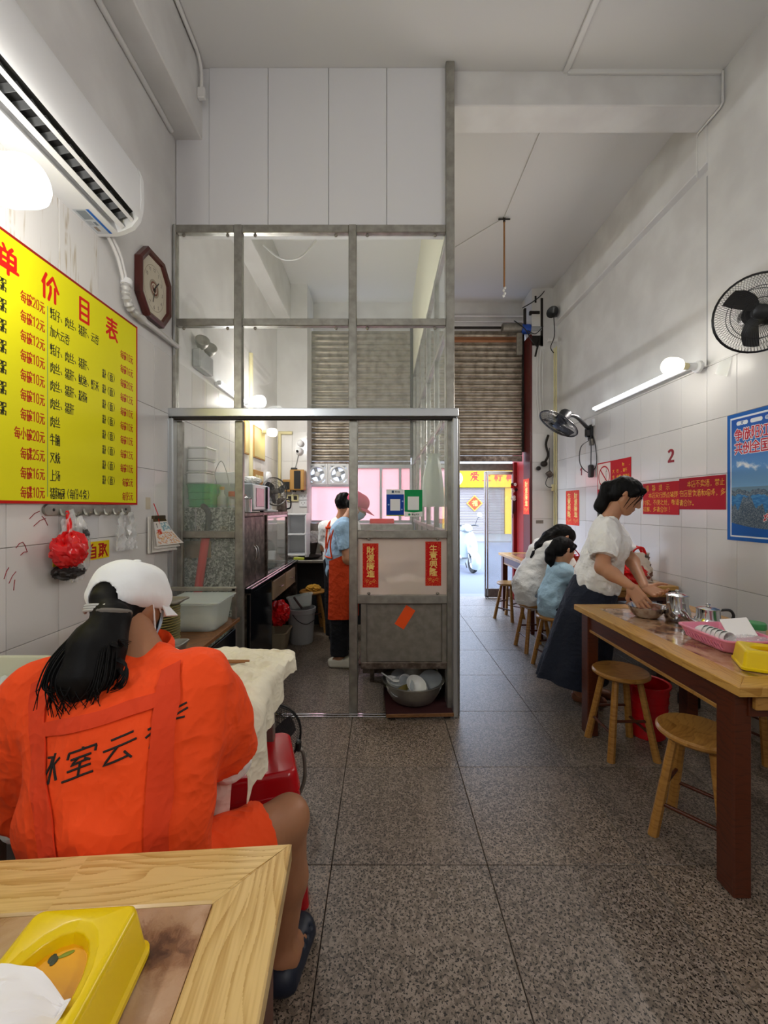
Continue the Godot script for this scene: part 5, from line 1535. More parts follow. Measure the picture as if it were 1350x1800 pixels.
func under_counter():
	var t := thing("plastic_bucket", "pale grey plastic bucket on the kitchen floor", "bucket", Vector3(-0.83, 0, -4.24))
	var g := Geo.new()
	lathe(g, [[0.0, 0.0], [0.117, 0.0], [0.12, 0.01], [0.136, 0.30], [0.146, 0.305], [0.148, 0.35], [0.136, 0.352], [0.132, 0.30], [0.114, 0.012], [0.0, 0.01]], 32)
	part("body", g, "grey_plastic", t)
	g = Geo.new()
	tube(g, curve([Vector3(-0.06, 0.31, 0.137), Vector3(0.0, 0.25, 0.155), Vector3(0.08, 0.215, 0.135), Vector3(0.145, 0.235, 0.03)], 5), 0.004, 6)
	part("handle", g, "black_plastic", t)
	t = thing("white_basket", "white plastic tub with a brown strap tilted on the bucket", "tub", Vector3(-0.83, 0.356, -4.24))
	t.rotation_degrees = Vector3(-6, 14, 9)
	g = Geo.new()
	tub(g, 0.25, 0.20, 0.12, 0.02, 0.004, 0.008, 0.03)
	part("tub", g, "milky_plastic", t)
	g = Geo.new()
	tube(g, [Vector3(-0.06, 0.125, 0.11), Vector3(-0.03, 0.06, 0.105), Vector3(0.0, 0.0, 0.095)], 0.012, 6)
	part("strap", g, hexm("strap_brown", "2c1512", 0.6), t)
	g = Geo.new()
	crumple(g, Vector3(-0.98, 0.375, -3.92), Vector3(0.085, 0.10, 0.12), 11, 0.5)
	solo("red_bag", g, "red_film", "crumpled red plastic bag on the shelf under the drawers", "bag")
	t = thing("scrap_basket", "cream plastic basket on the floor under the counter", "basket", Vector3(-1.0, 0, -3.98))
	g = Geo.new()
	tub(g, 0.20, 0.28, 0.20, 0.03, 0.005, 0.012, 0.03)
	part("tub", g, hexm("old_cream", "a89a80", 0.5), t)
	# yellow round stool
	t = thing("round_stool", "yellow wooden round stool standing behind the bucket", "stool", Vector3(-0.78, 0, -4.62), 20)
	stool_parts(t, 0.145, 0.45, "stool_wood")
	g = Geo.new()
	crumple(g, Vector3(-0.77, 0.475, -4.62), Vector3(0.07, 0.035, 0.06), 21, 0.5)
	solo("yellow_cloth", g, hexm("mustard", "b98a2a", 0.9), "mustard cloth left on the yellow stool", "cloth")
	# tub on the bench behind the frosted pane, hanging bag
	t = thing("noodle_tub", "pale tub on the bench behind the frosted pane", "tub", Vector3(0.16, 0.767, -2.93))
	g = Geo.new()
	tub(g, 0.24, 0.17, 0.10, 0.015, 0.005)
	part("tub", g, "muslin", t)
	g = Geo.new()
	crumple(g, Vector3(0.02, 0.06, 0.0), Vector3(0.10, 0.07, 0.075), 25, 0.3)
	part("filled_bag", g, "white_cloth", t)
	t = thing("hanging_bag", "milky plastic bag hanging from a wire hook inside the glass corner", "bag", Vector3(0.365, 1.38, -2.98))
	g = Geo.new()
	var f := noise(FastNoiseLite.TYPE_SIMPLEX, 8.0, 44, 2)
	var rows := []
	for i in 15:
		var u := i / 14.0
		var row := PackedVector3Array()
		for k in 40:
			var a := TAU * k / 40
			var r := lerpf(0.082, 0.03, pow(u, 2.2)) if u < 0.86 else lerpf(0.022, 0.05, (u - 0.86) / 0.14)
			r *= 1.0 + 0.10 * sin(a * 7 + u * 2) * u + 0.12 * f.get_noise_3d(cos(a) * 0.1, u * 0.1, sin(a) * 0.1)
			row.append(Vector3(cos(a) * r, u * 0.38, sin(a) * r * 0.6))
		rows.append(row)
	grid(g, rows, true, 60.0, true, true)
	part("bag", g, hexm("milk_bag", "c9d3c6", 0.4), t)
	g = Geo.new()
	tube(g, curve([Vector3(0, 0.32, 0), Vector3(0.01, 0.45, 0), Vector3(0.03, 0.52, 0), Vector3(0.055, 0.55, 0.0), Vector3(0.07, 0.62, 0)], 4), 0.003, 6)
	part("hook", g, "bright_steel", t)

func stool_parts(t: Node3D, r: float, h: float, m: String):
	var g := Geo.new()
	lathe(g, [[0.0, h - 0.028], [r - 0.012, h - 0.028], [r, h - 0.018], [r, h - 0.008], [r - 0.008, h], [0.0, h]], 40)
	part("seat", g, m, t)
	var feet := []
	for k in 4:
		var a := PI / 4 + PI / 2 * k
		var d := Vector3(cos(a), 0, sin(a))
		var top := d * r * 0.62 + Vector3(0, h - 0.026, 0)
		var foot := d * (r * 0.62 + 0.085)
		feet.append([top, foot])
		g = Geo.new()
		var x := d.cross(Vector3.UP)
		var rows := []
		for q in [[top, 0.017], [foot, 0.021]]:
			rows.append(ring(q[0], x * q[1], d * q[1], 8))
		grid(g, rows, true, 30.0, true, true)
		part("leg", g, m, t)
	for k in 4:
		var u := 0.52 if k % 2 == 0 else 0.68
		var a: Vector3 = feet[k][0].lerp(feet[k][1], u)
		var b: Vector3 = feet[(k + 1) % 4][0].lerp(feet[(k + 1) % 4][1], u)
		g = Geo.new()
		rod(g, a, b, 0.008, 8)
		part("stretcher", g, "red_wood" if m == "stool_wood" else m, t)

# ---------------------------------------------------------------- shop front
func roller(called: String, label: String, x0: float, x1: float, y0: float, y1: float, z: float):
	# a roller shutter: every slat a curved strip of its own
	var t := thing(called, label, "shutter", Vector3((x0 + x1) / 2, y0, z))
	var w := world(t)
	var poly := PackedVector2Array()
	for k in 7: poly.append(Vector2(0.014 * sin(PI * k / 6.0), 0.056 * k / 6.0))
	poly.append_array([Vector2(0.001, 0.060), Vector2(0.001, 0.078), Vector2(-0.006, 0.078), Vector2(-0.006, 0.0)])
	var g := Geo.new()
	extrude(g, poly, x1 - x0, Transform3D(Basis(Vector3(0, 0, 1), Vector3(0, 1, 0), Vector3(-1, 0, 0)), Vector3(x1 - x0, 0, 0) / 2), 25.0)
	var m := g.mesh()
	var n := int((y1 - y0) / 0.08)
	for k in n:
		var at := T(Vector3((x0 + x1) / 2, y0 + 0.08 * k, z))
		part("slat", m, "rusty_shutter" if k == n - 2 and x0 > 0.4 else "shutter", t, w * at)
	part("bottom_bar", geo_box(Vector3((x0 + x1) / 2, y0 - 0.045, z), Vector3(x1 - x0, 0.08, 0.03), 0.004), "dark_steel", t, w)
	for x in [x0 - 0.015, x1 + 0.012]: part("guide_rail", geo_box(Vector3(x, (y1 + y0 - 0.1) / 2 + 0.1, z - 0.005), Vector3(0.035, y1 - y0, 0.06), 0.003), "dark_iron", t, w)

func build_front():
	roller("entrance_shutter", "half-raised steel roller shutter above the shop entrance", 0.52, 1.975, 2.11, 3.92, -5.85)
	roller("kitchen_shutter", "half-raised steel roller shutter above the kitchen window", -1.03, 0.40, 2.03, 3.92, -5.85)
	struct("pillar_middle", geo_box(Vector3(0.455, 1.95, -5.93), Vector3(0.075, 3.95, 0.10), 0.005), "dull_steel", "steel post between the kitchen window and the entrance")
	var tr := struct("trim_11", between(Vector3(2.0, 0.0, -5.60), Vector3(2.03, 3.72, -5.86), 0.004), "dark_red_paint", "dark red painted reveal of the entrance")
	part("red_reveal", between(Vector3(2.0, 0.0, -5.86), Vector3(2.03, 3.72, -6.36), 0.004), "red_paint", tr)
	part("jamb", between(Vector3(1.955, 0.0, -6.16), Vector3(2.0, 2.05, -6.22), 0.004), "red_paint", tr)
	struct("trim_12", between(Vector3(0.50, 1.93, -6.20), Vector3(1.99, 2.035, -6.28), 0.005), "dull_steel", "grey metal header over the glass entrance doors")
	# fixed glass door leaf on the right half of the entrance
	var d := thing("glass_door", "narrow framed glass door leaf at the right of the shop entrance", "door", Vector3(1.8, 0.0, -6.3))
	var w := world(d)
	for x in [1.565, 1.60, 2.02, 1.985]: part("stile", geo_box(Vector3(x, 0.97, -6.3), Vector3(0.022, 1.90, 0.04), 0.003), "alu", d, w)
	part("bottom_rail", geo_box(Vector3(1.79, 0.075, -6.3), Vector3(0.42, 0.13, 0.035), 0.004), "dull_steel", d, w)
	part("top_rail", geo_box(Vector3(1.79, 1.90, -6.3), Vector3(0.42, 0.05, 0.035), 0.004), "alu", d, w)
	part("pane", between(Vector3(1.61, 0.14, -6.302), Vector3(1.975, 1.88, -6.297)), "dusty_glass", d, w)
	var g := Geo.new()
	for x in [[1.57, 1.555], [1.60, 1.63]]: tube(g, [Vector3(x[0], 0.03, -6.28), Vector3(x[0], 0.0, -6.26), Vector3(x[1], -0.008, -6.18)], 0.008, 6)
	part("floor_catch", g, "dark_iron", d, w)
	# kitchen window with its pink film
	var kw := struct("window_1", geo_box(Vector3(-0.31, 1.175, -5.86), Vector3(1.46, 0.04, 0.06), 0.004), "alu", "kitchen window with pink filmed panes")
	part("window_frame", geo_box(Vector3(-0.31, 1.955, -5.86), Vector3(1.46, 0.05, 0.06), 0.004), "alu", kw)
	for x in [-1.03, -0.42, -0.02, 0.25, 0.405]: part("window_frame", geo_box(Vector3(x, 1.56, -5.86), Vector3(0.035, 0.76, 0.05), 0.004), "alu", kw)
	part("window_frame", geo_box(Vector3(-0.72, 1.685, -5.86), Vector3(0.58, 0.03, 0.05), 0.004), "alu", kw)
	for x in [[-1.01, -0.44, 1.195, 1.67], [-0.40, -0.04, 1.195, 1.93], [0.0, 0.235, 1.195, 1.93], [0.268, 0.39, 1.195, 1.93]]:
		part("pane", between(Vector3(x[0], x[2], -5.862), Vector3(x[1], x[3], -5.858)), "pink_film", kw)
	# couplet strip, ornament
	card("door_couplet", "bright red couplet strip on the entrance reveal", "couplet", Vector3(1.996, 1.28, -5.85), Vector3(1.996, 1.28, -5.62), Vector3(1.996, 1.77, -5.62), Vector3(1.996, 1.77, -5.85), couplet_print("couplet_door", "財源廣進", true), "red_film", 0.001)
	var o := thing("door_ornament", "tassel of red and white artificial flowers on the door jamb", "ornament", Vector3(1.95, 1.2, -6.13))
	var rng := RandomNumberGenerator.new()
	rng.seed = 8
	for k in 14:
		g = Geo.new()
		var c := Vector3(rng.randf_range(-0.03, 0.03), rng.randf_range(0.28, 0.52), rng.randf_range(0, 0.04))
		for q in 5: ball(g, c + Vector3(cos(q * 1.26) * 0.014, sin(q * 1.26) * 0.014, 0), Vector3(0.012, 0.012, 0.007), 6)
		part("flower", g, "red_film" if k % 3 == 0 else ("white_cloth" if k % 3 == 1 else "dark_iron"), o)
	g = Geo.new()
	for k in 12: tube(g, [Vector3(rng.randf_range(-0.015, 0.015), 0.3, 0.01), Vector3(rng.randf_range(-0.03, 0.03), rng.randf_range(0.0, 0.15), 0.012)], 0.003, 4)
	part("tassel", g, "dark_red_paint", o)
	# shutter motor in the top right corner
	var m := thing("shutter_motor", "shutter motor with blue band and dark brackets in the far top corner", "motor", Vector3(1.9, 3.8, -5.66))
	var ax := func(x0, x1, r, y, z): 
		var q := Geo.new()
		lathe(q, [[0.0, x0], [r * 0.9, x0], [r, x0 + 0.012], [r, x1 - 0.012], [r * 0.9, x1], [0.0, x1]], 24, T(Vector3(0, y, z), Vector3(0, 0, -90)))
		return q
	part("motor_body", ax.call(-0.26, 0.0, 0.068, 0.03, 0), "dull_steel", m)
	part("blue_band", ax.call(0.0, 0.12, 0.066, 0.015, 0), "blue_paint", m)
	part("gearbox", ax.call(0.12, 0.26, 0.06, 0.0, 0), "grey_plastic", m)
	part("axle", ax.call(-1.3, -0.26, 0.018, 0.06, -0.06), "dark_iron", m)
	for b in [[0.04, 0.14, 0.03, 0.28], [0.265, 0.09, 0.04, 0.66], [0.20, -0.16, 0.16, 0.14], [0.17, 0.22, 0.14, 0.05], [0.18, 0.40, 0.03, 0.10]]:
		part("bracket", geo_box(Vector3(b[0], b[1], 0.03), Vector3(b[2], b[3], 0.04), 0.004), "dark_iron", m)
	part("capacitor", geo_box(Vector3(-0.04, -0.21, 0.05), Vector3(0.075, 0.30, 0.05), 0.01), "dull_steel", m)
	g = Geo.new()
	rod(g, Vector3(0.24, -0.10, 0.06), Vector3(0.17, -0.38, 0.06), 0.012, 8)
	part("release_lever", g, "dark_iron", m)
	g = Geo.new()
	tube(g, curve([Vector3(-0.12, 0.10, 0.07), Vector3(0.02, -0.02, 0.09), Vector3(0.12, -0.18, 0.08), Vector3(0.2, -0.26, 0.07)], 5), 0.007, 6)
	tube(g, curve([Vector3(0.0, 0.28, 0.05), Vector3(0.14, 0.36, 0.06), Vector3(0.26, 0.46, 0.05), Vector3(0.36, 0.60, 0.03)], 5), 0.007, 6)
	tube(g, curve([Vector3(0.06, -0.04, 0.08), Vector3(0.16, -0.09, 0.1), Vector3(0.27, 0.02, 0.08)], 5), 0.006, 6)
	part("cable", g, "black_plastic", m)
	var si := thing("alarm_siren", "round black siren on the wall beside the shutter motor", "siren", Vector3(2.26, 3.93, -5.45))
	g = Geo.new()
	lathe(g, [[0.0, -0.06], [0.03, -0.06], [0.045, 0.0], [0.075, 0.05], [0.078, 0.058], [0.06, 0.05], [0.0, 0.02]], 22, T(Vector3.ZERO, Vector3(90, -40, 0)))
	part("horn", g, "black_plastic", si)
	g = Geo.new()
	tube(g, curve([Vector3(0, -0.05, 0), Vector3(0.0, -0.3, 0.02), Vector3(-0.05, -0.45, 0.02), Vector3(0.0, -0.52, 0.0)], 5), 0.006, 6)
	part("cable", g, "black_plastic", si)
	part("bracket", geo_box(Vector3(0.0, -0.33, -0.05), Vector3(0.12, 0.035, 0.05), 0.004), "white_duct", si)
	g = Geo.new()
	for k in 3: tube(g, curve([Vector3(2.17 - 0.035 * k, 3.5, -5.58), Vector3(2.165 - 0.04 * k, 3.0, -5.59), Vector3(2.18 - 0.03 * k, 2.55, -5.585)], 5), 0.006, 5)
	solo("wall_cables", g, "white_duct", "thin white cables hanging down the corner pilaster", "cables")
	g = Geo.new()
	tube(g, curve([Vector3(2.24, 2.35, -5.58), Vector3(2.20, 2.22, -5.56), Vector3(2.23, 2.08, -5.56), Vector3(2.18, 1.98, -5.55)], 5), 0.016, 8)
	ball(g, Vector3(2.17, 1.96, -5.55), Vector3(0.05, 0.04, 0.04), 10)
	ball(g, Vector3(2.10, 1.90, -5.56), Vector3(0.035, 0.03, 0.03), 10)
	solo("chain_bundle", g, "dark_iron", "dark pull chain and padlock hanging on the corner pilaster", "chain")
	var pb := thing("corner_plug", "small grey plug hanging on its cord in the far corner", "plug", Vector3(2.23, 1.82, -5.52))
	part("plug", geo_box(Vector3(0, 0, 0), Vector3(0.07, 0.08, 0.05), 0.008), "dark_steel", pb, T(Vector3.ZERO, Vector3(0, 0, 35)))
	g = Geo.new()
	tube(g, curve([Vector3(0.0, 0.04, 0), Vector3(0.0, 0.35, 0.0)], 3), 0.005, 5)
	tube(g, curve([Vector3(-0.02, -0.04, 0), Vector3(-0.05, -0.12, 0.0), Vector3(-0.02, -0.17, 0.0), Vector3(0.03, -0.18, 0.01)], 4), 0.005, 5)
	part("cord", g, "black_plastic", pb)
	part("outlet", geo_box(Vector3(0.055, -0.18, 0.0), Vector3(0.05, 0.09, 0.03), 0.004), "cream_plastic", pb)
	g = geo_box(Vector3(2.13, 1.18, -5.598), Vector3(0.10, 0.045, 0.003), 0.001)
	solo("name_plate", g, "dull_steel", "small grey plate on the corner pilaster's tiles", "plate")

# ---------------------------------------------------------------- street
func build_street():
	struct("road", between(Vector3(-16, -0.20, -6.36), Vector3(22, -0.05, -17.0)), "asphalt", "sunlit pale asphalt of the street outside")
	struct("pavement", between(Vector3(-16, -0.20, -17.0), Vector3(22, 0.02, -21.2)), "pavement", "pale pavement across the street")
	struct("kerb", between(Vector3(-16, -0.2, -16.85), Vector3(22, 0.03, -17.0), 0.02), "pavement", "kerb across the street")
	struct("doorstep", between(Vector3(XL - 0.2, -0.2, -6.36), Vector3(XR + 0.3, -0.02, -6.7), 0.01), "pavement", "low doorstep outside the entrance")
	# the row across the street
	var b := thing("shop_building", "row of closed shops with yellow sign across the street", "building", Vector3(2, 0, -21.3))
	var w := world(b)
	part("wall", between(Vector3(-14, 0.0, -21.3), Vector3(20, 7.5, -22.0)), "shop_white", b, w)
	for x in [-6.9, -3.2, 0.5, 3.2, 6.4, 9.4]: part("pillar", geo_box(Vector3(x + 0.08, 1.2, -21.22), Vector3(0.42, 2.4, 0.2), 0.01), "shop_yellow" if x > 3 else ("shop_red" if x < 0 and x > -5 else "shop_white"), b, w)
	var g := Geo.new()
	var poly := PackedVector2Array()
	for k in 30: poly.append_array([Vector2(0.0, k * 0.08), Vector2(0.02, k * 0.08 + 0.03), Vector2(0.0, k * 0.08 + 0.06)])
	poly.append_array([Vector2(-0.05, 2.4), Vector2(-0.05, 0)])
	extrude(g, poly, 2.6, Transform3D(Basis(Vector3(0, 0, 1), Vector3(0, 1, 0), Vector3(-1, 0, 0)), Vector3(1.3, 0, 0)), 0.0)
	var sm := g.mesh()
	for x in [-8.6, -5.0, -1.3, 1.9, 4.85, 8.0]: part("roller_door", sm, "street_shutter", b, w * T(Vector3(x + 0.1, 0.02, -21.2)))
	for k in 4: part("fascia", geo_box(Vector3(-10.2 + 3.7 * k, 2.82, -21.15), Vector3(3.6, 0.8, 0.25), 0.02), ["shop_white", "shop_red", "shop_white", "shop_red"][k], b, w)
	part("upper_band", geo_box(Vector3(3, 3.9, -21.2), Vector3(34, 0.9, 0.15), 0.02), "shop_white", b, w)
	# yellow signboard
	var im := picture(1200, 230, hexc("cd9f0a"))
	var rd := hexc("c8281e")
	for k in 4: glyph(im, "爱上柠檬"[k], 300 + k * 150, 32, 112, 122, 15, rd)
	for r in [95.0, 12.0]: stroke(im, Vector2(110, 120), Vector2(111, 120), r, hexc("f3e6e2") if r > 50 else hexc("7a5a2a"))
	for k in 3:
		for q in 24: stroke(im, Vector2(130 + k * 230, 6) + Vector2.from_angle(q * 0.27) * 30, Vector2(130 + k * 230, 6) + Vector2.from_angle(q * 0.27 + 0.27) * 30, 3, hexc("e8a010"))
	for k in 26: stroke(im, Vector2(250 + k * 29, 188), Vector2(258 + k * 29, 188 - (k % 3) * 3), 3, hexc("b88a20"))
	card("shop_sign", "yellow shop signboard with red characters across the street", "sign", Vector3(3.25, 2.40, -21.0), Vector3(8.1, 2.40, -21.0), Vector3(8.1, 3.33, -21.0), Vector3(3.25, 3.33, -21.0), printed("sign_print", im), "shop_yellow", 0.12)
	im = picture(160, 160, hexc("e03018"))
	for y in 160:
		for x in 160:
			if absf(x - 80) + absf(y - 80) > 92: im.set_pixel(x, y, hexc("e98a30"))
	glyph(im, "福", 44, 44, 72, 72, 8, hexc("f6cf50"))
	var c := Vector3(4.72, 1.59, -21.14)
	card("fortune_card", "red diamond fortune card on the closed shutter across the street", "card", c + Vector3(0, -0.42, 0), c + Vector3(0.42, 0, 0), c + Vector3(0, 0.42, 0), c + Vector3(-0.42, 0, 0), diamond(), "shop_red", 0.02)
	scooter()

func diamond() -> StandardMaterial3D:
	# the card is a square standing on its corner: its picture is turned by an eighth so that the character stands upright
	var im := picture(200, 200, hexc("e23a1c"))
	for y in 200:
		for x in 200:
			if mini(mini(x, y), mini(199 - x, 199 - y)) < 16: im.set_pixel(x, y, hexc("ee9a38"))
	var turn := Transform2D(PI / 4, Vector2.ZERO)
	for line in strokes_of("福", Rect2(-46, -46, 92, 92)):
		for i in line.size() - 1: stroke(im, Vector2(100, 100) + turn * line[i], Vector2(100, 100) + turn * line[i + 1], 4.5, hexc("f6d25a"))
	return printed("fortune_print", im)

func scooter():
	# seen from the front, turned a little to the right
	var s := thing("motor_scooter", "white motor scooter parked outside on the street", "scooter", Vector3(1.86, -0.05, -9.6), 10)
	var wheel := func(z):
		var g := Geo.new()
		lathe(g, [[0.13, -0.045], [0.17, -0.05], [0.215, -0.035], [0.225, 0.0], [0.215, 0.035], [0.17, 0.05], [0.13, 0.045]], 32, T(Vector3(0, 0.225, z), Vector3(0, 0, 90)))
		var o := part("wheel", g, "rubber", s)
		g = Geo.new()
		lathe(g, [[0.0, -0.03], [0.05, -0.03], [0.06, -0.02], [0.125, -0.03], [0.135, 0.0], [0.125, 0.03], [0.06, 0.02], [0.05, 0.03], [0.0, 0.03]], 24, T(Vector3(0, 0.225, z), Vector3(0, 0, 90)))
		part("rim", g, "grey_plastic", o)
	wheel.call(0.62)
	wheel.call(-0.58)
	var g := Geo.new()
	var rows := []
	for i in 9:                                  # front mudguard
		var a := -0.5 + 2.6 * i / 8.0
		var row := PackedVector3Array()
		for k in 7:
			var b := (k / 6.0 - 0.5) * 2.0
			var r := 0.27 - 0.05 * b * b
			row.append(Vector3(b * 0.10, 0.225 + sin(a) * r, 0.62 + cos(a) * r))
		rows.append(row)
	sheet(g, rows, 0.006)
	part("mudguard", g, "scooter_paint", s)
	g = Geo.new()
	rows = []
	for i in 10:                                 # leg shield
		var u := i / 9.0
		var row := PackedVector3Array()
		for k in 9:
			var b := (k / 8.0 - 0.5) * 2.0
			row.append(Vector3(b * (0.17 + 0.07 * sin(u * PI)), 0.32 + u * 0.55, 0.50 - 0.20 * u - 0.10 * b * b))
		rows.append(row)
	sheet(g, rows, 0.03)
	part("leg_shield", g, "scooter_paint", s)
	part("number_plate", geo_box(Vector3(0, 0.50, 0.50), Vector3(0.15, 0.075, 0.012), 0.003), "grey_plastic", s, T(Vector3.ZERO))
	g = Geo.new()
	lathe(g, [[0.0, -0.05], [0.07, -0.05], [0.10, 0.0], [0.085, 0.05], [0.0, 0.065]], 22, T(Vector3(0, 0.96, 0.30), Vector3(80, 0, 0)))
	box(g, Vector3(0, 0.95, 0.24), Vector3(0.26, 0.15, 0.16), 0.04)
	part("headlamp_cowl", g, "scooter_paint", s)
	g = Geo.new()
	for x in [-0.05, 0.05]: rod(g, Vector3(x * 1.3, 0.225, 0.62), Vector3(x, 0.62, 0.44), 0.018, 8)
	part("fork", g, "grey_plastic", s)
	g = Geo.new()
	tube(g, curve([Vector3(-0.34, 1.0, 0.12), Vector3(-0.2, 1.02, 0.2), Vector3(0, 1.0, 0.22), Vector3(0.2, 1.02, 0.2), Vector3(0.34, 1.0, 0.12)], 4), 0.014, 8)
	part("handlebar", g, "black_plastic", s)
	for x in [-1, 1]:
		g = Geo.new()
		tube(g, curve([Vector3(x * 0.24, 1.02, 0.18), Vector3(x * 0.28, 1.14, 0.18), Vector3(x * 0.34, 1.22, 0.16)], 4), 0.006, 6)
		var mo := part("mirror", g, "black_plastic", s)
		g = Geo.new()
		lathe(g, [[0.0, -0.012], [0.05, -0.012], [0.062, 0.0], [0.05, 0.012], [0.0, 0.014]], 20, T(Vector3(x * 0.36, 1.25, 0.15), Vector3(80, 0, 0)))
		part("mirror_glass", g, "grey_plastic", mo)
	part("footboard", geo_box(Vector3(0, 0.30, 0.08), Vector3(0.32, 0.06, 0.52), 0.02), "grey_plastic", s)
	g = Geo.new()
	rows = []
	for q in [[0.10, 0.30, 0.14], [-0.05, 0.40, 0.20], [-0.35, 0.46, 0.21], [-0.70, 0.52, 0.14], [-0.84, 0.54, 0.07]]:
		rows.append(ring(Vector3(0, q[1], q[0] - 0.12), Vector3(q[2], 0, 0), Vector3(0, 0.20, 0), 18))
	grid(g, rows, true, 60, true, true)
	part("rear_body", g, "scooter_paint", s)
	part("seat", geo_box(Vector3(0, 0.74, -0.45), Vector3(0.26, 0.10, 0.66), 0.045), "black_plastic", s)
	g = Geo.new()
	rod(g, Vector3(0.1, 0.27, -0.2), Vector3(0.16, -0.0, -0.12), 0.012, 6)
	part("kickstand", g, "dark_iron", s)

# ---------------------------------------------------------------- left side of the dining room
func clock_print() -> StandardMaterial3D:
	var im := picture(280, 340, hexc("cfc7b4"))
	var c := Vector2(140, 170)
	for k in 60: stroke(im, c + Vector2(cos(k * TAU / 60) * 110, sin(k * TAU / 60) * 132), c + Vector2(cos((k + 1) * TAU / 60) * 110, sin((k + 1) * TAU / 60) * 132), 1.5, hexc("9a8f7a"))
	for k in 12:
		var a := (k + 1) * TAU / 12 - PI / 2
		var s := str(k + 1)
		for i in s.length(): glyph(im, s[i], c.x + cos(a) * 92 - 7.0 * s.length() + 14 * i, c.y + sin(a) * 112 - 11, 13, 22, 3, hexc("6b6255"))
	for q in [[52, "a39a86"], [40, "7a4a3a"], [30, "cfc7b4"], [22, "6d3a30"]]: stroke(im, c, c + Vector2(0.5, 0), q[0], hexc(q[1]))
	stroke(im, c + Vector2(0, -11), c + Vector2(1, -11), 10, hexc("cfc7b4"))
	stroke(im, c + Vector2(0, 11), c + Vector2(1, 11), 10, hexc("3a2a26"))
	return printed("clock_print", im, 0.3)

func octagon(w: float, h: float) -> PackedVector2Array:
	return PackedVector2Array([Vector2(-w * 0.5, -h), Vector2(w * 0.5, -h), Vector2(w, -h * 0.5), Vector2(w, h * 0.5), Vector2(w * 0.5, h), Vector2(-w * 0.5, h), Vector2(-w, h * 0.5), Vector2(-w, -h * 0.5)])

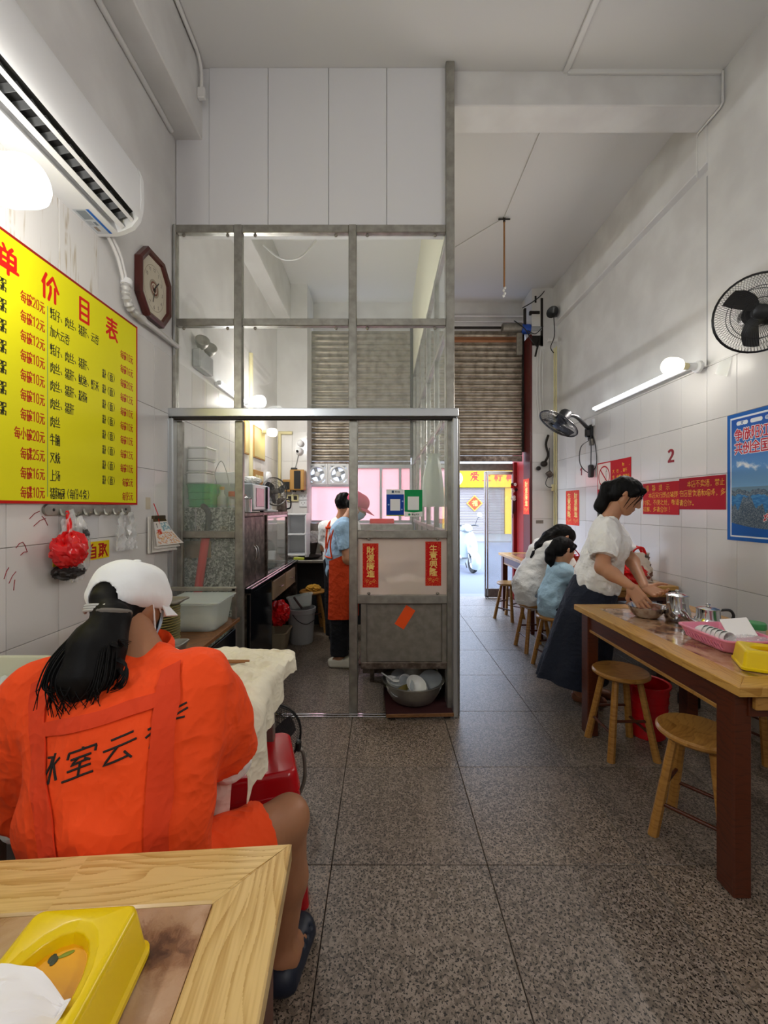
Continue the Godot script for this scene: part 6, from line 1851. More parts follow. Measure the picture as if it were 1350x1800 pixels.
func build_left_side():
	var g: Geo
	# air conditioner
	var ac := thing("air_conditioner", "long white air conditioner with open louvre high on the left wall", "air conditioner", Vector3(XL, 2.71, -1.53))
	var along := func(poly: Array, z0: float, z1: float, m: String, called: String):
		var q := Geo.new()
		extrude(q, PackedVector2Array(poly), z1 - z0, T(Vector3(0, 0, z0)), 35.0)
		part(called, q, m, ac)
	var shell := [Vector2(0, 0.0), Vector2(0.105, 0.0), Vector2(0.112, 0.004), Vector2(0.088, 0.075), Vector2(0.125, 0.125), Vector2(0.19, 0.115), Vector2(0.210, 0.078), Vector2(0.220, 0.10), Vector2(0.224, 0.16), Vector2(0.222, 0.27), Vector2(0.205, 0.315), Vector2(0.17, 0.33), Vector2(0, 0.33)]
	along.call(shell, -0.485, 0.485, "white_plastic", "case")
	var solid := [Vector2(0, 0.0), Vector2(0.09, 0.0), Vector2(0.13, 0.01), Vector2(0.18, 0.032), Vector2(0.21, 0.07), Vector2(0.222, 0.12), Vector2(0.226, 0.16), Vector2(0.224, 0.27), Vector2(0.207, 0.317), Vector2(0.17, 0.332), Vector2(0, 0.332)]
	along.call(solid, -0.51, -0.485, "white_plastic", "end_cap")
	along.call(solid, 0.485, 0.51, "white_plastic", "end_cap")
	along.call([Vector2(0.092, 0.076), Vector2(0.098, 0.055), Vector2(0.188, 0.108), Vector2(0.186, 0.113), Vector2(0.126, 0.122)], -0.484, 0.484, "black_matte", "outlet")
	for k in 16:
		g = Geo.new()
		box(g, Vector3.ZERO, Vector3(0.075, 0.028, 0.003), 0.0, T(Vector3(0.150, 0.066, -0.45 + 0.06 * k), Vector3(0, 25, 32)))
		part("vane", g, hexm("vane_grey", "6e7072", 0.5), ac)
	along.call([Vector2(0.130, 0.020), Vector2(0.134, 0.014), Vector2(0.152, 0.026), Vector2(0.148, 0.032)], -0.475, 0.475, "white_plastic", "louvre")
	along.call([Vector2(0.176, 0.058), Vector2(0.180, 0.052), Vector2(0.192, 0.062), Vector2(0.188, 0.068)], -0.48, 0.48, "white_plastic", "louvre")
	var im := picture(200, 120, hexc("c9ced2"))
	im.fill_rect(Rect2i(0, 0, 200, 22), hexc("2f6cc0"))
	im.fill_rect(Rect2i(10, 34, 70, 70), hexc("8e979c"))
	im.fill_rect(Rect2i(100, 40, 30, 22), hexc("74808a"))
	im.fill_rect(Rect2i(140, 70, 40, 26), hexc("93877c"))
	for k in 4: im.fill_rect(Rect2i(92, 72 + k * 10, 36, 4), hexc("7f868c"))
	g = Geo.new()
	g.quad(Vector3(0.012, -0.0012, -0.32), Vector3(0.012, -0.0012, -0.485), Vector3(0.085, -0.0012, -0.485), Vector3(0.085, -0.0012, -0.32))
	part("rating_label", g, printed("rating_print", im), ac)
	# menu board
	on_left("menu_board", "big yellow menu board with red title and rows of prices on the left wall", "menu board", -0.90, -2.34, 1.39, 2.395, menu_print(), "red_paint", XL + 0.014, 0.012)
	# clock
	var ck := thing("wall_clock", "dark wooden octagonal wall clock with beige face", "clock", Vector3(XL + 0.002, 2.70, -2.505))
	var turn := T(Vector3.ZERO, Vector3(0, 90, 0))
	var rows := []
	for q in [[0.172, 0.205, 0.0], [0.172, 0.205, 0.030], [0.160, 0.193, 0.040], [0.143, 0.174, 0.034], [0.138, 0.169, 0.016]]:
		var row := PackedVector3Array()
		for p in octagon(q[0], q[1]): row.append(turn * Vector3(p.x, p.y, q[2]))
		rows.append(row)
	g = Geo.new()
	grid(g, rows, true, 20.0, false)
	part("frame", g, "clock_wood", ck)
	g = Geo.new()
	var oc := octagon(0.140, 0.171)
	for k in 8:
		var a := oc[k]
		var b := oc[(k + 1) % 8]
		for p in [Vector2.ZERO, b, a]:
			g.P.append(turn * Vector3(p.x, p.y, 0.017))
			g.N.append(turn.basis * Vector3(0, 0, 1))
			g.U.append(Vector2(p.x / 0.28 + 0.5, 0.5 - p.y / 0.342))
	part("face", g, clock_print(), ck)
	g = Geo.new()
	box(g, Vector3(0, 0.03, 0.021), Vector3(0.006, 0.075, 0.002), 0.0, turn * T(Vector3.ZERO, Vector3(0, 0, -40)))
	box(g, Vector3(0, 0.04, 0.024), Vector3(0.004, 0.11, 0.002), 0.0, turn * T(Vector3.ZERO, Vector3(0, 0, 165)))
	part("hands", g, "black_plastic", ck)
	# wrapped pipe from the air conditioner
	var pi := thing("wrapped_pipe", "silver-taped pipe running from the air conditioner below the clock", "pipe", Vector3(XL + 0.03, 2.45, -2.4))
	g = Geo.new()
	tube(g, curve([Vector3(0, 0.30, 0.32), Vector3(0.0, 0.24, 0.24), Vector3(-0.005, 0.12, 0.175)], 6), 0.012, 8)
	tube(g, curve([Vector3(0, 0.30, 0.36), Vector3(0.0, 0.22, 0.26), Vector3(-0.005, 0.12, 0.20)], 6), 0.009, 8)
	part("hose", g, "white_duct", pi)
	g = Geo.new()
	var pts := curve([Vector3(0, 0.13, 0.185), Vector3(0, 0.07, 0.19), Vector3(0.0, 0.02, 0.165), Vector3(0, 0.0, 0.10), Vector3(0, 0.0, -0.10), Vector3(0, 0.0, -0.36)], 8)
	var rr := []
	for i in pts.size(): rr.append(0.021 + 0.004 * sin(i * 1.7) if i < 28 else 0.017)
	tube(g, pts, rr, 12)
	part("wrapped_pipe", g, hexm("foil", "c4c3bf", 0.45, 0.3), pi)
	g = Geo.new()
	rod(g, Vector3(0, 0.115, 0.187), Vector3(0, 0.145, 0.183), 0.028, 12)
	part("clamp", g, "white_plastic", pi)
	g = Geo.new()
	tube(g, [Vector3(XL + 0.014, 2.39, -2.755), Vector3(XL + 0.014, 3.26, -2.755)], 0.006, 6)
	struct("trim_13", g, "grey_plastic", "thin upright cable at the left edge of the partition")
	hooks_and_bags()

func hooks_and_bags():
	var g: Geo
	var t := thing("hook_rail", "steel rail of hooks below the menu board", "hook rail", Vector3(XL + 0.002, 1.365, -1.99))
	g = Geo.new()
	var poly := PackedVector2Array()
	for k in 9: poly.append(Vector2(0.27 + 0.022 * cos(-PI / 2 + PI * k / 8), 0.022 * sin(-PI / 2 + PI * k / 8)))
	for k in 9: poly.append(Vector2(-0.27 + 0.022 * cos(PI / 2 + PI * k / 8), 0.022 * sin(PI / 2 + PI * k / 8)))
	extrude(g, poly, 0.012, T(Vector3.ZERO, Vector3(0, 90, 0)))
	part("plate", g, "steel", t)
	for k in 7:
		g = Geo.new()
		var z := 0.21 - 0.07 * k
		tube(g, curve([Vector3(0.012, 0.004, z), Vector3(0.02, -0.02, z), Vector3(0.036, -0.026, z), Vector3(0.044, -0.012, z)], 4), 0.0055, 6)
		part("hook", g, "steel", t)
	for k in 3:
		g = Geo.new()
		ball(g, Vector3(0.012, 0.0, 0.245 - 0.245 * k), Vector3(0.004, 0.007, 0.007), 8)
		part("screw", g, "dark_iron", t)
	# bags
	t = thing("red_bag", "knotted red plastic bag hanging from the hook rail", "bag", Vector3(-1.325, 1.145, -1.75))
	g = Geo.new()
	crumple(g, Vector3(0, 0.05, 0.0), Vector3(0.052, 0.066, 0.074), 61, 0.36, 1.0)
	part("bag", g, "red_film", t)
	g = Geo.new()
	tube(g, curve([Vector3(0.0, 0.10, 0.0), Vector3(-0.005, 0.13, -0.01), Vector3(-0.02, 0.165, -0.025), Vector3(-0.035, 0.215, -0.035)], 5), [0.024, 0.020, 0.017, 0.014, 0.012, 0.011, 0.011, 0.012, 0.013, 0.013, 0.012, 0.010, 0.009, 0.008, 0.007, 0.006], 8)
	part("knotted_neck", g, "red_film", t)
	t = thing("clear_bag", "clear plastic bag with dark contents hanging behind the red bag", "bag", Vector3(-1.345, 1.08, -1.775))
	g = Geo.new()
	crumple(g, Vector3(0, 0.11, -0.03), Vector3(0.045, 0.125, 0.07), 62, 0.35, 1.0)
	part("bag", g, "film_plastic", t)
	g = Geo.new()
	crumple(g, Vector3(0.0, 0.02, 0.0), Vector3(0.04, 0.03, 0.07), 63, 0.4)
	crumple(g, Vector3(0.01, 0.17, -0.05), Vector3(0.03, 0.035, 0.035), 64, 0.4)
	part("contents", g, hexm("dark_goods", "2b2624", 0.5), t)
	g = Geo.new()
	tube(g, [Vector3(0, 0.22, -0.03), Vector3(-0.01, 0.255, -0.03), Vector3(-0.015, 0.285, -0.03)], [0.022, 0.014, 0.01], 8)
	part("neck", g, "film_plastic", t)
	t = thing("empty_bags", "two limp clear bags hanging at the far end of the hook rail", "bag", Vector3(-1.37, 1.15, -2.2))
	var f := noise(FastNoiseLite.TYPE_SIMPLEX, 6.0, 71, 2)
	for k in 2:
		var rows := []
		for i in 12:
			var u := i / 11.0
			var row := PackedVector3Array()
			for j in 12:
				var v := j / 11.0 - 0.5
				row.append(Vector3(0.012 + 0.02 * f.get_noise_2d(v * 2 + k * 9, u) + 0.006 * sin(v * 30 + k), 0.20 - u * 0.20, 0.05 - 0.09 * k + v * (0.02 + 0.075 * u)))
			rows.append(row)
		g = Geo.new()
		sheet(g, rows, 0.001)
		part("bag", g, "film_plastic", t)
	# sauce sticker
	var im := picture(360, 87, hexc("e6c813"))
	for k in 3: glyph(im, "酱自取"[k], 130 + k * 74, 8, 70, 72, 9, hexc("a81410"))
	glyph(im, "攵", 92, 8, 38, 72, 9, hexc("a81410"))
	on_left("sauce_sticker", "yellow self-service sauce sticker with red characters beside the red bag", "sticker", -1.755, -2.115, 1.122, 1.209, printed("sauce_print", im), "yellow_plastic", XL + 0.003, 0.002)
	# calendar
	im = picture(200, 260, hexc("dcd6cf"))
	im.fill_rect(Rect2i(0, 0, 200, 26), hexc("4a3a14"))
	glyph(im, "1", 26, 40, 22, 48, 7, hexc("2a2622"))
	var n := noise(FastNoiseLite.TYPE_SIMPLEX, 0.03, 81, 3)
	for y in range(36, 250):
		for x in range(14, 190):
			var v := n.get_noise_2d(x, y)
			if x > 90 and y < 120: im.set_pixel(x, y, hexc("7fa3ae").lerp(hexc("d9dedb"), clampf(v * 2 + 0.5, 0, 1)))
			elif y > 130 and v > 0.02: im.set_pixel(x, y, hexc("b54a30").lerp(hexc("e0c49a"), clampf(v * 3, 0, 1)))
	glyph(im, "福", 22, 100, 50, 50, 7, hexc("c43a1c"))
	var cm := printed("calendar_print", im, 0.5)
	t = thing("wall_calendar", "small paper calendar with curled printed sheets beside the partition", "calendar", Vector3(-1.385, 1.10, -2.52))
	part("backing", geo_box(Vector3(0, 0.11, 0), Vector3(0.006, 0.22, 0.15), 0.001), "paper", t)
	part("binding", geo_box(Vector3(0.012, 0.215, -0.02), Vector3(0.02, 0.022, 0.13), 0.003), hexm("calendar_strip", "3a2c10", 0.5), t)
	for k in 3:
		var rows := []
		for i in 10:
			var u := i / 9.0
			var row := PackedVector3Array()
			for j in 8:
				var v := j / 7.0
				row.append(Vector3(0.012 + 0.003 * k + u * u * 0.05 * v + 0.012 * k * u, 0.205 - u * (0.20 - 0.02 * k), 0.055 - v * 0.145 - u * (0.06 + 0.012 * k) * v))
			rows.append(row)
		g = Geo.new()
		grid(g, rows, false, 80.0, false, false, true)
		part("sheet", g, cm if k == 2 else "paper", t)
	g = Geo.new()
	tube(g, [Vector3(-1.382, 1.40, -2.5), Vector3(-1.366, 1.33, -2.52), Vector3(-1.36, 1.20, -2.54)], 0.0025, 5)
	part("red_cord", g, "red_film", t, world(t))
	solo("tape_scrap", geo_box(Vector3(XL + 0.001, 1.40, -2.47), Vector3(0.002, 0.07, 0.05), 0.0005), hexm("old_tape", "c9bfa8", 0.6), "faded scrap of tape above the calendar", "tape")
	# red paint marks on the tiles
	g = Geo.new()
	var marks := [[1.33, 1.64, 1.36, 1.69], [1.30, 1.66, 1.33, 1.72], [1.34, 1.70, 1.30, 1.73], [1.22, 1.58, 1.24, 1.61], [1.24, 1.61, 1.20, 1.63], [1.20, 1.63, 1.19, 1.60], [1.11, 1.53, 1.15, 1.55], [1.09, 1.55, 1.13, 1.58], [1.06, 1.57, 1.10, 1.575]]
	for q in marks: tube(g, [Vector3(XL + 0.0005, q[0], -q[1]), Vector3(XL + 0.0005, (q[0] + q[2]) / 2 + 0.006, -(q[1] + q[3]) / 2), Vector3(XL + 0.0005, q[2], -q[3])], 0.0016, 5)
	solo("paint_marks", g, "lettering_red", "red paint scribbles on the tiles left of the hook rail", "paint marks")

# ---------------------------------------------------------------- right wall
func wall_fan(label: String, at: Vector3, facing: Vector3, r: float, foot: Vector3) -> Node3D:
	var t := thing("wall_fan", label, "fan", foot)
	var b := Transform3D(Basis.looking_at(-facing.normalized(), Vector3.UP), at - foot)
	fan_head(t, b, r, 84)
	var g := Geo.new()
	var back := b * Vector3(0, -0.03, -0.13)
	tube(g, curve([back, (back + Vector3(-0.06, 0.02, 0)) * Vector3(0.6, 0.8, 0.8), Vector3(-0.03, 0.01, 0)], 5), 0.02, 10)
	part("arm", g, "black_plastic", t)
	g = Geo.new()
	box(g, Vector3(-0.015, -0.02, 0), Vector3(0.03, 0.17, 0.08), 0.01)
	box(g, Vector3(-0.045, -0.02, 0), Vector3(0.05, 0.10, 0.06), 0.012)
	part("wall_bracket", g, "black_plastic", t)
	return t

func number_sticker(s: String, y: float, z: float, h: float):
	var f := SystemFont.new()
	f.font_names = PackedStringArray(["Droid Sans"])
	f.font_weight = 700
	var m := TextMesh.new()
	m.text = s
	m.font = f
	m.font_size = 64
	m.pixel_size = h / 46.0
	m.depth = 0.003
	solo("wall_number", m, "lettering_red", "red number %s stuck on the right wall tiles" % ("1 beside the hanging black switch" if s == "1" else "2 above the red notices"), "number", "", T(Vector3(XR - 0.0015, y, z), Vector3(0, -90, 0)))

func build_right_wall():
	var g: Geo
	on_right("no_smoking_sign", "red and white no smoking sign on the right wall", "sign", -4.435, -3.835, 1.45, 1.845, ban_print(), "red_paint")
	on_right("exit_sign", "small dark sign with pale arrow under the no smoking sign", "sign", -4.435, -4.18, 1.275, 1.445, exit_print(), "black_plastic")
	on_right("red_notice", "left one of the two red notices with yellow characters on the right wall", "notice", -3.66, -3.215, 1.317, 1.583, notice_print("notice_a", [["温馨提示", 70, 34, 1.05, 78], ["本店实行即点餐即", 150, 160], ["付款，不便之处，敬请", 6, 282], ["谅解，多谢合作！", 6, 396]], 880, 532, Vector2(88, 100), hexc("c01a24")), "red_paint")
	on_right("red_notice", "right one of the two red notices, next to the blue poster", "notice", -3.213, -2.778, 1.36, 1.597, notice_print("notice_b", [["本店不卖酒，禁止", 165, 40], ["在店里饮酒和喧哗，多", 4, 176], ["谢合作。", 4, 320]], 874, 474, Vector2(87, 106), hexc("ae1228")), "red_paint")
	on_right("blue_poster", "large blue poster of a bay with red and white slogans", "poster", -2.765, -2.10, 1.16, 1.985, poster_print(), "paper")
	on_right("wall_couplet", "left red couplet strip of the pair on the right wall tiles", "couplet", -5.195, -5.025, 1.16, 1.58, couplet_print("couplet_wall_a", "生意興隆", true), "red_film")
	on_right("wall_couplet", "right red couplet strip of the pair on the right wall tiles", "couplet", -5.02, -4.85, 1.16, 1.58, couplet_print("couplet_wall_b", "財源廣進", true), "red_film")
	number_sticker("1", 1.79, -4.80, 0.088)
	number_sticker("2", 1.785, -3.31, 0.105)
	var t := wall_fan("black wall fan tilted down beside the far end of the tube lamp", Vector3(1.84, 2.25, -4.32), Vector3(-0.58, -0.80, 0.0), 0.215, Vector3(XR, 2.22, -4.56))
	g = Geo.new()
	tube(g, curve([Vector3(-0.02, -0.1, 0), Vector3(-0.12, -0.18, 0.0), Vector3(-0.13, -0.36, 0), Vector3(-0.04, -0.46, 0), Vector3(-0.015, -0.40, 0.12), Vector3(-0.01, -0.2, 0.1), Vector3(-0.01, -0.06, 0.04)], 6), 0.005, 6)
	part("cord", g, "black_plastic", t)
	part("timer_box", geo_box(Vector3(-0.02, -0.13, 0.03), Vector3(0.03, 0.07, 0.05), 0.004), "dull_steel", t)
	t = thing("pendant_switch", "black inline switch hanging on a cord beside the number one", "switch", Vector3(2.27, 1.70, -4.50))
	part("switch_body", geo_box(Vector3(0, 0.07, 0), Vector3(0.05, 0.14, 0.06), 0.012), "black_plastic", t)
	g = Geo.new()
	tube(g, [Vector3(0, 0.14, 0), Vector3(0.002, 0.30, 0), Vector3(0.01, 0.47, -0.02)], 0.005, 6)
	part("cord", g, "black_plastic", t)
	solo("switch_cover", geo_box(Vector3(XR - 0.012, 2.30, -4.50), Vector3(0.022, 0.075, 0.035), 0.004), "white_plastic", "small white cover plate at the far end of the tube lamp", "cover plate")
	t = wall_fan("black wall fan at the right edge above the blue poster", Vector3(2.075, 2.447, -2.28), Vector3(-0.42, -0.22, 0.88), 0.205, Vector3(XR, 2.42, -2.36))
	g = Geo.new()
	var rows := []
	for i in 8:
		var u := i / 7.0
		var row := PackedVector3Array()
		for j in 6: row.append(Vector3(XR - 0.004 - 0.010 * u * u, 2.372 - 0.075 * u - 0.01 * j * u, -2.83 + 0.105 * (j / 5.0) - 0.03 * u))
		rows.append(row)
	sheet(g, rows, 0.001)
	solo("peeling_tape", g, "clear_plastic", "piece of clear tape peeling off the top of the tiles", "tape")

# ---------------------------------------------------------------- tables
func plank(g: Geo, p: PackedVector2Array, y0: float, y1: float, along: Vector2, bev := 0.004):
	# a mitred board seen from above (four corners), its grain along the given direction
	var c := Vector2.ZERO
	for q in p: c += q / p.size()
	var v := PackedVector3Array()
	var uv := PackedVector2Array()
	var cross := Vector2(-along.y, along.x)
	for lv in [[y0, 0.0], [y1 - bev, 0.0], [y1, bev]]:
		for q in p:
			var d: Vector2 = q - c
			var e := Vector2(d.dot(along), d.dot(cross))
			e -= Vector2(signf(e.x) * lv[1], signf(e.y) * lv[1])
			q = c + along * e.x + cross * e.y
			v.append(Vector3(q.x, lv[0], q.y))
			uv.append(Vector2(e.x / 1.1 + c.x, e.y / 0.24 + c.y * 1.7 + (y1 - lv[0]) * 2.0))
	var f := PackedInt32Array([0, 1, 2, 0, 2, 3, 8, 10, 9, 8, 11, 10])
	for l in 2:
		for k in 4:
			var a: int = l * 4 + k
			var b: int = l * 4 + (k + 1) % 4
			f.append_array([a, a + 4, b + 4, a, b + 4, b])
	g.tris(v, f, 0.0, true, uv)

func table_parts(t: Node3D, w: float, l: float, h: float, wood_m: String, frame := 0.105):
	# top of four mitred boards round an inlay, apron, four square legs
	var x := w / 2
	var z := l / 2
	var i := Vector2(x - frame, z - frame)
	var y0 := h - 0.032
	var corners := [[Vector2(-x, -z), Vector2(x, -z), Vector2(i.x, -i.y), Vector2(-i.x, -i.y), Vector2(1, 0)], [Vector2(x, z), Vector2(-x, z), Vector2(-i.x, i.y), Vector2(i.x, i.y), Vector2(1, 0)], [Vector2(x, -z), Vector2(x, z), Vector2(i.x, i.y), Vector2(i.x, -i.y), Vector2(0, 1)], [Vector2(-x, z), Vector2(-x, -z), Vector2(-i.x, -i.y), Vector2(-i.x, i.y), Vector2(0, 1)]]
	for c in corners:
		var g := Geo.new()
		plank(g, PackedVector2Array([c[0], c[1], c[2], c[3]]), y0, h, c[4], 0.003)
		part("top_board", g, wood_m, t)
	part("inlay", geo_box(Vector3(0, h - 0.017, 0), Vector3(i.x * 2 - 0.002, 0.030, i.y * 2 - 0.002), 0.001), "table_inlay", t)
	for s in [-1, 1]:
		part("apron", geo_box(Vector3(s * (x - 0.045), y0 - 0.045, 0), Vector3(0.025, 0.09, l - 0.17), 0.003), "red_wood", t)
		part("apron", geo_box(Vector3(0, y0 - 0.045, s * (z - 0.055)), Vector3(w - 0.14, 0.09, 0.025), 0.003), "red_wood", t)
		part("apron_strip", geo_box(Vector3(s * (x - 0.047), y0 - 0.098, 0), Vector3(0.03, 0.016, l - 0.17), 0.002), "stool_wood", t)
		for q in [-1, 1]: part("leg", geo_box(Vector3(s * (x - 0.055), y0 / 2, q * (z - 0.09)), Vector3(0.065, y0, 0.08), 0.005), "red_wood", t)

func teapot(label: String, at: Vector3, turn: float, r: float, h: float):
	var t := thing("teapot", label, "teapot", at, turn)
	var g := Geo.new()
	lathe(g, [[0.0, 0.0], [r * 0.86, 0.0], [r * 0.98, h * 0.1], [r, h * 0.25], [r * 0.94, h * 0.40], [r * 0.82, h * 0.52], [r * 0.80, h * 0.9], [r * 0.84, h * 0.92], [0.0, h * 0.92]], 36)
	part("body", g, "bright_steel", t)
	g = Geo.new()
	lathe(g, [[0.0, h * 0.92], [r * 0.87, h * 0.92], [r * 0.86, h * 0.945], [r * 0.5, h * 1.01], [r * 0.12, h * 1.03], [r * 0.10, h * 1.07], [r * 0.2, h * 1.10], [r * 0.12, h * 1.14], [0.0, h * 1.15]], 36)
	part("lid", g, "bright_steel", t)
	g = Geo.new()
	tube(g, curve([Vector3(r * 0.8, h * 0.22, 0), Vector3(r * 1.35, h * 0.36, 0), Vector3(r * 1.6, h * 0.62, 0), Vector3(r * 1.9, h * 0.78, 0)], 5), [r * 0.24, r * 0.23, r * 0.22, r * 0.21, r * 0.19, r * 0.18, r * 0.17, r * 0.155, r * 0.15, r * 0.14, r * 0.135, r * 0.13, r * 0.125, r * 0.12, r * 0.11, r * 0.10], 10)
	part("spout", g, "bright_steel", t)
	g = Geo.new()
	tube(g, curve([Vector3(-r * 0.78, h * 0.86, 0), Vector3(-r * 1.5, h * 0.88, 0), Vector3(-r * 1.75, h * 0.6, 0), Vector3(-r * 1.4, h * 0.3, 0), Vector3(-r * 0.95, h * 0.25, 0)], 5), r * 0.11, 8)
	part("handle", g, "black_plastic", t)

func tissue_box(label: String, at: Vector3, turn: float, big: bool) -> Node3D:
	var t := thing("tissue_box", label, "tissue box", at, turn)
	var loop := func(w, d, y, r):
		var o := PackedVector3Array()
		for q in 4:
			var cx: float = (w / 2 - r) * [1, -1, -1, 1][q]
			var cz: float = (d / 2 - r) * [1, 1, -1, -1][q]
			for k in 6: o.append(Vector3(cx + cos((q + k / 5.0) * PI / 2) * r, y, cz + sin((q + k / 5.0) * PI / 2) * r))
		return o
	var oval := func(w, d, y):
		var o := PackedVector3Array()
		for q in 24:
			# the same corners as the loop, so that the rows join without twisting
			var a := (int(q / 6) + (q % 6) / 5.0) * PI / 2
			o.append(Vector3(cos(a) * w / 2, y, sin(a) * d / 2))
		return o
	var g := Geo.new()
	grid(g, [loop.call(0.156, 0.236, 0.0, 0.016), loop.call(0.158, 0.238, 0.003, 0.017), loop.call(0.158, 0.238, 0.009, 0.017), loop.call(0.149, 0.229, 0.012, 0.014), loop.call(0.134, 0.214, 0.064, 0.013), loop.call(0.130, 0.210, 0.070, 0.012), loop.call(0.122, 0.202, 0.073, 0.010), oval.call(0.110, 0.178, 0.073), oval.call(0.105, 0.172, 0.0705), oval.call(0.094, 0.158, 0.069), oval.call(0.089, 0.152, 0.066), oval.call(0.085, 0.148, 0.050)], true, 45.0, false)
	part("cover", g, "yellow_plastic", t)
	g = Geo.new()
	grid(g, [oval.call(0.001, 0.001, 0.054), oval.call(0.087, 0.150, 0.054)], true, 60.0, false)
	var pan := part("inner_lid", g, "amber_plastic", t)
	if big:      # the printed olive on the inner lid
		g = Geo.new()
		for q in [[-0.014, -0.058, 0.0042, 0.006], [-0.010, -0.055, 0.004, 0.006]]: ball(g, Vector3(q[0], 0.0545, q[1]), Vector3(q[2], 0.0006, q[3]), 10)
		part("printed_olive", g, hexm("olive_ink", "34402f", 0.5), pan)
		g = Geo.new()
		ball(g, Vector3.ZERO, Vector3(0.009, 0.0006, 0.003), 10, T(Vector3(0.000, 0.0545, -0.062), Vector3(0, 25, 0)))
		part("printed_leaf", g, hexm("leaf_ink", "7f8f1c", 0.5), pan)
	var f := noise(FastNoiseLite.TYPE_SIMPLEX, 9.0, 5, 2)
	var rows := []
	for i in 16:                                  # pulled up through the slot and fallen over to one side
		var u := i / 15.0
		var row := PackedVector3Array()
		for j in 12:
			var v := j / 11.0 - 0.5
			var wd := 0.012 + 0.066 * sin(clampf(u * 1.1, 0, 1) * PI * 0.7)
			var p := Vector3(0.050 - 0.150 * u, 0.056 + 0.036 * sin(pow(u, 0.8) * PI * 0.9) - 0.012 * v, v * wd * 0.9 + 0.012 + 0.01 * u)
			p.y += 0.004 * f.get_noise_2d(u * 0.25, v * 0.4) + 0.003 * sin(v * 6 + u * 2)
			p.y = maxf(p.y, 0.058 if absf(p.x) < 0.05 else 0.0765)
			row.append(p)
		rows.append(row)
	g = Geo.new()
	sheet(g, rows, 0.0006)
	part("tissue", g, "tissue", t)
	return t

func build_near_table():
	var t := thing("dining_table", "pale wood framed dining table in front with brown inlaid top", "table", Vector3(-0.472, 0, -0.129), 4)
	table_parts(t, 0.70, 1.20, 0.765, "table_wood")
	tissue_box("yellow tissue box with a white tissue on the nearest table", Vector3(-0.388, 0.7655, -0.452), 4, true)

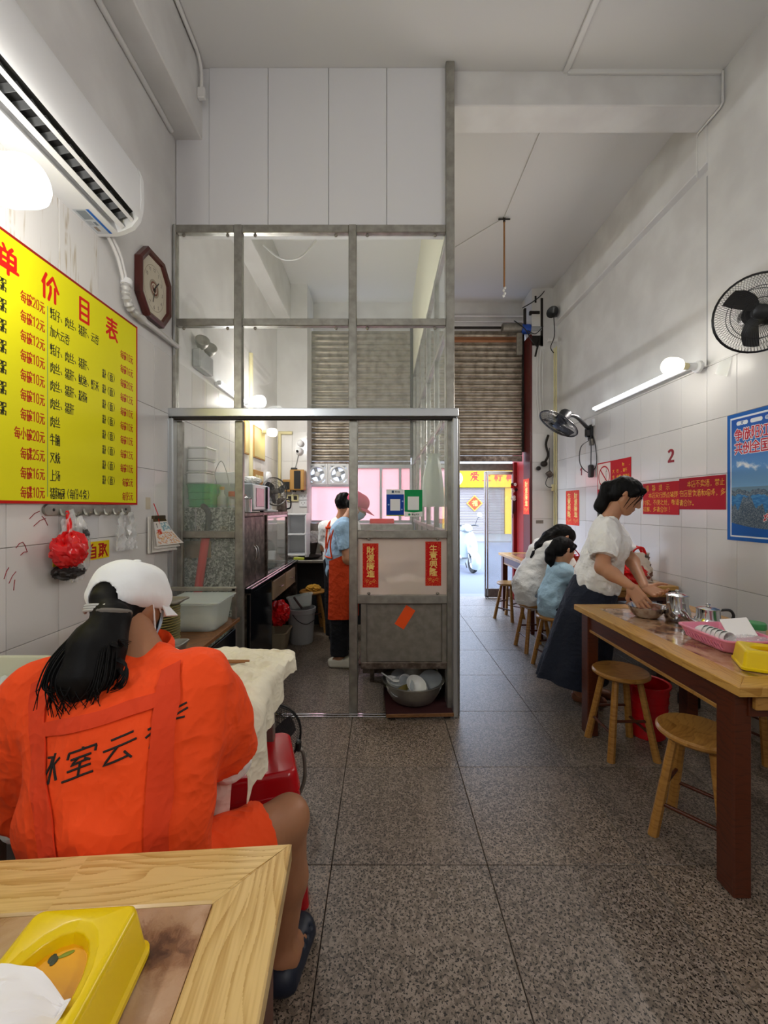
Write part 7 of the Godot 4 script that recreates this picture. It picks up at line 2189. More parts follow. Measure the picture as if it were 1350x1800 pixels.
func build_tables():
	var t := thing("dining_table", "long pale-topped dining table with dark red legs in front of the standing woman", "table", Vector3(1.565, 0, -2.005))
	table_parts(t, 0.71, 1.21, 0.765, "worn_wood", 0.10)
	part("end_strip", geo_box(Vector3(0, 0.70, 0.575), Vector3(0.56, 0.05, 0.02), 0.004), "stool_wood", t)
	copy(t, Vector3(1.935, 0, -3.80), 0, "dining table behind the standing woman with bags on it")
	copy(t, Vector3(1.935, 0, -5.02), 0, "dining table nearest the shop entrance")
	# round stools
	var s := thing("wooden_stool", "round wooden stool pushed under the near right corner table leg", "stool", Vector3(1.315, 0, -1.725), 40, "round wooden stools")
	stool_parts(s, 0.148, 0.45, "stool_wood")
	var spots := [[1.36, -2.36, 0, "round wooden stool under the long table beside the red bucket"], [1.47, -4.03, 5, "round wooden stool under the girl in white"], [1.48, -3.56, 15, "round wooden stool under the girl in light blue"], [1.57, -5.12, 40, "empty round wooden stool at the table by the entrance"], [2.12, -2.36, 20, "round wooden stool between the long table and the right wall"]]
	for q in spots: copy(s, Vector3(q[0], 0, q[1]), q[2], q[3])
	# on the long table
	var g := Geo.new()
	lathe(g, [[0.0, 0.0], [0.052, 0.0], [0.062, 0.006], [0.082, 0.032], [0.094, 0.058], [0.101, 0.061], [0.101, 0.064], [0.092, 0.062], [0.079, 0.034], [0.058, 0.008], [0.0, 0.006]], 36)
	solo("steel_bowl", g, "bright_steel", "steel bowl under the standing woman's hand", "bowl", "", T(Vector3(1.475, 0.7655, -2.31)))
	teapot("tall steel teapot with lid beside the steel bowl", Vector3(1.595, 0.7655, -2.235), 215, 0.062, 0.145)
	teapot("lower steel teapot with black handle behind the pink basket", Vector3(1.655, 0.7655, -2.10), 165, 0.062, 0.105)
	t = thing("pink_basket", "pink plastic basket of cups on the long table", "basket", Vector3(1.525, 0.7655, -1.835), 0)
	g = Geo.new()
	tub(g, 0.235, 0.29, 0.062, 0.022, 0.004, 0.006, 0.035)
	part("tub", g, "pink_plastic", t)
	g = Geo.new()
	for k in 12:      # lattice of the side towards the aisle
		var z := -0.10 + 0.018 * k
		tube(g, [Vector3(-0.103, 0.014, z), Vector3(-0.114, 0.042, z + 0.012)], 0.0022, 5)
		tube(g, [Vector3(-0.103, 0.014, z + 0.012), Vector3(-0.114, 0.042, z)], 0.0022, 5)
	part("side_lattice", g, "pink_plastic", t)
	for k in 6:
		g = Geo.new()
		lathe(g, [[0.0, 0.0], [0.018, 0.0], [0.027, 0.02], [0.031, 0.05], [0.0295, 0.05], [0.025, 0.02], [0.016, 0.004], [0.0, 0.004]], 24)
		solo("tea_cup", g, "ceramic", ["white cup lying nearest in the pink basket's row, its dark mouth showing", "white cup lying second in the row in the pink basket", "white cup lying third in the row in the pink basket", "white cup lying fourth in the row in the pink basket", "white cup lying fifth in the row in the pink basket", "white cup lying last in the row in the pink basket"][k], "cup", "cups in the pink basket", T(Vector3(1.475 - 0.002 * k, 0.805, -1.81 - 0.022 * k), Vector3(82, 6, 0)))
	g = Geo.new()
	box(g, Vector3.ZERO, Vector3(0.10, 0.006, 0.12), 0.002)
	solo("paper_napkins", g, "tissue", "white paper napkins standing tilted in the pink basket", "napkins", "", T(Vector3(1.575, 0.842, -1.83), Vector3(28, -20, 14)))
	g = Geo.new()
	crumple(g, Vector3(1.545, 0.805, -1.745), Vector3(0.085, 0.028, 0.04), 91, 0.3)
	solo("plastic_wrap", g, "film_plastic", "clear plastic wrapping at the near end of the pink basket", "wrapping")
	t = thing("sauce_jar", "small jar with a green lid behind the pink basket", "jar", Vector3(1.715, 0.7655, -1.90))
	g = Geo.new()
	lathe(g, [[0.0, 0.0], [0.033, 0.0], [0.036, 0.006], [0.036, 0.055], [0.0, 0.055]], 24)
	part("jar", g, "milky_plastic", t)
	g = Geo.new()
	lathe(g, [[0.0, 0.054], [0.039, 0.054], [0.039, 0.078], [0.036, 0.082], [0.0, 0.082]], 24)
	part("lid", g, "lid_green", t)
	g = Geo.new()
	for k in 2: tube(g, [Vector3(1.75, 0.770, -1.86 + 0.012 * k), Vector3(1.86, 0.770, -1.66 + 0.01 * k)], 0.004, 6)
	solo("chopsticks", g, "bright_steel", "steel chopsticks lying behind the pink basket", "chopsticks")
	tissue_box("yellow tissue box at the near end of the long table", Vector3(1.49, 0.7655, -1.565), 62, false)
	# under it
	t = thing("red_bucket", "red plastic bin under the long table", "bin", Vector3(1.61, 0, -2.52))
	g = Geo.new()
	lathe(g, [[0.0, 0.0], [0.095, 0.0], [0.10, 0.008], [0.118, 0.30], [0.128, 0.303], [0.128, 0.315], [0.114, 0.312], [0.094, 0.012], [0.0, 0.01]], 32)
	part("body", g, "red_plastic", t)
	g = Geo.new()
	for k in 5:
		var row := []
		for a in 28: row.append(Vector3(cos(TAU * a / 28), 0, sin(TAU * a / 28)) * (0.1005 + 0.0175 * (0.08 + 0.045 * k) / 0.30) + Vector3(0, 0.08 + 0.045 * k, 0))
		tube(g, row, 0.003, 5, true)
	part("ridge", g, "red_plastic", t)
	solo("floor_plug", geo_box(Vector3(2.12, 0.045, -2.86), Vector3(0.11, 0.09, 0.09), 0.01), "black_plastic", "black plug box on the floor by the right wall", "plug box")
	# bags on the table behind
	t = thing("tote_bag", "white tote bag with dark spots and red handles on the table behind", "bag", Vector3(2.11, 0.7655, -3.43))
	g = Geo.new()
	var im := picture(256, 256, hexc("e6dccd"))
	var rng := RandomNumberGenerator.new()
	rng.seed = 15
	for k in 26: stroke(im, Vector2(rng.randf() * 256, rng.randf() * 256), Vector2(rng.randf(), 0) + Vector2(rng.randf() * 256, 0) * 0.0, 1, hexc("e6dccd"))
	for k in 22:
		var c := Vector2(rng.randf() * 256, rng.randf() * 256)
		stroke(im, c, c + Vector2(1, 0), rng.randf_range(8, 20), [hexc("6b3b2a"), hexc("8a2a22"), hexc("4b4038")][k % 3])
	var sm := printed("spots_print", im, 0.6)
	sm.uv1_triplanar = true
	sm.uv1_scale = Vector3.ONE * 4.0
	var f := noise(FastNoiseLite.TYPE_SIMPLEX, 3.0, 51, 2)
	var rows := []
	for i in 14:
		var u := i / 13.0
		var row := PackedVector3Array()
		for k in 32:
			var a := TAU * k / 32
			var q := Vector2(signf(cos(a)) * pow(absf(cos(a)), 0.6), signf(sin(a)) * pow(absf(sin(a)), 0.6))
			var s2 := 1.0 + 0.25 * f.get_noise_3d(cos(a), u * 2.0, sin(a))
			row.append(Vector3(q.x * 0.105 * s2 * (1.0 - 0.12 * u), u * 0.235, q.y * lerpf(0.08, 0.03, u) * s2))
		rows.append(row)
	grid(g, rows, true, 60, true, true)
	part("bag", g, sm, t)
	for k in 2:
		g = Geo.new()
		tube(g, curve([Vector3(-0.06, 0.22, 0.02 - 0.04 * k), Vector3(-0.03, 0.27, 0.03 - 0.05 * k), Vector3(0.03, 0.275, 0.03 - 0.05 * k), Vector3(0.06, 0.22, 0.02 - 0.04 * k)], 5), 0.011, 8)
		part("handle", g, "red_film", t)
	g = Geo.new()
	crumple(g, Vector3(1.99, 0.835, -3.33), Vector3(0.12, 0.075, 0.07), 95, 0.45)
	solo("red_bag", g, "red_film", "red plastic bag slumped beside the spotted tote", "bag")
	t = thing("red_bowl", "red plastic basin on the table in front of the two girls", "bowl", Vector3(2.07, 0.7655, -4.62))
	g = Geo.new()
	lathe(g, [[0.0, 0.0], [0.09, 0.0], [0.13, 0.075], [0.14, 0.078], [0.14, 0.082], [0.126, 0.08], [0.086, 0.006], [0.0, 0.006]], 28)
	part("body", g, "red_plastic", t)
	g = Geo.new()
	tube(g, curve([Vector3(-0.13, 0.08, 0), Vector3(-0.07, 0.14, 0), Vector3(0.07, 0.14, 0), Vector3(0.13, 0.08, 0)], 5), 0.006, 6)
	part("handle", g, "red_plastic", t)

# ---------------------------------------------------------------- the worker's table and the counter under the partition
func build_worktable():
	var g: Geo
	var t := thing("prep_counter", "steel framed prep counter with a brown board under the left glass panel", "counter", Vector3(-1.1, 0, -2.03))
	var w := world(t)
	part("board", geo_box(Vector3(-1.10, 0.738, -2.03), Vector3(0.58, 0.022, 0.66), 0.003), "board_wood", t, w)
	for x in [-1.36, -0.84]:
		for z in [-1.73, -2.33]: part("leg", geo_box(Vector3(x, 0.36, z), Vector3(0.035, 0.72, 0.035), 0.003), "dull_steel", t, w)
	for z in [-1.73, -2.33]: part("rail", geo_box(Vector3(-1.10, 0.71, z), Vector3(0.52, 0.03, 0.03), 0.003), "dull_steel", t, w)
	part("side_panel", geo_box(Vector3(-0.825, 0.36, -2.03), Vector3(0.012, 0.68, 0.56), 0.002), "black_gloss", t, w)
	for x in [-0.835, -1.36]: part("upright", geo_box(Vector3(x, 0.82, -2.335), Vector3(0.025, 0.20, 0.025), 0.002), "dull_steel", t, w)
	part("back_rail", geo_box(Vector3(-1.10, 0.915, -2.335), Vector3(0.55, 0.022, 0.025), 0.002), "steel", t, w)
	part("lower_shelf", geo_box(Vector3(-1.1, 0.25, -2.03), Vector3(0.5, 0.02, 0.56)), "dull_steel", t, w)
	# plates
	var c := Vector3(-1.01, 0.7495, -1.90)
	g = Geo.new()
	lathe(g, [[0.0, 0.0], [0.05, 0.0], [0.055, 0.003], [0.074, 0.010], [0.075, 0.0125], [0.073, 0.0125], [0.053, 0.006], [0.0, 0.005]], 32)
	var pm := g.mesh()
	var first: MeshInstance3D
	for k in 15:
		var o := solo("plate", pm, "plate_glaze", "olive-glazed plate, %s from the bottom of the tall stack" % ["first", "second", "third", "fourth", "fifth", "sixth", "seventh", "eighth", "ninth", "tenth", "eleventh", "twelfth", "thirteenth", "fourteenth", "last"][k], "plate", "stacked olive plates", T(c + Vector3(0.001 * sin(k * 2.1), 0.0118 * k, 0.001 * cos(k * 3.3))))
		if k == 14: o.set_meta("label", "topmost olive-glazed plate of the tall stack, under the small steel tray")
	t = thing("steel_tray", "small grey steel tray lying on the plate stack", "tray", c + Vector3(0.0, 0.179, -0.02))
	g = Geo.new()
	tub(g, 0.17, 0.12, 0.02, 0.008, 0.003, 0.006, 0.012)
	part("tray", g, "dull_steel", t)
	# box of pale flour goods
	t = thing("food_container", "clear plastic container of pale pieces on the prep counter", "container", Vector3(-0.955, 0.7495, -2.17))
	g = Geo.new()
	tub(g, 0.27, 0.24, 0.145, 0.02, 0.004, 0.008, 0.03)
	part("tub", g, "milky_plastic", t)
	g = Geo.new()
	crumple(g, Vector3(0, 0.03, 0.0), Vector3(0.105, 0.028, 0.09), 33, 0.2)
	part("filling", g, "muslin", t)
	part("lid", geo_box(Vector3(0, 0.150, 0), Vector3(0.29, 0.010, 0.26), 0.004), "milky_plastic", t)
	t = thing("ingredient_tray", "low steel tray with white filling at the counter's front corner", "tray", Vector3(-0.93, 0.7495, -1.765))
	g = Geo.new()
	tub(g, 0.17, 0.09, 0.05, 0.008, 0.003, 0.006, 0.015)
	part("tray", g, "steel", t)
	g = Geo.new()
	crumple(g, Vector3(-0.02, 0.028, 0.0), Vector3(0.05, 0.015, 0.03), 34, 0.3)
	part("filling", g, "white_cloth", t)
	g = Geo.new()
	tube(g, curve([Vector3(-0.835, 0.757, -1.75), Vector3(-0.815, 0.762, -1.76), Vector3(-0.80, 0.757, -1.74)], 4), 0.008, 8)
	solo("red_clip", g, "red_film", "small red clip on the front edge of the prep counter", "clip")
	# worktable, tray and the white cloth over it
	t = thing("work_table", "dark work table under the white cloth", "table", Vector3(-0.88, 0, -1.38))
	w = world(t)
	part("top", geo_box(Vector3(-0.89, 0.705, -1.38), Vector3(0.96, 0.03, 0.58), 0.004), "dull_steel", t, w)
	for x in [-1.33, -0.44]:
		for z in [-1.13, -1.63]: part("leg", geo_box(Vector3(x, 0.345, z), Vector3(0.03, 0.69, 0.03), 0.003), "dull_steel", t, w)
	t = thing("side_table", "low dark table at the worker's left under the plastic bin", "table", Vector3(-1.16, 0, -0.96))
	w = world(t)
	part("top", geo_box(Vector3(-1.165, 0.68, -0.86), Vector3(0.44, 0.03, 0.44), 0.004), "dull_steel", t, w)
	for x in [-1.35, -0.98]:
		for z in [-0.68, -1.05]: part("leg", geo_box(Vector3(x, 0.333, z), Vector3(0.03, 0.665, 0.03), 0.003), "dull_steel", t, w)
	t = thing("wonton_tray", "shallow steel tray hidden under the white cloth", "tray", Vector3(-0.68, 0.7205, -1.40))
	g = Geo.new()
	tub(g, 0.56, 0.48, 0.06, 0.01, 0.004, 0.005, 0.03)
	part("tray", g, "steel", t)
	var f := noise(FastNoiseLite.TYPE_SIMPLEX, 4.0, 101, 3)
	var ridge := noise(FastNoiseLite.TYPE_SIMPLEX, 5.0, 102, 2)
	var rows := []
	var nx := 56
	var nz := 48
	for i in nz + 1:
		var v := i / float(nz)
		var z := -1.11 - 0.58 * v
		var row := PackedVector3Array()
		for j in nx + 1:
			var u := j / float(nx)
			var s := -0.96 + 0.72 * u                      # length along the cloth from its left end
			var edge := -0.385 + 0.012 * sin(v * 9.0)
			var drop := lerpf(0.20, 0.055, v) + 0.02 * sin(v * 14.0)
			var x := s
			var y := 0.802 + 0.010 * f.get_noise_2d(s * 2, z * 2) - 0.014 * absf(ridge.get_noise_2d(s * 1.4 + z * 1.6, z * 4.0 - s)) + 0.014
			if s > edge:
				var k := (s - edge) / (-0.24 - edge)
				x = edge + 0.028 * sin(minf(k * 4.0, 1.0) * PI / 2) + 0.014 * sin(z * 46.0) * k
				y = y - drop * k
			if v > 0.94: y -= 0.035 * (v - 0.94) / 0.06
			if v < 0.06: y -= 0.12 * (0.06 - v) / 0.06
			row.append(Vector3(x, y, z - 0.012 * sin(s * 18.0) * (1.0 if v > 0.9 else 0.0)))
		rows.append(row)
	g = Geo.new()
	sheet(g, rows, 0.002)
	solo("white_cloth", g, "muslin", "creased white cloth spread over the worker's table", "cloth")
	for k in 2:
		g = Geo.new()
		tube(g, [Vector3(-0.66, 0.826 + 0.004 * k, -1.46 - 0.012 * k), Vector3(-0.52, 0.824, -1.475 - 0.010 * k), Vector3(-0.49 + 0.012 * k, 0.823, -1.478 - 0.01 * k)], [0.0055, 0.005, 0.003] if k == 0 else [0.0045, 0.0045, 0.004], 8)
		solo("bamboo_stick", g, "rope", ["thicker bamboo stick on the white cloth", "thinner bamboo stick lying behind the thicker one on the white cloth"][k], "stick")
	# towel over the near edge
	rows = []
	for i in 12:
		var u := i / 11.0
		var row := PackedVector3Array()
		for j in 10:
			var v := j / 9.0
			row.append(Vector3(-0.53 + 0.15 * v - 0.02 * u, 0.76 - 0.22 * u - 0.02 * sin(v * 5.0), -1.075 + 0.012 * sin(v * 9.0 + u) * (0.4 + u) + 0.012 * u))
		rows.append(row)
	g = Geo.new()
	sheet(g, rows, 0.004)
	solo("hand_towel", g, "pink_towel", "pale towel hanging over the near edge of the worker's table", "towel")
	# plastic bin with a liner
	t = thing("plastic_bin", "translucent plastic bin at the worker's left", "bin", Vector3(-1.14, 0.6955, -0.93))
	g = Geo.new()
	tub(g, 0.44, 0.52, 0.25, 0.04, 0.005, 0.012, 0.05)
	part("tub", g, "yellowed_plastic", t)
	f = noise(FastNoiseLite.TYPE_SIMPLEX, 5.0, 111, 3)
	rows = []
	for i in 26:
		var row := PackedVector3Array()
		for j in 22:
			var x := -0.19 + 0.38 * j / 21.0
			var z := -0.23 + 0.46 * i / 25.0
			row.append(Vector3(x, 0.17 + 0.06 * f.get_noise_2d(x * 2, z * 2) + 0.05 * absf(f.get_noise_2d(x * 6 + 9, z * 5)), z))
		rows.append(row)
	g = Geo.new()
	sheet(g, rows, 0.001)
	part("plastic_sheet", g, "crinkled_bag", t)
	# red plastic stool beside the worker
	t = thing("red_stool", "red plastic stool beside the worker in orange", "stool", Vector3(-0.47, 0, -1.53), 18)
	var loop := func(h, y, r):
		var o := PackedVector3Array()
		for q in 4:
			var cx: float = (h - r) * [1, -1, -1, 1][q]
			var cz: float = (h - r) * [1, 1, -1, -1][q]
			for k in 6: o.append(Vector3(cx + cos((q + k / 5.0) * PI / 2) * r, y, cz + sin((q + k / 5.0) * PI / 2) * r))
		return o
	g = Geo.new()
	grid(g, [loop.call(0.148, 0.385, 0.035), loop.call(0.142, 0.435, 0.035), loop.call(0.136, 0.452, 0.034), loop.call(0.126, 0.460, 0.03), loop.call(0.02, 0.460, 0.01), loop.call(0.02, 0.452, 0.01), loop.call(0.124, 0.450, 0.03), loop.call(0.14, 0.385, 0.035)], true, 40.0, false)
	part("seat", g, "red_plastic", t)
	for k in 4:
		g = Geo.new()
		var ra := []
		for q in [[0.147, 0.39, 0.085], [0.158, 0.30, 0.062], [0.168, 0.14, 0.058], [0.177, 0.0, 0.056]]:
			var row := PackedVector3Array()
			var o: float = q[0]
			var wd: float = q[2]
			var outer := [Vector2(o - wd, o), Vector2(o - 0.02, o), Vector2(o - 0.006, o - 0.006), Vector2(o, o - 0.02), Vector2(o, o - wd), Vector2(o - 0.006, o - wd), Vector2(o - 0.012, o - 0.022), Vector2(o - 0.022, o - 0.012), Vector2(o - wd, o - 0.006)]
			for p in outer: row.append(Vector3(p.x, q[1], p.y).rotated(Vector3.UP, k * PI / 2))
			ra.append(row)
		grid(g, ra, true, 40.0, true, true)
		part("leg", g, "red_plastic", t)
	for k in 4:
		g = Geo.new()
		box(g, Vector3(0, 0.36, 0.148), Vector3(0.20, 0.06, 0.006), 0.002, T(Vector3.ZERO, Vector3(0, 90 * k, 0)))
		part("apron", g, "red_plastic", t)
	# floor fan behind it
	t = thing("floor_fan", "black mesh floor fan behind the red stool", "fan", Vector3(-0.565, 0, -1.98))
	fan_head(t, T(Vector3(0, 0.265, 0), Vector3(6, 22, 0)), 0.175, 72, "black_plastic", 0.10)
	g = Geo.new()
	tube(g, curve([Vector3(0.17, 0.27, 0.07), Vector3(0.20, 0.24, 0.07), Vector3(0.205, 0.12, 0.06), Vector3(0.17, 0.03, 0.06), Vector3(0.13, 0.012, 0.10)], 5), 0.009, 8)
	tube(g, curve([Vector3(-0.17, 0.27, -0.06), Vector3(-0.20, 0.24, -0.06), Vector3(-0.205, 0.12, -0.06), Vector3(-0.17, 0.03, -0.06), Vector3(-0.13, 0.012, -0.06)], 5), 0.009, 8)
	tube(g, [Vector3(-0.15, 0.012, -0.12), Vector3(-0.13, 0.012, 0.10), Vector3(0.15, 0.012, 0.12), Vector3(0.13, 0.012, -0.10)], 0.009, 8, true)
	part("stand", g, "dull_steel", t)
	g = Geo.new()
	box(g, Vector3(0.178, 0.275, 0.07), Vector3(0.025, 0.05, 0.03), 0.008)
	part("tilt_knob", g, "black_plastic", t)

# ---------------------------------------------------------------- people
# Bodies and clothes are smooth unions of tapered bones on a grid, meshed as surface nets.
# A bone: [a, b, ra, rb, blend, squash axis or null, factor, flat end]
class Blob:
	var bones := []
	var carve := []
	var folds: FastNoiseLite
	var amp := 0.0
	var stretch := Vector3.ONE
	func dist(q: Array, p: Vector3) -> float:
		var a: Vector3 = q[0]
		var ab: Vector3 = q[1] - a
		var d := p - a
		if q.size() > 5 and q[5] != null:
			var s: Vector3 = q[5]
			var ws := s * (1.0 / float(q[6]) - 1.0)
			d += ws * d.dot(s)
			ab += ws * ab.dot(s)
		var l2 := ab.length_squared()
		var t := clampf(d.dot(ab) / l2, 0.0, 1.0) if l2 > 1e-9 else 0.0
		var r: float = d.distance_to(ab * t) - lerpf(q[2], q[3], t)
		if q.size() > 7 and q[7]:
			var e: Vector3 = q[1] - q[0]
			r = maxf(r, (p - Vector3(q[1])).dot(e.normalized()))
		return r
	func eval(p: Vector3) -> float:
		var o := 1.0
		for q in bones:
			var d := dist(q, p)
			var k: float = q[4]
			var h := maxf(k - absf(o - d), 0.0) / k
			o = minf(o, d) - h * h * k * 0.25
		for q in carve: o = maxf(o, -dist(q, p))
		if folds: o += amp * folds.get_noise_3dv(p * stretch)
		return o
	func onto(p: Vector3, dir: Vector3, lift := 0.0, far := 0.6) -> Vector3:
		# slide a point along dir until it meets the surface
		var t := 0.0
		for i in 60:
			var d := eval(p + dir * t) - lift
			if d < 0.0004: break
			t += maxf(d * 0.7, 0.0004)
			if t > far: break
		return p + dir * t
	func mesh(cell: float, crease := 80.0) -> Geo:
		var g := Geo.new()
		var lo := Vector3.ONE * 1e9
		var hi := -lo
		var boxes := []
		for q in bones:
			var f: float = maxf(q[6], 1.0) if q.size() > 5 and q[5] != null else 1.0
			var r: float = maxf(q[2], q[3]) * f + q[4] * 0.5 + cell * 2.5
			var a := Vector3(q[0]).min(q[1]) - Vector3.ONE * r
			var b := Vector3(q[0]).max(q[1]) + Vector3.ONE * r
			boxes.append([a, b])
			lo = lo.min(a)
			hi = hi.max(b)
		var n := Vector3i(((hi - lo) / cell).ceil()) + Vector3i.ONE
		var fld := PackedFloat32Array()
		fld.resize(n.x * n.y * n.z)
		fld.fill(1.0)
		for i in bones.size():
			var q: Array = bones[i]
			var k: float = q[4]
			var a := Vector3i(((boxes[i][0] - lo) / cell).floor())
			var b := Vector3i(((boxes[i][1] - lo) / cell).ceil())
			for z in range(maxi(a.z, 0), mini(b.z, n.z)):
				for y in range(maxi(a.y, 0), mini(b.y, n.y)):
					var at := (z * n.y + y) * n.x
					for x in range(maxi(a.x, 0), mini(b.x, n.x)):
						var d := dist(q, lo + Vector3(x, y, z) * cell)
						var o := fld[at + x]
						var df := absf(o - d)
						if df < k:
							var h := (k - df) / k
							fld[at + x] = minf(o, d) - h * h * k * 0.25
						elif d < o: fld[at + x] = d
		for q in carve:
			var r: float = maxf(q[2], q[3]) * (maxf(q[6], 1.0) if q.size() > 5 and q[5] != null else 1.0) + cell * 2
			var a := Vector3i(((Vector3(q[0]).min(q[1]) - Vector3.ONE * r - lo) / cell).floor())
			var b := Vector3i(((Vector3(q[0]).max(q[1]) + Vector3.ONE * r - lo) / cell).ceil())
			for z in range(maxi(a.z, 0), mini(b.z, n.z)):
				for y in range(maxi(a.y, 0), mini(b.y, n.y)):
					for x in range(maxi(a.x, 0), mini(b.x, n.x)):
						var at := (z * n.y + y) * n.x + x
						fld[at] = maxf(fld[at], -dist(q, lo + Vector3(x, y, z) * cell))
		if folds:
			for z in n.z:
				for y in n.y:
					var at := (z * n.y + y) * n.x
					for x in n.x:
						if absf(fld[at + x]) < cell * 5.0: fld[at + x] += amp * folds.get_noise_3dv((lo + Vector3(x, y, z) * cell) * stretch)
		var ids := PackedInt32Array()
		ids.resize(fld.size())
		ids.fill(-1)
		var v := PackedVector3Array()
		var sx := 1
		var sy := n.x
		var sz := n.x * n.y
		var off := [0, sx, sy, sx + sy, sz, sx + sz, sy + sz, sx + sy + sz]
		var edges := [[0, 1], [2, 3], [4, 5], [6, 7], [0, 2], [1, 3], [4, 6], [5, 7], [0, 4], [1, 5], [2, 6], [3, 7]]
		for z in n.z - 1:
			for y in n.y - 1:
				var at := (z * n.y + y) * n.x
				for x in n.x - 1:
					var i := at + x
					var f0 := fld[i]
					if f0 > cell * 4.0 or f0 < -cell * 4.0: continue
					var neg := 0
					for k in 8:
						if fld[i + off[k]] < 0.0: neg += 1
					if neg == 0 or neg == 8: continue
					var s := Vector3.ZERO
					var c := 0
					for e in edges:
						var fa := fld[i + off[e[0]]]
						var fb := fld[i + off[e[1]]]
						if (fa < 0.0) == (fb < 0.0): continue
						var t := fa / (fa - fb)
						s += Vector3(e[0] & 1, (e[0] >> 1) & 1, e[0] >> 2).lerp(Vector3(e[1] & 1, (e[1] >> 1) & 1, e[1] >> 2), t)
						c += 1
					ids[i] = v.size()
					v.append(lo + (Vector3(x, y, z) + s / c) * cell)
		var f := PackedInt32Array()
		for z in range(1, n.z - 1):
			for y in range(1, n.y - 1):
				var at := (z * n.y + y) * n.x
				for x in range(1, n.x - 1):
					var i := at + x
					if ids[i] < 0: continue
					var neg := fld[i] < 0.0
					for ax in 3:
						var st: int = [sx, sy, sz][ax]
						if (fld[i + st] < 0.0) == neg: continue
						var u: int = [sy, sz, sx][ax]
						var w: int = [sz, sx, sy][ax]
						var a := ids[i]
						var b := ids[i - u]
						var c := ids[i - u - w]
						var d := ids[i - w]
						if a < 0 or b < 0 or c < 0 or d < 0: continue
						if neg: f.append_array([a, b, c, a, c, d])
						else: f.append_array([a, c, b, a, d, c])
		g.tris(v, f, crease)
		return g

func v(x: float, y: float, z: float) -> Vector3:
	return Vector3(x, y, z)

func bone(a: Vector3, b: Vector3, ra: float, rb: float, k := 0.03, s = null, f := 1.0, flat := false) -> Array:
	return [a, b, ra, rb, k, s, f, flat]

func blob(bones: Array, folds := 0.0, fr := 7.0, stretch := Vector3.ONE, seed_ := 1, carve := []) -> Blob:
	var b := Blob.new()
	b.bones = bones
	b.carve = carve
	if folds > 0.0:
		b.folds = noise(FastNoiseLite.TYPE_SIMPLEX, fr, seed_, 2)
		b.amp = folds
		b.stretch = stretch
	return b

func facing(c: Vector3, f: Vector3, roll := 0.0) -> Transform3D:
	# head axes: x to the person's left-hand side of the picture of a face seen from the front, y up, z out of the face
	var z := f.normalized()
	var x := Vector3.UP.cross(z).normalized()
	var b := Basis(x, z.cross(x), z)
	return Transform3D(b.rotated(z, deg_to_rad(roll)), c)

func ell(t: Transform3D, c: Vector3, r: Vector3, k := 0.012) -> Array:
	var sc := t.basis.x.length()
	if absf(sc - 1.0) > 0.001: return ell(Transform3D(t.basis.orthonormalized(), t.origin), c * sc, r * sc, k * sc)
	# an ellipsoid that is round about two of its axes at least roughly: long axis as a bone, the other two by squash
	var m := minf(r.x, minf(r.y, r.z))
	if r.y >= r.x and r.y >= r.z: return bone(t * (c - Vector3(0, r.y - r.z, 0)), t * (c + Vector3(0, r.y - r.z, 0)), r.z, r.z, k, t.basis.x.normalized(), r.x / r.z)
	if r.z >= r.x: return bone(t * (c - Vector3(0, 0, r.z - r.y)), t * (c + Vector3(0, 0, r.z - r.y)), r.y, r.y, k, t.basis.x.normalized(), r.x / r.y)
	return bone(t * (c - Vector3(r.x - r.y, 0, 0)), t * (c + Vector3(r.x - r.y, 0, 0)), r.y, r.y, k, t.basis.z.normalized(), r.z / r.y) if m < 1.0 else []

func head_bones(t: Transform3D, s: float) -> Array:
	t = t * Transform3D(Basis.from_scale(Vector3.ONE * s), Vector3.ZERO)
	var q := func(c, r, k): 
		var e := ell(Transform3D(t.basis.orthonormalized(), t.origin), c * s, r * s, k * s)
		return e
	var c := func(a, b, ra, rb, k): return bone(t * a, t * b, ra * s, rb * s, k * s)
	var o := [q.call(v(0, 0.028, -0.014), v(0.076, 0.090, 0.094), 0.03), q.call(v(0, -0.028, 0.026), v(0.061, 0.080, 0.062), 0.03), q.call(v(0, -0.088, 0.055), v(0.030, 0.024, 0.027), 0.03)]
	for x in [-1, 1]:
		o.append(c.call(v(x * 0.056, -0.035, 0.0), v(x * 0.022, -0.090, 0.050), 0.021, 0.018, 0.03))
		o.append(c.call(v(x * 0.036, -0.022, 0.060), v(x * 0.038, -0.03, 0.055), 0.026, 0.022, 0.02))
		o.append(c.call(v(x * 0.012, 0.024, 0.080), v(x * 0.046, 0.020, 0.066), 0.011, 0.010, 0.014))
		o.append(c.call(v(x * 0.020, 0.003, 0.0765), v(x * 0.043, 0.003, 0.070), 0.0085, 0.0075, 0.006))
		o.append(c.call(v(x * 0.009, -0.031, 0.096), v(x * 0.012, -0.032, 0.092), 0.0075, 0.007, 0.006))
		o.append(c.call(v(x * 0.077, 0.010, -0.012), v(x * 0.074, -0.028, -0.002), 0.013, 0.009, 0.008))
		o.append(c.call(v(x * 0.083, 0.022, -0.018), v(x * 0.084, 0.0, -0.024), 0.009, 0.007, 0.006))
	o.append(c.call(v(0, 0.016, 0.084), v(0, -0.026, 0.104), 0.008, 0.0105, 0.012))
	o.append(c.call(v(-0.016, -0.059, 0.078), v(0.016, -0.059, 0.078), 0.011, 0.011, 0.012))
	return o

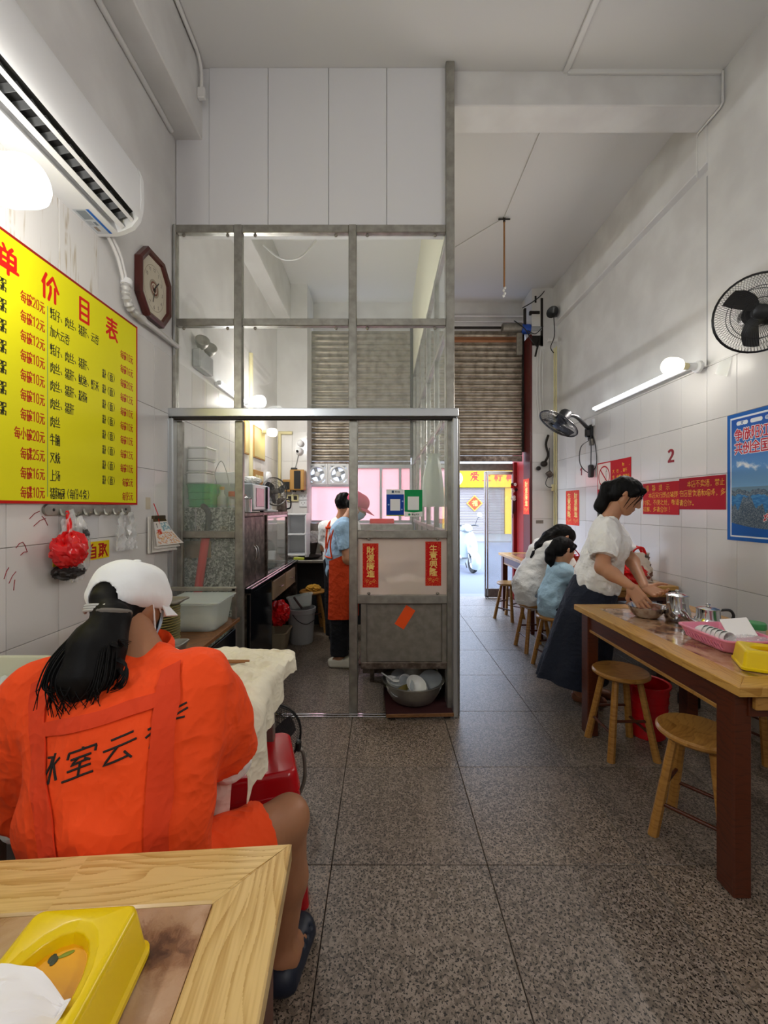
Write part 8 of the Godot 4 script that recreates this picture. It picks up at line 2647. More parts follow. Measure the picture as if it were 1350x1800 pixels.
func face_parts(p: Node3D, w: Transform3D, t: Transform3D, s: float):
	var g := Geo.new()
	var q := Transform3D(t.basis * s, t.origin)
	tube(g, [q * v(-0.021, -0.060, 0.081), q * v(-0.009, -0.0565, 0.0905), q * v(0.0, -0.0575, 0.092), q * v(0.009, -0.0565, 0.0905), q * v(0.021, -0.060, 0.081)], [0.002, 0.0045, 0.004, 0.0045, 0.002], 8)
	tube(g, [q * v(-0.018, -0.062, 0.080), q * v(0.0, -0.067, 0.0885), q * v(0.018, -0.062, 0.080)], [0.002, 0.0058, 0.002], 8)
	part("lips", g, "lips", p, w)
	g = Geo.new()
	for x in [-1, 1]:
		tube(g, [q * v(x * 0.012, 0.026, 0.0915), q * v(x * 0.028, 0.031, 0.0875), q * v(x * 0.046, 0.026, 0.0755)], [0.002, 0.003, 0.0015], 6)
		tube(g, [q * v(x * 0.015, 0.001, 0.0838), q * v(x * 0.030, -0.002, 0.0835), q * v(x * 0.045, 0.000, 0.0765)], [0.0012, 0.0018, 0.0012], 6)
	part("brows_and_lashes", g, "hair", p, w)

func hand_bones(wr: Vector3, d: Vector3, palm: Vector3, curl: float, thumb_side: float, spread := 1.0) -> Array:
	# palm, four fingers of three joints each, and a thumb from the side of the palm; palm = the way the palm looks
	d = d.normalized()
	palm = (palm - d * palm.dot(d)).normalized()
	var s := d.cross(palm).normalized() * thumb_side     # towards the thumb
	var o := []
	for k in 4:
		var u: float = 0.0285 - 0.019 * k
		var base := wr + d * (0.082 - 0.004 * absf(k - 1.0)) + s * u
		o.append(bone(wr + s * u * 0.65 + d * 0.008, base, 0.0145, 0.0115, 0.012))
		var ln: float = [0.070, 0.078, 0.072, 0.056][k]
		var dir := (d + s * (u * 3.0 * spread)).normalized()
		var at := base
		for j in 3:
			var a: float = curl * [0.5, 0.9, 0.6][j] * (1.0 + 0.12 * k)
			dir = (dir * cos(a) + palm * sin(a)).normalized()
			var e: Vector3 = at + dir * ln * [0.45, 0.31, 0.24][j]
			o.append(bone(at, e, [0.0092, 0.0085, 0.0078][j], [0.0085, 0.0078, 0.0066][j], 0.004))
			at = e
	var b := wr + d * 0.022 + s * 0.024
	var m := b + (d * 0.55 + s * 0.75 + palm * 0.3).normalized() * 0.042
	o.append(bone(wr + d * 0.012 + s * 0.012, b, 0.015, 0.0135, 0.012))
	o.append(bone(b, m, 0.0125, 0.0105, 0.008))
	var m2 := m + (d * 0.85 + s * 0.3 + palm * 0.35).normalized() * 0.030
	o.append(bone(m, m2, 0.0102, 0.009, 0.004))
	o.append(bone(m2, m2 + (d * 0.95 + palm * 0.4).normalized() * 0.024, 0.009, 0.0072, 0.004))
	return o

func person(label: String, at: Vector3, body: Array, skin: String) -> Node3D:
	# body: geometries joined into the one body mesh
	var p := thing("person", label, "person", at)
	var g := Geo.new()
	for b in body: g.append(b)
	part("body", g, skin, p, world(p))
	return p

func strands(g: Geo, paths: Array, r: float):
	for q in paths:
		var pts := curve(q, 5)
		var rr := []
		for i in pts.size(): rr.append(r * (1.0 - 0.75 * i / (pts.size() - 1.0)))
		tube(g, pts, rr, 5)

func build_people():
	worker_in_orange()
	standing_woman()
	seated_girls()
	kitchen_workers()

func worker_in_orange():
	# seen from behind, seated at the cloth, head bent and turned a little to the right
	var st: Node3D = get_node("red_stool")
	copy(st, v(-0.55, 0, -0.88), 4, "red plastic stool under the seated worker in orange")
	var hd := facing(v(-0.652, 1.128, -1.075), v(0.22, -0.34, -0.90), -6)
	var neck := v(-0.60, 1.02, -1.01)
	var rs := v(-0.442, 0.945, -0.99)
	var ls := v(-0.785, 0.935, -0.955)
	var re := v(-0.402, 0.722, -1.09)
	var le := v(-0.835, 0.655, -0.99)
	var rw := v(-0.50, 0.835, -1.27)
	var lw := v(-0.73, 0.825, -1.25)
	var knee := v(-0.268, 0.497, -1.165)
	var body := blob([bone(v(-0.54, 0.53, -0.87), v(-0.575, 0.84, -0.93), 0.115, 0.105, 0.06, Vector3.RIGHT, 1.3), bone(v(-0.575, 0.84, -0.93), v(-0.60, 0.97, -0.99), 0.105, 0.07, 0.06, Vector3.RIGHT, 1.5), bone(neck, hd * v(0, -0.04, -0.02), 0.058, 0.052, 0.03), bone(rs, ls, 0.05, 0.05, 0.04),
		bone(rs, re, 0.048, 0.042), bone(re, rw, 0.042, 0.028), bone(ls, le, 0.048, 0.042), bone(le, lw, 0.042, 0.028),
		bone(v(-0.49, 0.53, -0.89), knee, 0.085, 0.058), bone(knee, v(-0.272, 0.30, -1.20), 0.054, 0.052), bone(v(-0.272, 0.30, -1.20), v(-0.288, 0.09, -1.205), 0.050, 0.034), bone(v(-0.288, 0.075, -1.195), v(-0.262, 0.035, -1.31), 0.036, 0.028, 0.03, Vector3.RIGHT, 1.3), bone(v(-0.288, 0.06, -1.20), v(-0.292, 0.04, -1.185), 0.034, 0.034),
		bone(v(-0.64, 0.53, -0.90), v(-0.78, 0.50, -1.20), 0.085, 0.058), bone(v(-0.78, 0.50, -1.20), v(-0.80, 0.09, -1.18), 0.056, 0.034), bone(v(-0.80, 0.06, -1.18), v(-0.81, 0.035, -1.30), 0.036, 0.028)]).mesh(0.011)
	var p := person("seated worker in orange shirt and white cap seen from behind, dark ponytail", v(-0.55, 0, -0.95), [body, blob(head_bones(hd, 0.84)).mesh(0.0045), blob(hand_bones(rw, v(-0.5, 0.0, -0.6), v(0, -1, 0), 0.6, 1.0)).mesh(0.004), blob(hand_bones(lw, v(0.3, 0.0, -0.7), v(0, -1, 0), 0.6, -1.0)).mesh(0.004)], "skin_dark")
	var w := world(p)
	# shirt
	var shirt := blob([bone(v(-0.54, 0.50, -0.85), v(-0.56, 0.74, -0.89), 0.125, 0.125, 0.06, Vector3.RIGHT, 1.34), bone(v(-0.56, 0.74, -0.89), v(-0.58, 0.88, -0.935), 0.125, 0.115, 0.08, Vector3.RIGHT, 1.42), bone(v(-0.58, 0.88, -0.935), v(-0.60, 0.985, -1.0), 0.115, 0.07, 0.08, Vector3.RIGHT, 1.5), bone(rs, ls, 0.066, 0.066, 0.06),
		bone(rs, rs.lerp(re, 0.5), 0.074, 0.080, 0.05), bone(rs.lerp(re, 0.3), rs.lerp(re, 0.98), 0.078, 0.080, 0.04, null, 1.0, true), bone(ls, ls.lerp(le, 0.5), 0.074, 0.080, 0.05), bone(ls.lerp(le, 0.3), ls.lerp(le, 0.98), 0.078, 0.086, 0.04, null, 1.0, true)], 0.013, 5.5, Vector3(1.0, 0.7, 1.0), 7)
	part("shirt", shirt.mesh(0.009), "orange_cloth", p, w)
	var g := Geo.new()
	var rows := []
	for i in 5:                                   # collar
		var row := PackedVector3Array()
		for k in 28:
			var a := TAU * k / 28
			var q := v(cos(a), 0, sin(a))
			row.append(neck + q * (0.066 + 0.011 * [0.6, 0.0, 0.1, 1.1, 1.6][i]) * v(1.0, 1, 0.92) + v(0.0, [-0.035, 0.012, 0.020, 0.008, -0.022][i] - 0.014 * sin(a), -0.022 * [0, 1, 1, 0.7, 0.2][i]))
		rows.append(row)
	grid(g, rows, true, 50)
	part("collar", g, "orange_cloth", p, w)
	var strip := func(called, path, wd, m):
		var pts := curve(path, 10)
		var ra := []
		for i in pts.size():
			var d: Vector3 = (pts[mini(i + 1, pts.size() - 1)] - pts[maxi(i - 1, 0)]).normalized()
			var sd := d.cross(Vector3.BACK).normalized()
			var row := PackedVector3Array()
			for k in 7: row.append(shirt.onto(pts[i] + sd * wd * (k / 6.0 - 0.5), Vector3.FORWARD, 0.0030))
			ra.append(row)
		var q := Geo.new()
		sheet(q, ra, -0.0025)
		part(called, q, m, p, w)
	strip.call("apron_strap", [v(-0.475, 1.02, -0.62), v(-0.452, 0.96, -0.62), v(-0.435, 0.86, -0.62), v(-0.425, 0.76, -0.62), v(-0.42, 0.62, -0.62)], 0.035, "orange_strap")
	strip.call("apron_strap", [v(-0.745, 1.0, -0.62), v(-0.712, 0.94, -0.62), v(-0.655, 0.85, -0.62), v(-0.612, 0.76, -0.62), v(-0.58, 0.62, -0.62)], 0.038, "orange_strap")
	strip.call("apron_band", [v(-0.685, 0.925, -0.62), v(-0.60, 0.948, -0.62), v(-0.50, 0.968, -0.62), v(-0.455, 0.976, -0.62)], 0.023, "orange_strap")
	g = Geo.new()
	for k in 4:                                   # the shop's lettering across the back
		var c := v(-0.642, 0.872, -0.62) + v(0.066, 0.0185, 0) * k
		for line in strokes_of("冰室云吞"[k]):
			var pts := []
			for i in line.size() - 1:
				for q in 5:
					var u: Vector2 = line[i].lerp(line[i + 1], q / 5.0)
					pts.append(shirt.onto(c + v((u.x - 0.5) * 0.052, (0.5 - u.y) * 0.048 + (u.x - 0.5) * 0.016, 0), Vector3.FORWARD, 0.0004))
			var u2: Vector2 = line[-1]
			pts.append(shirt.onto(c + v((u2.x - 0.5) * 0.052, (0.5 - u2.y) * 0.048 + (u2.x - 0.5) * 0.016, 0), Vector3.FORWARD, 0.0004))
			tube(g, pts, 0.0023, 5)
	part("lettering", g, "ink", p, w)
	# shorts and sandals
	part("shorts", blob([bone(v(-0.54, 0.53, -0.85), v(-0.54, 0.56, -0.86), 0.13, 0.13, 0.05, Vector3.RIGHT, 1.35), bone(v(-0.49, 0.535, -0.89), v(-0.325, 0.507, -1.10), 0.098, 0.082, 0.05, null, 1.0, true), bone(v(-0.64, 0.53, -0.90), v(-0.75, 0.505, -1.12), 0.098, 0.082, 0.05, null, 1.0, true)], 0.008, 6.0, Vector3.ONE, 9).mesh(0.010), "orange_cloth", p, w)
	for q in [[v(-0.292, 0.045, -1.175), v(-0.262, 0.036, -1.318), 1.0], [v(-0.80, 0.045, -1.16), v(-0.81, 0.036, -1.31), -1.0]]:
		var side: Vector3 = (q[1] - q[0]).cross(Vector3.UP).normalized()
		var cut := []
		for k in 3: cut.append(bone(q[0].lerp(q[1], 0.42 + 0.2 * k) + side * 0.02 + v(0, 0.02, 0), q[0].lerp(q[1], 0.55 + 0.2 * k) + side * 0.045 + v(0, 0.02, 0), 0.0065, 0.0055, 0.01))
		cut.append(bone(q[0].lerp(q[1], 0.12) + v(0, 0.05, 0), q[0].lerp(q[1], 0.62) + v(0, 0.055, 0) - side * 0.006, 0.036, 0.024, 0.01))
		part("sandal", blob([bone(q[0], q[1], 0.043, 0.040, 0.02, side, 1.22), bone(q[0] + v(0, -0.026, 0), q[1] + v(0, -0.02, -0.015), 0.018, 0.016, 0.02, side, 2.5)], 0.0, 1.0, Vector3.ONE, 1, cut).mesh(0.005), "sandal", p, w)
	for q in [[re, rw], [le, lw]]: part("oversleeve", blob([bone(q[0].lerp(q[1], -0.05), q[0].lerp(q[1], 0.85), 0.054, 0.040, 0.03, null, 1.0, true)], 0.004, 14.0, Vector3.ONE, 4).mesh(0.008), "white_cloth", p, w)
	# hair, cap, mask
	var hb := Transform3D(hd.basis * 0.93, hd.origin)
	part("hair", blob([ell(hb, v(0, 0.018, -0.022), v(0.075, 0.076, 0.086), 0.02), ell(hb, v(0, -0.030, -0.050), v(0.055, 0.05, 0.042), 0.03),
		bone(hb * v(0.0, -0.005, -0.102), v(-0.632, 1.115, -0.965), 0.022, 0.030, 0.02), bone(v(-0.632, 1.115, -0.965), v(-0.640, 1.06, -0.925), 0.032, 0.046, 0.03, Vector3.RIGHT, 1.2), bone(v(-0.640, 1.06, -0.925), v(-0.638, 1.005, -0.895), 0.046, 0.046, 0.03, Vector3.RIGHT, 1.3), bone(v(-0.638, 1.005, -0.895), v(-0.628, 0.965, -0.885), 0.044, 0.018, 0.03, Vector3.RIGHT, 1.25)], 0.003, 16.0, Vector3(1.4, 0.2, 1.4), 3).mesh(0.0055), "hair", p, w)
	var paths := []
	var rng := RandomNumberGenerator.new()
	rng.seed = 6
	for k in 190:
		var a := rng.randf_range(-1.0, 1.0)
		var b := rng.randf_range(-0.5, 1.0)
		paths.append([v(-0.638 + 0.020 * a, 1.13, -0.955 + 0.012 * b), v(-0.640 + 0.060 * a, 1.06, -0.915 + 0.040 * b), v(-0.638 + 0.068 * a, 1.0 + 0.01 * b, -0.88 + 0.036 * b), v(-0.632 + 0.05 * a + rng.randf_range(-0.03, 0.03), 0.945 + rng.randf_range(-0.015, 0.065), -0.865 + 0.03 * b)])
	for q in [[0.045, 1.05, 0.10, 1.035, 0.105, 1.0, 0.075, 0.985], [0.05, 1.08, 0.085, 1.075, 0.105, 1.085, 0.112, 1.08], [0.05, 1.02, 0.075, 0.985, 0.065, 0.955, 0.05, 0.94], [0.06, 1.03, 0.095, 1.01, 0.085, 0.975, 0.06, 0.97]]:
		for k in 5: paths.append([v(-0.648 + q[0], q[1] + 0.002 * k, -0.90 - 0.003 * k), v(-0.648 + q[2] - 0.002 * k, q[3], -0.885 - 0.003 * k), v(-0.648 + q[4] - 0.003 * k, q[5] + 0.003 * k, -0.872), v(-0.648 + q[6], q[7] + 0.002 * k, -0.868 - 0.004 * k)])
	g = Geo.new()
	strands(g, paths, 0.0026)
	part("loose_hair", g, "hair", p, w)
	var dome := blob([ell(hb, v(0, 0.038, -0.010), v(0.084, 0.076, 0.101), 0.02), ell(hb, v(0, 0.010, -0.010), v(0.082, 0.045, 0.098), 0.02)], 0.0035, 9.0, Vector3(1, 1, 1), 12, [bone(hb * v(-0.006, -0.004, -0.095), hb * v(-0.006, -0.02, -0.12), 0.040, 0.040, 0.01), bone(hb * v(0, -0.100, 0.06), hb * v(0, -0.107, -0.04), 0.085, 0.085, 0.01, hd.basis.x, 2.0), bone(hb * v(0, -0.100, -0.04), hb * v(0, -0.095, -0.12), 0.080, 0.074, 0.01, hd.basis.x, 2.0)])
	part("cap", dome.mesh(0.0045), "cap_white", p, w)
	g = Geo.new()
	rows = []
	for i in 7:
		var u := i / 6.0
		var row := PackedVector3Array()
		for k in 13:
			var a := (k / 12.0 - 0.5) * 2.6
			row.append(hb * v(sin(a) * (0.078 + 0.012 * u), 0.008 - 0.030 * u - 0.020 * (1.0 - cos(a)), 0.005 + cos(a) * (0.088 + 0.068 * u * (0.5 + 0.5 * cos(a)))))
		rows.append(row)
	sheet(g, rows, 0.003)
	part("cap_brim", g, "cap_white", p, w)
	g = Geo.new()
	ball(g, hb * v(0, 0.114, -0.010), v(0.012, 0.006, 0.012), 12)
	part("cap_button", g, "cap_white", p, w)
	g = Geo.new()
	for k in 3: tube(g, curve([hb * v(-0.056, -0.036 + 0.006 * k, -0.082), hb * v(-0.03, -0.036 + 0.006 * k, -0.124), hb * v(0.01, -0.036 + 0.006 * k, -0.128), hb * v(0.046, -0.036 + 0.006 * k, -0.094)], 4), 0.004, 6)
	part("cap_strap", g, hexm("strap_white", "b9b8b2", 0.7), p, w)
	g = Geo.new()
	box(g, Vector3.ZERO, v(0.022, 0.016, 0.006), 0.002, Transform3D(hd.basis, hb * v(-0.034, -0.030, -0.126)))
	box(g, v(-0.014, -0.012, 0), v(0.026, 0.010, 0.006), 0.002, Transform3D(hd.basis, hb * v(-0.034, -0.030, -0.126)))
	part("buckle", g, hexm("buckle", "d8d6cc", 0.4), p, w)
	g = Geo.new()
	var tie := []
	for k in 14: tie.append(v(-0.632, 1.128, -0.972) + hb.basis * (v(cos(TAU * k / 14), 0, sin(TAU * k / 14)) * 0.036))
	tube(g, tie, 0.007, 8, true)
	part("hair_tie", g, hexm("hair_tie", "6d675f", 0.8), p, w)
	mask(p, w, hb, 0.90)

func mask(p: Node3D, w: Transform3D, hb: Transform3D, s: float):
	var g := Geo.new()
	var rows := []
	for i in 9:
		var u := i / 8.0
		var row := PackedVector3Array()
		for k in 13:
			var a := (k / 12.0 - 0.5) * 2.4
			row.append(hb * (v(sin(a) * 0.073, -0.020 - 0.080 * u, 0.022 + cos(a) * (0.084 + 0.012 * sin(u * PI) - 0.024 * u)) * s))
		rows.append(row)
	sheet(g, rows, 0.0015)
	part("face_mask", g, "mask_blue", p, w)
	g = Geo.new()
	for x in [-1, 1]:
		tube(g, [hb * (v(x * 0.070, -0.028, 0.050) * s), hb * (v(x * 0.084, 0.012, 0.004) * s), hb * (v(x * 0.087, 0.026, -0.012) * s)], 0.0022, 5)
		tube(g, [hb * (v(x * 0.066, -0.092, 0.046) * s), hb * (v(x * 0.082, -0.03, 0.006) * s), hb * (v(x * 0.087, 0.01, -0.02) * s)], 0.0022, 5)
	part("mask_strap", g, "cap_white", p, w)

func standing_woman():
	var hd := facing(v(1.648, 1.452, -2.80), v(0.80, -0.50, 0.34), 4)
	var neck := v(1.552, 1.295, -2.83)
	var rs := v(1.462, 1.235, -2.715)
	var ls := v(1.60, 1.23, -2.955)
	var re := v(1.375, 1.0, -2.58)
	var le := v(1.735, 1.0, -2.87)
	var rw := v(1.442, 0.915, -2.395)
	var lw := v(1.665, 0.870, -2.62)
	var ax := v(0.5, 0, -0.87).normalized()
	var body := blob([bone(v(1.52, 0.80, -2.93), v(1.535, 1.05, -2.87), 0.105, 0.088, 0.05, ax, 1.2), bone(v(1.535, 1.05, -2.87), v(1.545, 1.20, -2.835), 0.088, 0.066, 0.05, ax, 1.2), bone(neck, hd * v(0, -0.045, -0.015), 0.055, 0.048, 0.03), bone(rs, ls, 0.048, 0.048, 0.03),
		bone(rs, re, 0.049, 0.043), bone(re, re.lerp(rw, 0.35), 0.042, 0.040), bone(re.lerp(rw, 0.35), rw, 0.040, 0.026), bone(ls, le, 0.047, 0.042), bone(le, lw, 0.041, 0.026),
		bone(v(1.46, 0.76, -2.90), v(1.39, 0.45, -2.88), 0.085, 0.056), bone(v(1.39, 0.45, -2.88), v(1.40, 0.08, -2.93), 0.052, 0.034), bone(v(1.40, 0.05, -2.94), v(1.52, 0.03, -2.88), 0.034, 0.026),
		bone(v(1.49, 0.76, -2.98), v(1.46, 0.45, -3.0), 0.085, 0.056), bone(v(1.46, 0.45, -3.0), v(1.50, 0.08, -3.04), 0.052, 0.034), bone(v(1.50, 0.05, -3.05), v(1.62, 0.03, -2.99), 0.034, 0.026)]).mesh(0.011)
	var p := person("standing woman in white blouse and navy skirt reaching into a steel bowl", v(1.42, 0, -2.95), [body, blob(head_bones(hd, 1.0)).mesh(0.0038, 100.0), blob(hand_bones(rw, v(0.36, -0.78, 0.42), v(0.62, -0.42, -0.4), 0.42, -1.0, 1.3)).mesh(0.0034), blob(hand_bones(lw, v(0.30, -0.22, 0.62), v(-0.45, 0.8, 0.3), 0.75, -1.0)).mesh(0.0034)], "skin")
	var w := world(p)
	face_parts(p, w, hd, 1.0)
	# blouse with gathered sleeves
	var cuff := rs.lerp(re, 0.72)
	var blouse := blob([bone(v(1.515, 0.80, -2.93), v(1.52, 0.90, -2.915), 0.142, 0.136, 0.06, ax, 1.2, false), bone(v(1.52, 0.90, -2.915), v(1.535, 1.07, -2.865), 0.136, 0.116, 0.06, ax, 1.2), bone(v(1.535, 1.07, -2.865), v(1.545, 1.20, -2.835), 0.118, 0.092, 0.06, ax, 1.25), bone(rs, ls, 0.064, 0.064, 0.05), bone(v(1.60, 1.13, -2.80), v(1.575, 1.09, -2.80), 0.07, 0.07, 0.06), bone(neck + v(-0.01, -0.03, 0), neck, 0.075, 0.066, 0.03),
		bone(rs, rs.lerp(re, 0.4), 0.072, 0.086, 0.04), bone(rs.lerp(re, 0.3), cuff, 0.086, 0.078, 0.04, null, 1.0, true), bone(ls, ls.lerp(le, 0.4), 0.070, 0.084, 0.04), bone(ls.lerp(le, 0.3), ls.lerp(le, 0.72), 0.084, 0.076, 0.04, null, 1.0, true)], 0.014, 10.0, Vector3(1.0, 0.55, 1.0), 21, [bone(v(1.30, 0.755, -2.95), v(1.75, 0.68, -2.90), 0.09, 0.09, 0.01, ax, 3.5), bone(neck + v(0.05, 0.04, 0.03), neck + v(0.075, -0.03, 0.045), 0.052, 0.018, 0.01), bone(neck + v(0, 0.06, 0), neck + v(0.01, 0.10, 0), 0.07, 0.08, 0.01)])
	part("blouse", blouse.mesh(0.009), "white_blouse", p, w)
	var g := Geo.new()
	for q in [[rs, re, cuff], [ls, le, ls.lerp(le, 0.72)]]:
		var d: Vector3 = (q[1] - q[0]).normalized()
		var x := d.cross(Vector3.UP).normalized()
		var pts := []
		for k in 24: pts.append(q[2] + d * 0.004 + (x * cos(TAU * k / 24) + x.cross(d) * sin(TAU * k / 24)) * (0.071 + 0.003 * (k % 2)))
		tube(g, pts, 0.008, 6, true)
	part("cuff", g, "white_blouse", p, w)
	# long skirt, folds running down
	g = Geo.new()
	var f := noise(FastNoiseLite.TYPE_SIMPLEX, 1.2, 33, 2)
	var rows := []
	for i in 22:
		var u := i / 21.0
		var c := v(lerpf(1.515, 1.33, pow(u, 0.9)), lerpf(0.90, 0.19, u), lerpf(-2.93, -2.90, u))
		var row := PackedVector3Array()
		for k in 72:
			var a := TAU * k / 72
			var r := lerpf(0.130, 0.225, pow(u, 0.75))
			r *= 1.0 + (0.05 * sin(a * 9.0 + 2.0 * f.get_noise_2d(a * 0.4, u)) + 0.10 * f.get_noise_3d(cos(a), u * 0.6, sin(a))) * u
			row.append(c + v(cos(a) * r * 1.08, 0.02 * sin(a * 3.0) * u, sin(a) * r))
		rows.append(row)
	rows.append(rows[-1].duplicate())
	grid(g, rows, true, 70, false)
	part("skirt", g, "navy_cloth", p, w)
	for q in [[v(1.39, 0.03, -2.95), v(1.525, 0.024, -2.875)], [v(1.49, 0.03, -3.06), v(1.625, 0.024, -2.985)]]:
		part("shoe", blob([bone(q[0], q[1], 0.040, 0.034, 0.02)], 0.0, 1.0, Vector3.ONE, 1, [bone(q[0] + v(0, 0.05, 0), q[0].lerp(q[1], 0.5) + v(0, 0.045, 0), 0.036, 0.028, 0.01)]).mesh(0.006), hexm("brown_shoe", "7a4a30", 0.5), p, w)
	# hair drawn back into a tail
	part("hair", blob([ell(hd, v(0, 0.042, -0.020), v(0.083, 0.084, 0.100), 0.02), ell(hd, v(0, 0.0, -0.055), v(0.074, 0.075, 0.058), 0.03), bone(hd * v(-0.078, 0.05, 0.035), hd * v(-0.081, 0.018, 0.012), 0.016, 0.012, 0.02), bone(hd * v(0.078, 0.05, 0.035), hd * v(0.081, 0.018, 0.012), 0.016, 0.012, 0.02), bone(hd * v(-0.045, 0.078, 0.070), hd * v(0.045, 0.078, 0.070), 0.018, 0.018, 0.02),
		bone(hd * v(0, 0.035, -0.105), hd * v(0, 0.0, -0.125), 0.026, 0.038, 0.02), bone(hd * v(0, 0.0, -0.125), v(1.515, 1.385, -2.865), 0.040, 0.044, 0.02), bone(v(1.515, 1.385, -2.865), v(1.53, 1.33, -2.865), 0.042, 0.022, 0.02)], 0.004, 30.0, Vector3(1.3, 0.4, 1.3), 13).mesh(0.005), "hair", p, w)
	g = Geo.new()
	strands(g, [[hd * v(-0.070, 0.062, 0.060), hd * v(-0.080, 0.02, 0.056), hd * v(-0.075, -0.03, 0.046), hd * v(-0.064, -0.075, 0.040)], [hd * v(-0.058, 0.066, 0.072), hd * v(-0.073, 0.02, 0.070), hd * v(-0.068, -0.03, 0.062)], [hd * v(-0.048, 0.07, 0.08), hd * v(-0.066, 0.03, 0.078), hd * v(-0.069, -0.01, 0.070), hd * v(-0.060, -0.045, 0.066)], [hd * v(0.055, 0.066, 0.074), hd * v(0.072, 0.02, 0.068), hd * v(0.066, -0.04, 0.056)], [hd * v(-0.080, 0.02, 0.02), hd * v(-0.080, -0.03, 0.02), hd * v(-0.070, -0.075, 0.02)]], 0.004)
	part("loose_hair", g, "hair", p, w)
	g = Geo.new()
	var tie := []
	for k in 14: tie.append(hd * (v(0, 0.038, -0.108) + v(cos(TAU * k / 14), sin(TAU * k / 14), 0) * 0.030))
	tube(g, tie, 0.008, 8, true)
	part("hair_tie", g, hexm("pale_tie", "c9b4b0", 0.6), p, w)

func seated_girls():
	# girl in light blue
	var hd := facing(v(1.560, 1.002, -3.56), v(0.86, -0.36, -0.22))
	var neck := v(1.53, 0.885, -3.565)
	var body := blob([bone(v(1.47, 0.52, -3.57), v(1.51, 0.82, -3.565), 0.09, 0.075, 0.04, Vector3.BACK, 1.25), bone(neck, hd * v(0, -0.04, -0.015), 0.043, 0.040), bone(v(1.53, 0.84, -3.45), v(1.53, 0.84, -3.68), 0.04, 0.04), bone(v(1.53, 0.84, -3.45), v(1.66, 0.715, -3.42), 0.038, 0.033), bone(v(1.66, 0.715, -3.42), v(1.83, 0.80, -3.47), 0.033, 0.022), bone(v(1.53, 0.84, -3.68), v(1.66, 0.715, -3.70), 0.038, 0.033), bone(v(1.66, 0.715, -3.70), v(1.82, 0.80, -3.64), 0.033, 0.022),
		bone(v(1.48, 0.52, -3.50), v(1.76, 0.50, -3.48), 0.07, 0.048), bone(v(1.76, 0.50, -3.48), v(1.66, 0.20, -3.48), 0.044, 0.03), bone(v(1.48, 0.52, -3.64), v(1.76, 0.50, -3.66), 0.07, 0.048), bone(v(1.76, 0.50, -3.66), v(1.68, 0.20, -3.66), 0.044, 0.03)]).mesh(0.011)
	var p := person("girl in light blue polo shirt with a ponytail seated at the table", v(1.48, 0.45, -3.57), [body, blob(head_bones(hd, 0.93)).mesh(0.0045), blob(hand_bones(v(1.83, 0.80, -3.47), v(0.9, -0.1, -0.2), v(0, -1, 0), 0.5, -1.0)).mesh(0.0045), blob(hand_bones(v(1.82, 0.80, -3.64), v(0.9, -0.1, 0.2), v(0, -1, 0), 0.5, 1.0)).mesh(0.0045)], "skin_pale")
	var w := world(p)
	face_parts(p, w, hd, 0.93)
	part("polo_shirt", blob([bone(v(1.465, 0.50, -3.57), v(1.475, 0.60, -3.57), 0.112, 0.112, 0.05, Vector3.BACK, 1.2), bone(v(1.475, 0.60, -3.57), v(1.515, 0.83, -3.565), 0.112, 0.085, 0.05, Vector3.BACK, 1.3), bone(v(1.53, 0.845, -3.45), v(1.53, 0.845, -3.68), 0.052, 0.052, 0.04), bone(v(1.53, 0.84, -3.45), v(1.655, 0.725, -3.42), 0.058, 0.060, 0.04, null, 1.0, true), bone(v(1.53, 0.84, -3.68), v(1.655, 0.725, -3.70), 0.058, 0.060, 0.04, null, 1.0, true)], 0.012, 7.0, Vector3(1, 1.2, 1), 41).mesh(0.009), "blue_shirt", p, w)
	for q in [["collar", 0.058, 0.014, "blue_shirt", 0.0], ["collar_band", 0.056, 0.010, "collar_dark", -0.016]]:
		var g := Geo.new()
		var pts := []
		for k in 20: pts.append(neck + v(cos(TAU * k / 20) * q[1], q[4] - 0.016 * cos(TAU * k / 20), sin(TAU * k / 20) * q[1]))
		tube(g, pts, q[2], 8, true)
		part(q[0], g, q[3], p, w)
	part("shorts", blob([bone(v(1.48, 0.53, -3.50), v(1.68, 0.515, -3.485), 0.083, 0.072, 0.04, null, 1.0, true), bone(v(1.48, 0.53, -3.64), v(1.68, 0.515, -3.655), 0.083, 0.072, 0.04, null, 1.0, true)], 0.004, 8.0).mesh(0.011), "navy_cloth", p, w)
	for z in [-3.48, -3.66]: part("shoe", blob([bone(v(1.655, 0.185, z), v(1.77, 0.165, z), 0.036, 0.034, 0.02)]).mesh(0.008), hexm("pink_shoe", "cfa092", 0.6), p, w)
	part("hair", blob([ell(hd, v(0, 0.036, -0.018), v(0.078, 0.080, 0.096), 0.02), ell(hd, v(0, 0.0, -0.05), v(0.070, 0.070, 0.055), 0.03), bone(hd * v(-0.074, 0.045, 0.035), hd * v(-0.076, 0.012, 0.010), 0.013, 0.011, 0.02), bone(hd * v(-0.04, 0.072, 0.066), hd * v(0.04, 0.072, 0.066), 0.015, 0.015, 0.02),
		bone(hd * v(0, 0.045, -0.105), v(1.437, 0.99, -3.54), 0.026, 0.040, 0.02), bone(v(1.437, 0.99, -3.54), v(1.435, 0.93, -3.54), 0.042, 0.040, 0.02), bone(v(1.435, 0.93, -3.54), v(1.455, 0.86, -3.54), 0.038, 0.012, 0.02)], 0.004, 30.0, Vector3(1.3, 0.4, 1.3), 14).mesh(0.006), "hair", p, w)
	# girl in white behind her, bent low
	hd = facing(v(1.765, 1.075, -4.02), v(0.70, -0.70, 0.0))
	neck = v(1.665, 1.03, -4.03)
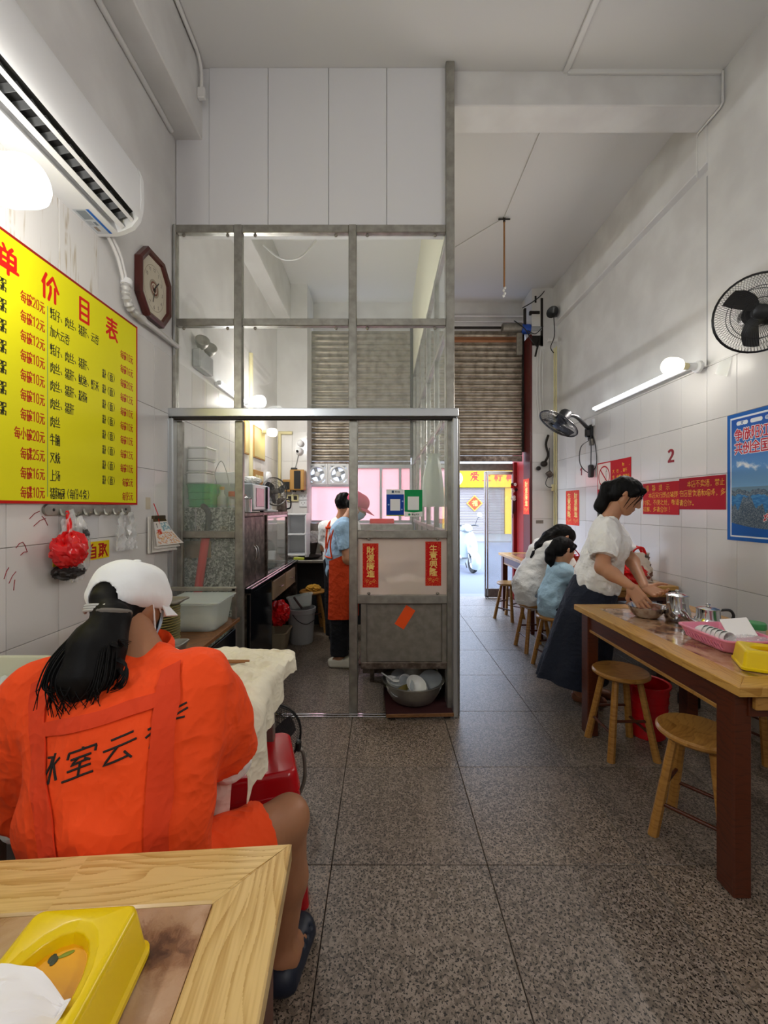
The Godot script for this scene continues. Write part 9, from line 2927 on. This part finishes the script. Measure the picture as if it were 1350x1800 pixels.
	body = blob([bone(v(1.45, 0.54, -4.04), v(1.54, 0.90, -4.04), 0.115, 0.10, 0.05, Vector3.BACK, 1.25), bone(v(1.54, 0.90, -4.04), neck, 0.095, 0.05), bone(neck, hd * v(0, -0.045, -0.015), 0.052, 0.048), bone(v(1.61, 0.98, -3.88), v(1.61, 0.98, -4.20), 0.048, 0.048), bone(v(1.61, 0.98, -3.88), v(1.74, 0.80, -3.84), 0.046, 0.04), bone(v(1.74, 0.80, -3.84), v(1.93, 0.80, -3.92), 0.04, 0.026), bone(v(1.61, 0.98, -4.20), v(1.74, 0.80, -4.24), 0.046, 0.04), bone(v(1.74, 0.80, -4.24), v(1.92, 0.80, -4.14), 0.04, 0.026),
		bone(v(1.46, 0.54, -3.95), v(1.84, 0.53, -3.93), 0.085, 0.06), bone(v(1.84, 0.53, -3.93), v(1.72, 0.10, -3.93), 0.055, 0.035), bone(v(1.46, 0.54, -4.13), v(1.84, 0.53, -4.15), 0.085, 0.06), bone(v(1.84, 0.53, -4.15), v(1.74, 0.10, -4.15), 0.055, 0.035)]).mesh(0.012)
	p = person("girl in loose white shirt bent over the table behind the girl in blue", v(1.47, 0.45, -4.04), [body, blob(head_bones(hd, 0.97)).mesh(0.005), blob(hand_bones(v(1.93, 0.80, -3.92), v(0.9, -0.1, -0.3), v(0, -1, 0), 0.5, -1.0)).mesh(0.005)], "skin_pale")
	w = world(p)
	face_parts(p, w, hd, 0.97)
	part("white_shirt", blob([bone(v(1.44, 0.53, -4.04), v(1.45, 0.64, -4.04), 0.150, 0.150, 0.05, Vector3.BACK, 1.18), bone(v(1.45, 0.64, -4.04), v(1.54, 0.92, -4.04), 0.150, 0.110, 0.06, Vector3.BACK, 1.25), bone(v(1.54, 0.92, -4.04), v(1.63, 1.015, -4.03), 0.10, 0.06, 0.06, Vector3.BACK, 1.3), bone(v(1.61, 0.98, -3.88), v(1.61, 0.98, -4.20), 0.064, 0.064, 0.05), bone(v(1.61, 0.98, -3.88), v(1.735, 0.82, -3.845), 0.075, 0.086, 0.05, null, 1.0, true), bone(v(1.61, 0.98, -4.20), v(1.735, 0.82, -4.235), 0.075, 0.086, 0.05, null, 1.0, true)], 0.016, 5.0, Vector3(1, 1.3, 1), 51).mesh(0.010), "white_cloth", p, w)
	part("trousers", blob([bone(v(1.46, 0.545, -3.95), v(1.83, 0.535, -3.93), 0.098, 0.076, 0.04), bone(v(1.83, 0.535, -3.93), v(1.73, 0.14, -3.93), 0.072, 0.058, 0.04, null, 1.0, true), bone(v(1.46, 0.545, -4.13), v(1.83, 0.535, -4.15), 0.098, 0.076, 0.04), bone(v(1.83, 0.535, -4.15), v(1.75, 0.14, -4.15), 0.072, 0.058, 0.04, null, 1.0, true)], 0.006, 8.0).mesh(0.011), "jeans", p, w)
	for z in [-3.93, -4.15]: part("shoe", blob([bone(v(1.70, 0.045, z), v(1.83, 0.04, z), 0.042, 0.038, 0.02)]).mesh(0.008), hexm("pink_shoe", "cfa092", 0.6), p, w)
	part("hair", blob([ell(hd, v(0, 0.036, -0.018), v(0.084, 0.084, 0.102), 0.02), bone(hd * v(0, 0.02, -0.09), v(1.60, 1.10, -4.0), 0.062, 0.046, 0.03), bone(v(1.60, 1.10, -4.0), v(1.50, 1.02, -3.97), 0.040, 0.028, 0.03, Vector3.BACK, 1.5), bone(v(1.50, 1.02, -3.97), v(1.425, 0.90, -3.965), 0.026, 0.010, 0.03, Vector3.BACK, 1.5)], 0.004, 30.0, Vector3(0.7, 0.7, 1.3), 15).mesh(0.006), "hair", p, w)

func kitchen_workers():
	# worker in blue polo, pink cap and orange apron, side on
	var hd := facing(v(-0.225, 1.385, -3.66), v(0.84, -0.52, 0.06))
	var neck := v(-0.305, 1.265, -3.66)
	var body := blob([bone(v(-0.37, 0.88, -3.66), v(-0.345, 1.15, -3.66), 0.105, 0.10, 0.05, Vector3.BACK, 1.3), bone(v(-0.345, 1.15, -3.66), neck, 0.09, 0.05), bone(neck, hd * v(0, -0.045, -0.015), 0.05, 0.047), bone(v(-0.33, 1.19, -3.50), v(-0.33, 1.19, -3.82), 0.048, 0.048), bone(v(-0.33, 1.19, -3.50), v(-0.285, 0.945, -3.45), 0.047, 0.043), bone(v(-0.285, 0.945, -3.45), v(-0.06, 0.90, -3.46), 0.042, 0.028), bone(v(-0.33, 1.19, -3.82), v(-0.285, 0.945, -3.86), 0.047, 0.043), bone(v(-0.285, 0.945, -3.86), v(-0.06, 0.92, -3.70), 0.042, 0.028),
		bone(v(-0.37, 0.85, -3.57), v(-0.37, 0.09, -3.58), 0.08, 0.036), bone(v(-0.37, 0.85, -3.75), v(-0.35, 0.09, -3.75), 0.08, 0.036), bone(v(-0.40, 0.05, -3.58), v(-0.27, 0.04, -3.575), 0.036, 0.03), bone(v(-0.38, 0.05, -3.75), v(-0.25, 0.04, -3.745), 0.036, 0.03)]).mesh(0.012)
	var p := person("kitchen worker in pink cap, light blue polo and orange apron standing sideways", v(-0.36, 0, -3.66), [body, blob(head_bones(hd, 0.97)).mesh(0.0045), blob(hand_bones(v(-0.06, 0.90, -3.46), v(0.9, -0.3, 0.0), v(0, -1, 0), 0.5, -1.0)).mesh(0.0045), blob(hand_bones(v(-0.06, 0.92, -3.70), v(0.9, -0.3, 0.2), v(0, -1, 0), 0.5, 1.0)).mesh(0.0045)], "skin")
	var w := world(p)
	face_parts(p, w, hd, 0.97)
	part("polo_shirt", blob([bone(v(-0.38, 0.82, -3.66), v(-0.375, 0.95, -3.66), 0.120, 0.120, 0.05, Vector3.BACK, 1.28), bone(v(-0.375, 0.95, -3.66), v(-0.345, 1.16, -3.66), 0.118, 0.108, 0.05, Vector3.BACK, 1.3), bone(v(-0.345, 1.16, -3.66), v(-0.31, 1.245, -3.66), 0.09, 0.058, 0.05, Vector3.BACK, 1.4), bone(v(-0.33, 1.19, -3.50), v(-0.33, 1.19, -3.82), 0.062, 0.062, 0.05), bone(v(-0.33, 1.19, -3.50), v(-0.295, 1.02, -3.465), 0.070, 0.074, 0.04, null, 1.0, true), bone(v(-0.33, 1.19, -3.82), v(-0.295, 1.02, -3.845), 0.070, 0.074, 0.04, null, 1.0, true)], 0.010, 6.0, Vector3.ONE, 61).mesh(0.010), "blue_polo", p, w)
	part("trousers", blob([bone(v(-0.375, 0.86, -3.66), v(-0.375, 0.80, -3.66), 0.108, 0.108, 0.05, Vector3.BACK, 1.25), bone(v(-0.375, 0.82, -3.58), v(-0.37, 0.10, -3.58), 0.092, 0.078, 0.04, null, 1.0, true), bone(v(-0.375, 0.82, -3.745), v(-0.35, 0.10, -3.75), 0.092, 0.078, 0.04, null, 1.0, true)], 0.005, 7.0).mesh(0.011), "black_cloth", p, w)
	for q in [[v(-0.43, 0.04, -3.58), v(-0.27, 0.036, -3.575)], [v(-0.41, 0.04, -3.75), v(-0.25, 0.036, -3.745)]]:
		var cut := [bone(q[0] + v(-0.01, 0.055, 0), q[0].lerp(q[1], 0.3) + v(0, 0.06, 0), 0.038, 0.038, 0.01)]
		for k in 3: cut.append(bone(q[0].lerp(q[1], 0.6 + 0.12 * k) + v(0, 0.026, 0.044), q[0].lerp(q[1], 0.6 + 0.12 * k) + v(0, 0.03, 0.035), 0.006, 0.006, 0.01))
		part("clog", blob([bone(q[0], q[1], 0.043, 0.046, 0.02), bone(q[0] + v(-0.01, -0.024, 0), q[1] + v(0.012, -0.022, 0), 0.016, 0.016, 0.02, Vector3.BACK, 2.7)], 0.0, 1.0, Vector3.ONE, 1, cut).mesh(0.006), "clog", p, w)
	# apron wrapped round the front, its straps and ties
	var g := Geo.new()
	var rows := []
	for i in 16:
		var u := i / 15.0
		var row := PackedVector3Array()
		for k in 30:
			var a := lerpf(-2.15, 2.15, k / 29.0)                 # 0 = forward (+x); negative towards the doorway
			var r := 0.150 + 0.012 * u + 0.006 * sin(a * 7.0 + u * 3.0) * u
			var top := 0.955 + 0.06 * cos(a)
			row.append(v(-0.37 + cos(a) * r * 0.98, lerpf(top, 0.43, u), -3.66 - sin(a) * r * 1.18))
		rows.append(row)
	sheet(g, rows, 0.003)
	part("apron", g, "orange_apron", p, w)
	g = Geo.new()
	tube(g, curve([v(-0.425, 0.945, -3.48), v(-0.44, 1.05, -3.505), v(-0.425, 1.16, -3.53), v(-0.38, 1.245, -3.56), v(-0.33, 1.262, -3.585)], 6), 0.007, 6)
	tube(g, curve([v(-0.425, 0.945, -3.49), v(-0.48, 0.95, -3.56), v(-0.50, 0.955, -3.66), v(-0.48, 0.95, -3.78)], 6), 0.007, 6)
	tube(g, curve([v(-0.49, 0.955, -3.60), v(-0.475, 1.06, -3.60), v(-0.44, 1.17, -3.60)], 5), 0.007, 6)
	part("apron_strap", g, "orange_apron", p, w)
	part("cap", blob([ell(hd, v(0, 0.042, -0.012), v(0.088, 0.080, 0.106), 0.02)], 0.0, 1.0, Vector3.ONE, 1, [bone(hd * v(0, -0.09, 0.06), hd * v(0, -0.09, -0.1), 0.105, 0.105, 0.01, hd.basis.x, 2.0)]).mesh(0.006), "cap_pink", p, w)
	g = Geo.new()
	rows = []
	for i in 6:
		var u := i / 5.0
		var row := PackedVector3Array()
		for k in 11:
			var a := (k / 10.0 - 0.5) * 2.3
			row.append(hd * v(sin(a) * 0.082, 0.024 - 0.016 * u - 0.018 * (1.0 - cos(a)), 0.0 + cos(a) * (0.098 + 0.078 * u * (0.4 + 0.6 * cos(a)))))
		rows.append(row)
	sheet(g, rows, 0.003)
	part("cap_brim", g, "cap_pink", p, w)
	part("hair", blob([ell(hd, v(0, 0.018, -0.028), v(0.078, 0.075, 0.084), 0.02), bone(hd * v(0, 0.01, -0.105), hd * v(0, 0.03, -0.135), 0.026, 0.030, 0.02)], 0.003, 30.0, Vector3.ONE, 16).mesh(0.006), "hair", p, w)
	mask(p, w, hd, 0.97)
	# second worker farther back, seen from behind
	hd = facing(v(-0.395, 1.405, -4.28), v(0.25, -0.35, -0.9))
	body = blob([bone(v(-0.45, 0.85, -4.28), v(-0.45, 1.12, -4.28), 0.10, 0.10, 0.05, Vector3.RIGHT, 1.3), bone(v(-0.45, 1.12, -4.28), v(-0.425, 1.26, -4.28), 0.09, 0.05), bone(v(-0.425, 1.26, -4.28), hd * v(0, -0.045, -0.015), 0.05, 0.046), bone(v(-0.59, 1.17, -4.28), v(-0.3, 1.18, -4.28), 0.046, 0.046), bone(v(-0.59, 1.17, -4.28), v(-0.61, 0.95, -4.36), 0.044, 0.04), bone(v(-0.61, 0.95, -4.36), v(-0.53, 0.88, -4.58), 0.04, 0.026), bone(v(-0.3, 1.18, -4.28), v(-0.27, 0.95, -4.36), 0.044, 0.04), bone(v(-0.27, 0.95, -4.36), v(-0.35, 0.88, -4.58), 0.04, 0.026), bone(v(-0.51, 0.85, -4.28), v(-0.51, 0.08, -4.29), 0.08, 0.036), bone(v(-0.37, 0.85, -4.28), v(-0.38, 0.08, -4.30), 0.08, 0.036), bone(v(-0.51, 0.05, -4.27), v(-0.51, 0.04, -4.40), 0.036, 0.03), bone(v(-0.38, 0.05, -4.28), v(-0.38, 0.04, -4.41), 0.036, 0.03)]).mesh(0.013)
	p = person("second kitchen worker with dark pinned-up hair half hidden behind the one in blue", v(-0.45, 0, -4.28), [body, blob(head_bones(hd, 0.96)).mesh(0.006), blob(hand_bones(v(-0.53, 0.88, -4.58), v(0.2, -0.3, -0.9), v(0, -1, 0), 0.5, -1.0)).mesh(0.006), blob(hand_bones(v(-0.35, 0.88, -4.58), v(-0.2, -0.3, -0.9), v(0, -1, 0), 0.5, 1.0)).mesh(0.006)], "skin")
	w = world(p)
	face_parts(p, w, hd, 0.96)
	part("blouse", blob([bone(v(-0.45, 0.83, -4.28), v(-0.45, 1.12, -4.28), 0.118, 0.112, 0.05, Vector3.RIGHT, 1.32), bone(v(-0.45, 1.12, -4.28), v(-0.43, 1.225, -4.28), 0.10, 0.06, 0.05, Vector3.RIGHT, 1.4), bone(v(-0.59, 1.17, -4.28), v(-0.3, 1.18, -4.28), 0.06, 0.06, 0.05), bone(v(-0.59, 1.17, -4.28), v(-0.605, 1.0, -4.34), 0.066, 0.068, 0.04, null, 1.0, true), bone(v(-0.3, 1.18, -4.28), v(-0.275, 1.0, -4.34), 0.066, 0.068, 0.04, null, 1.0, true)], 0.008, 8.0).mesh(0.012), "white_blouse", p, w)
	part("trousers", blob([bone(v(-0.445, 0.86, -4.28), v(-0.445, 0.80, -4.28), 0.11, 0.11, 0.05, Vector3.RIGHT, 1.25), bone(v(-0.515, 0.82, -4.28), v(-0.51, 0.06, -4.29), 0.092, 0.078, 0.04, null, 1.0, true), bone(v(-0.375, 0.82, -4.28), v(-0.38, 0.06, -4.30), 0.092, 0.078, 0.04, null, 1.0, true)]).mesh(0.012), "black_cloth", p, w)
	for x in [-0.51, -0.38]: part("shoe", blob([bone(v(x, 0.04, -4.27), v(x, 0.036, -4.40), 0.044, 0.04, 0.02)]).mesh(0.010), "sandal", p, w)
	g = Geo.new()
	tube(g, curve([v(-0.57, 0.95, -4.17), v(-0.56, 1.10, -4.155), v(-0.55, 1.19, -4.19), v(-0.53, 1.235, -4.26)], 5), 0.010, 6)
	tube(g, curve([v(-0.35, 0.95, -4.17), v(-0.36, 1.10, -4.155), v(-0.37, 1.20, -4.19), v(-0.38, 1.245, -4.26)], 5), 0.010, 6)
	tube(g, curve([v(-0.57, 1.17, -4.165), v(-0.46, 1.175, -4.155), v(-0.35, 1.18, -4.165)], 5), 0.014, 6)
	part("apron_strap", g, "orange_apron", p, w)
	part("hair", blob([ell(hd, v(0, 0.032, -0.020), v(0.082, 0.085, 0.100), 0.02), ell(hd, v(0, 0.0, -0.055), v(0.070, 0.065, 0.05), 0.03), bone(hd * v(-0.01, 0.05, -0.10), hd * v(0.01, 0.0, -0.11), 0.035, 0.03, 0.02)], 0.007, 26.0, Vector3.ONE, 17).mesh(0.007), "hair", p, w)
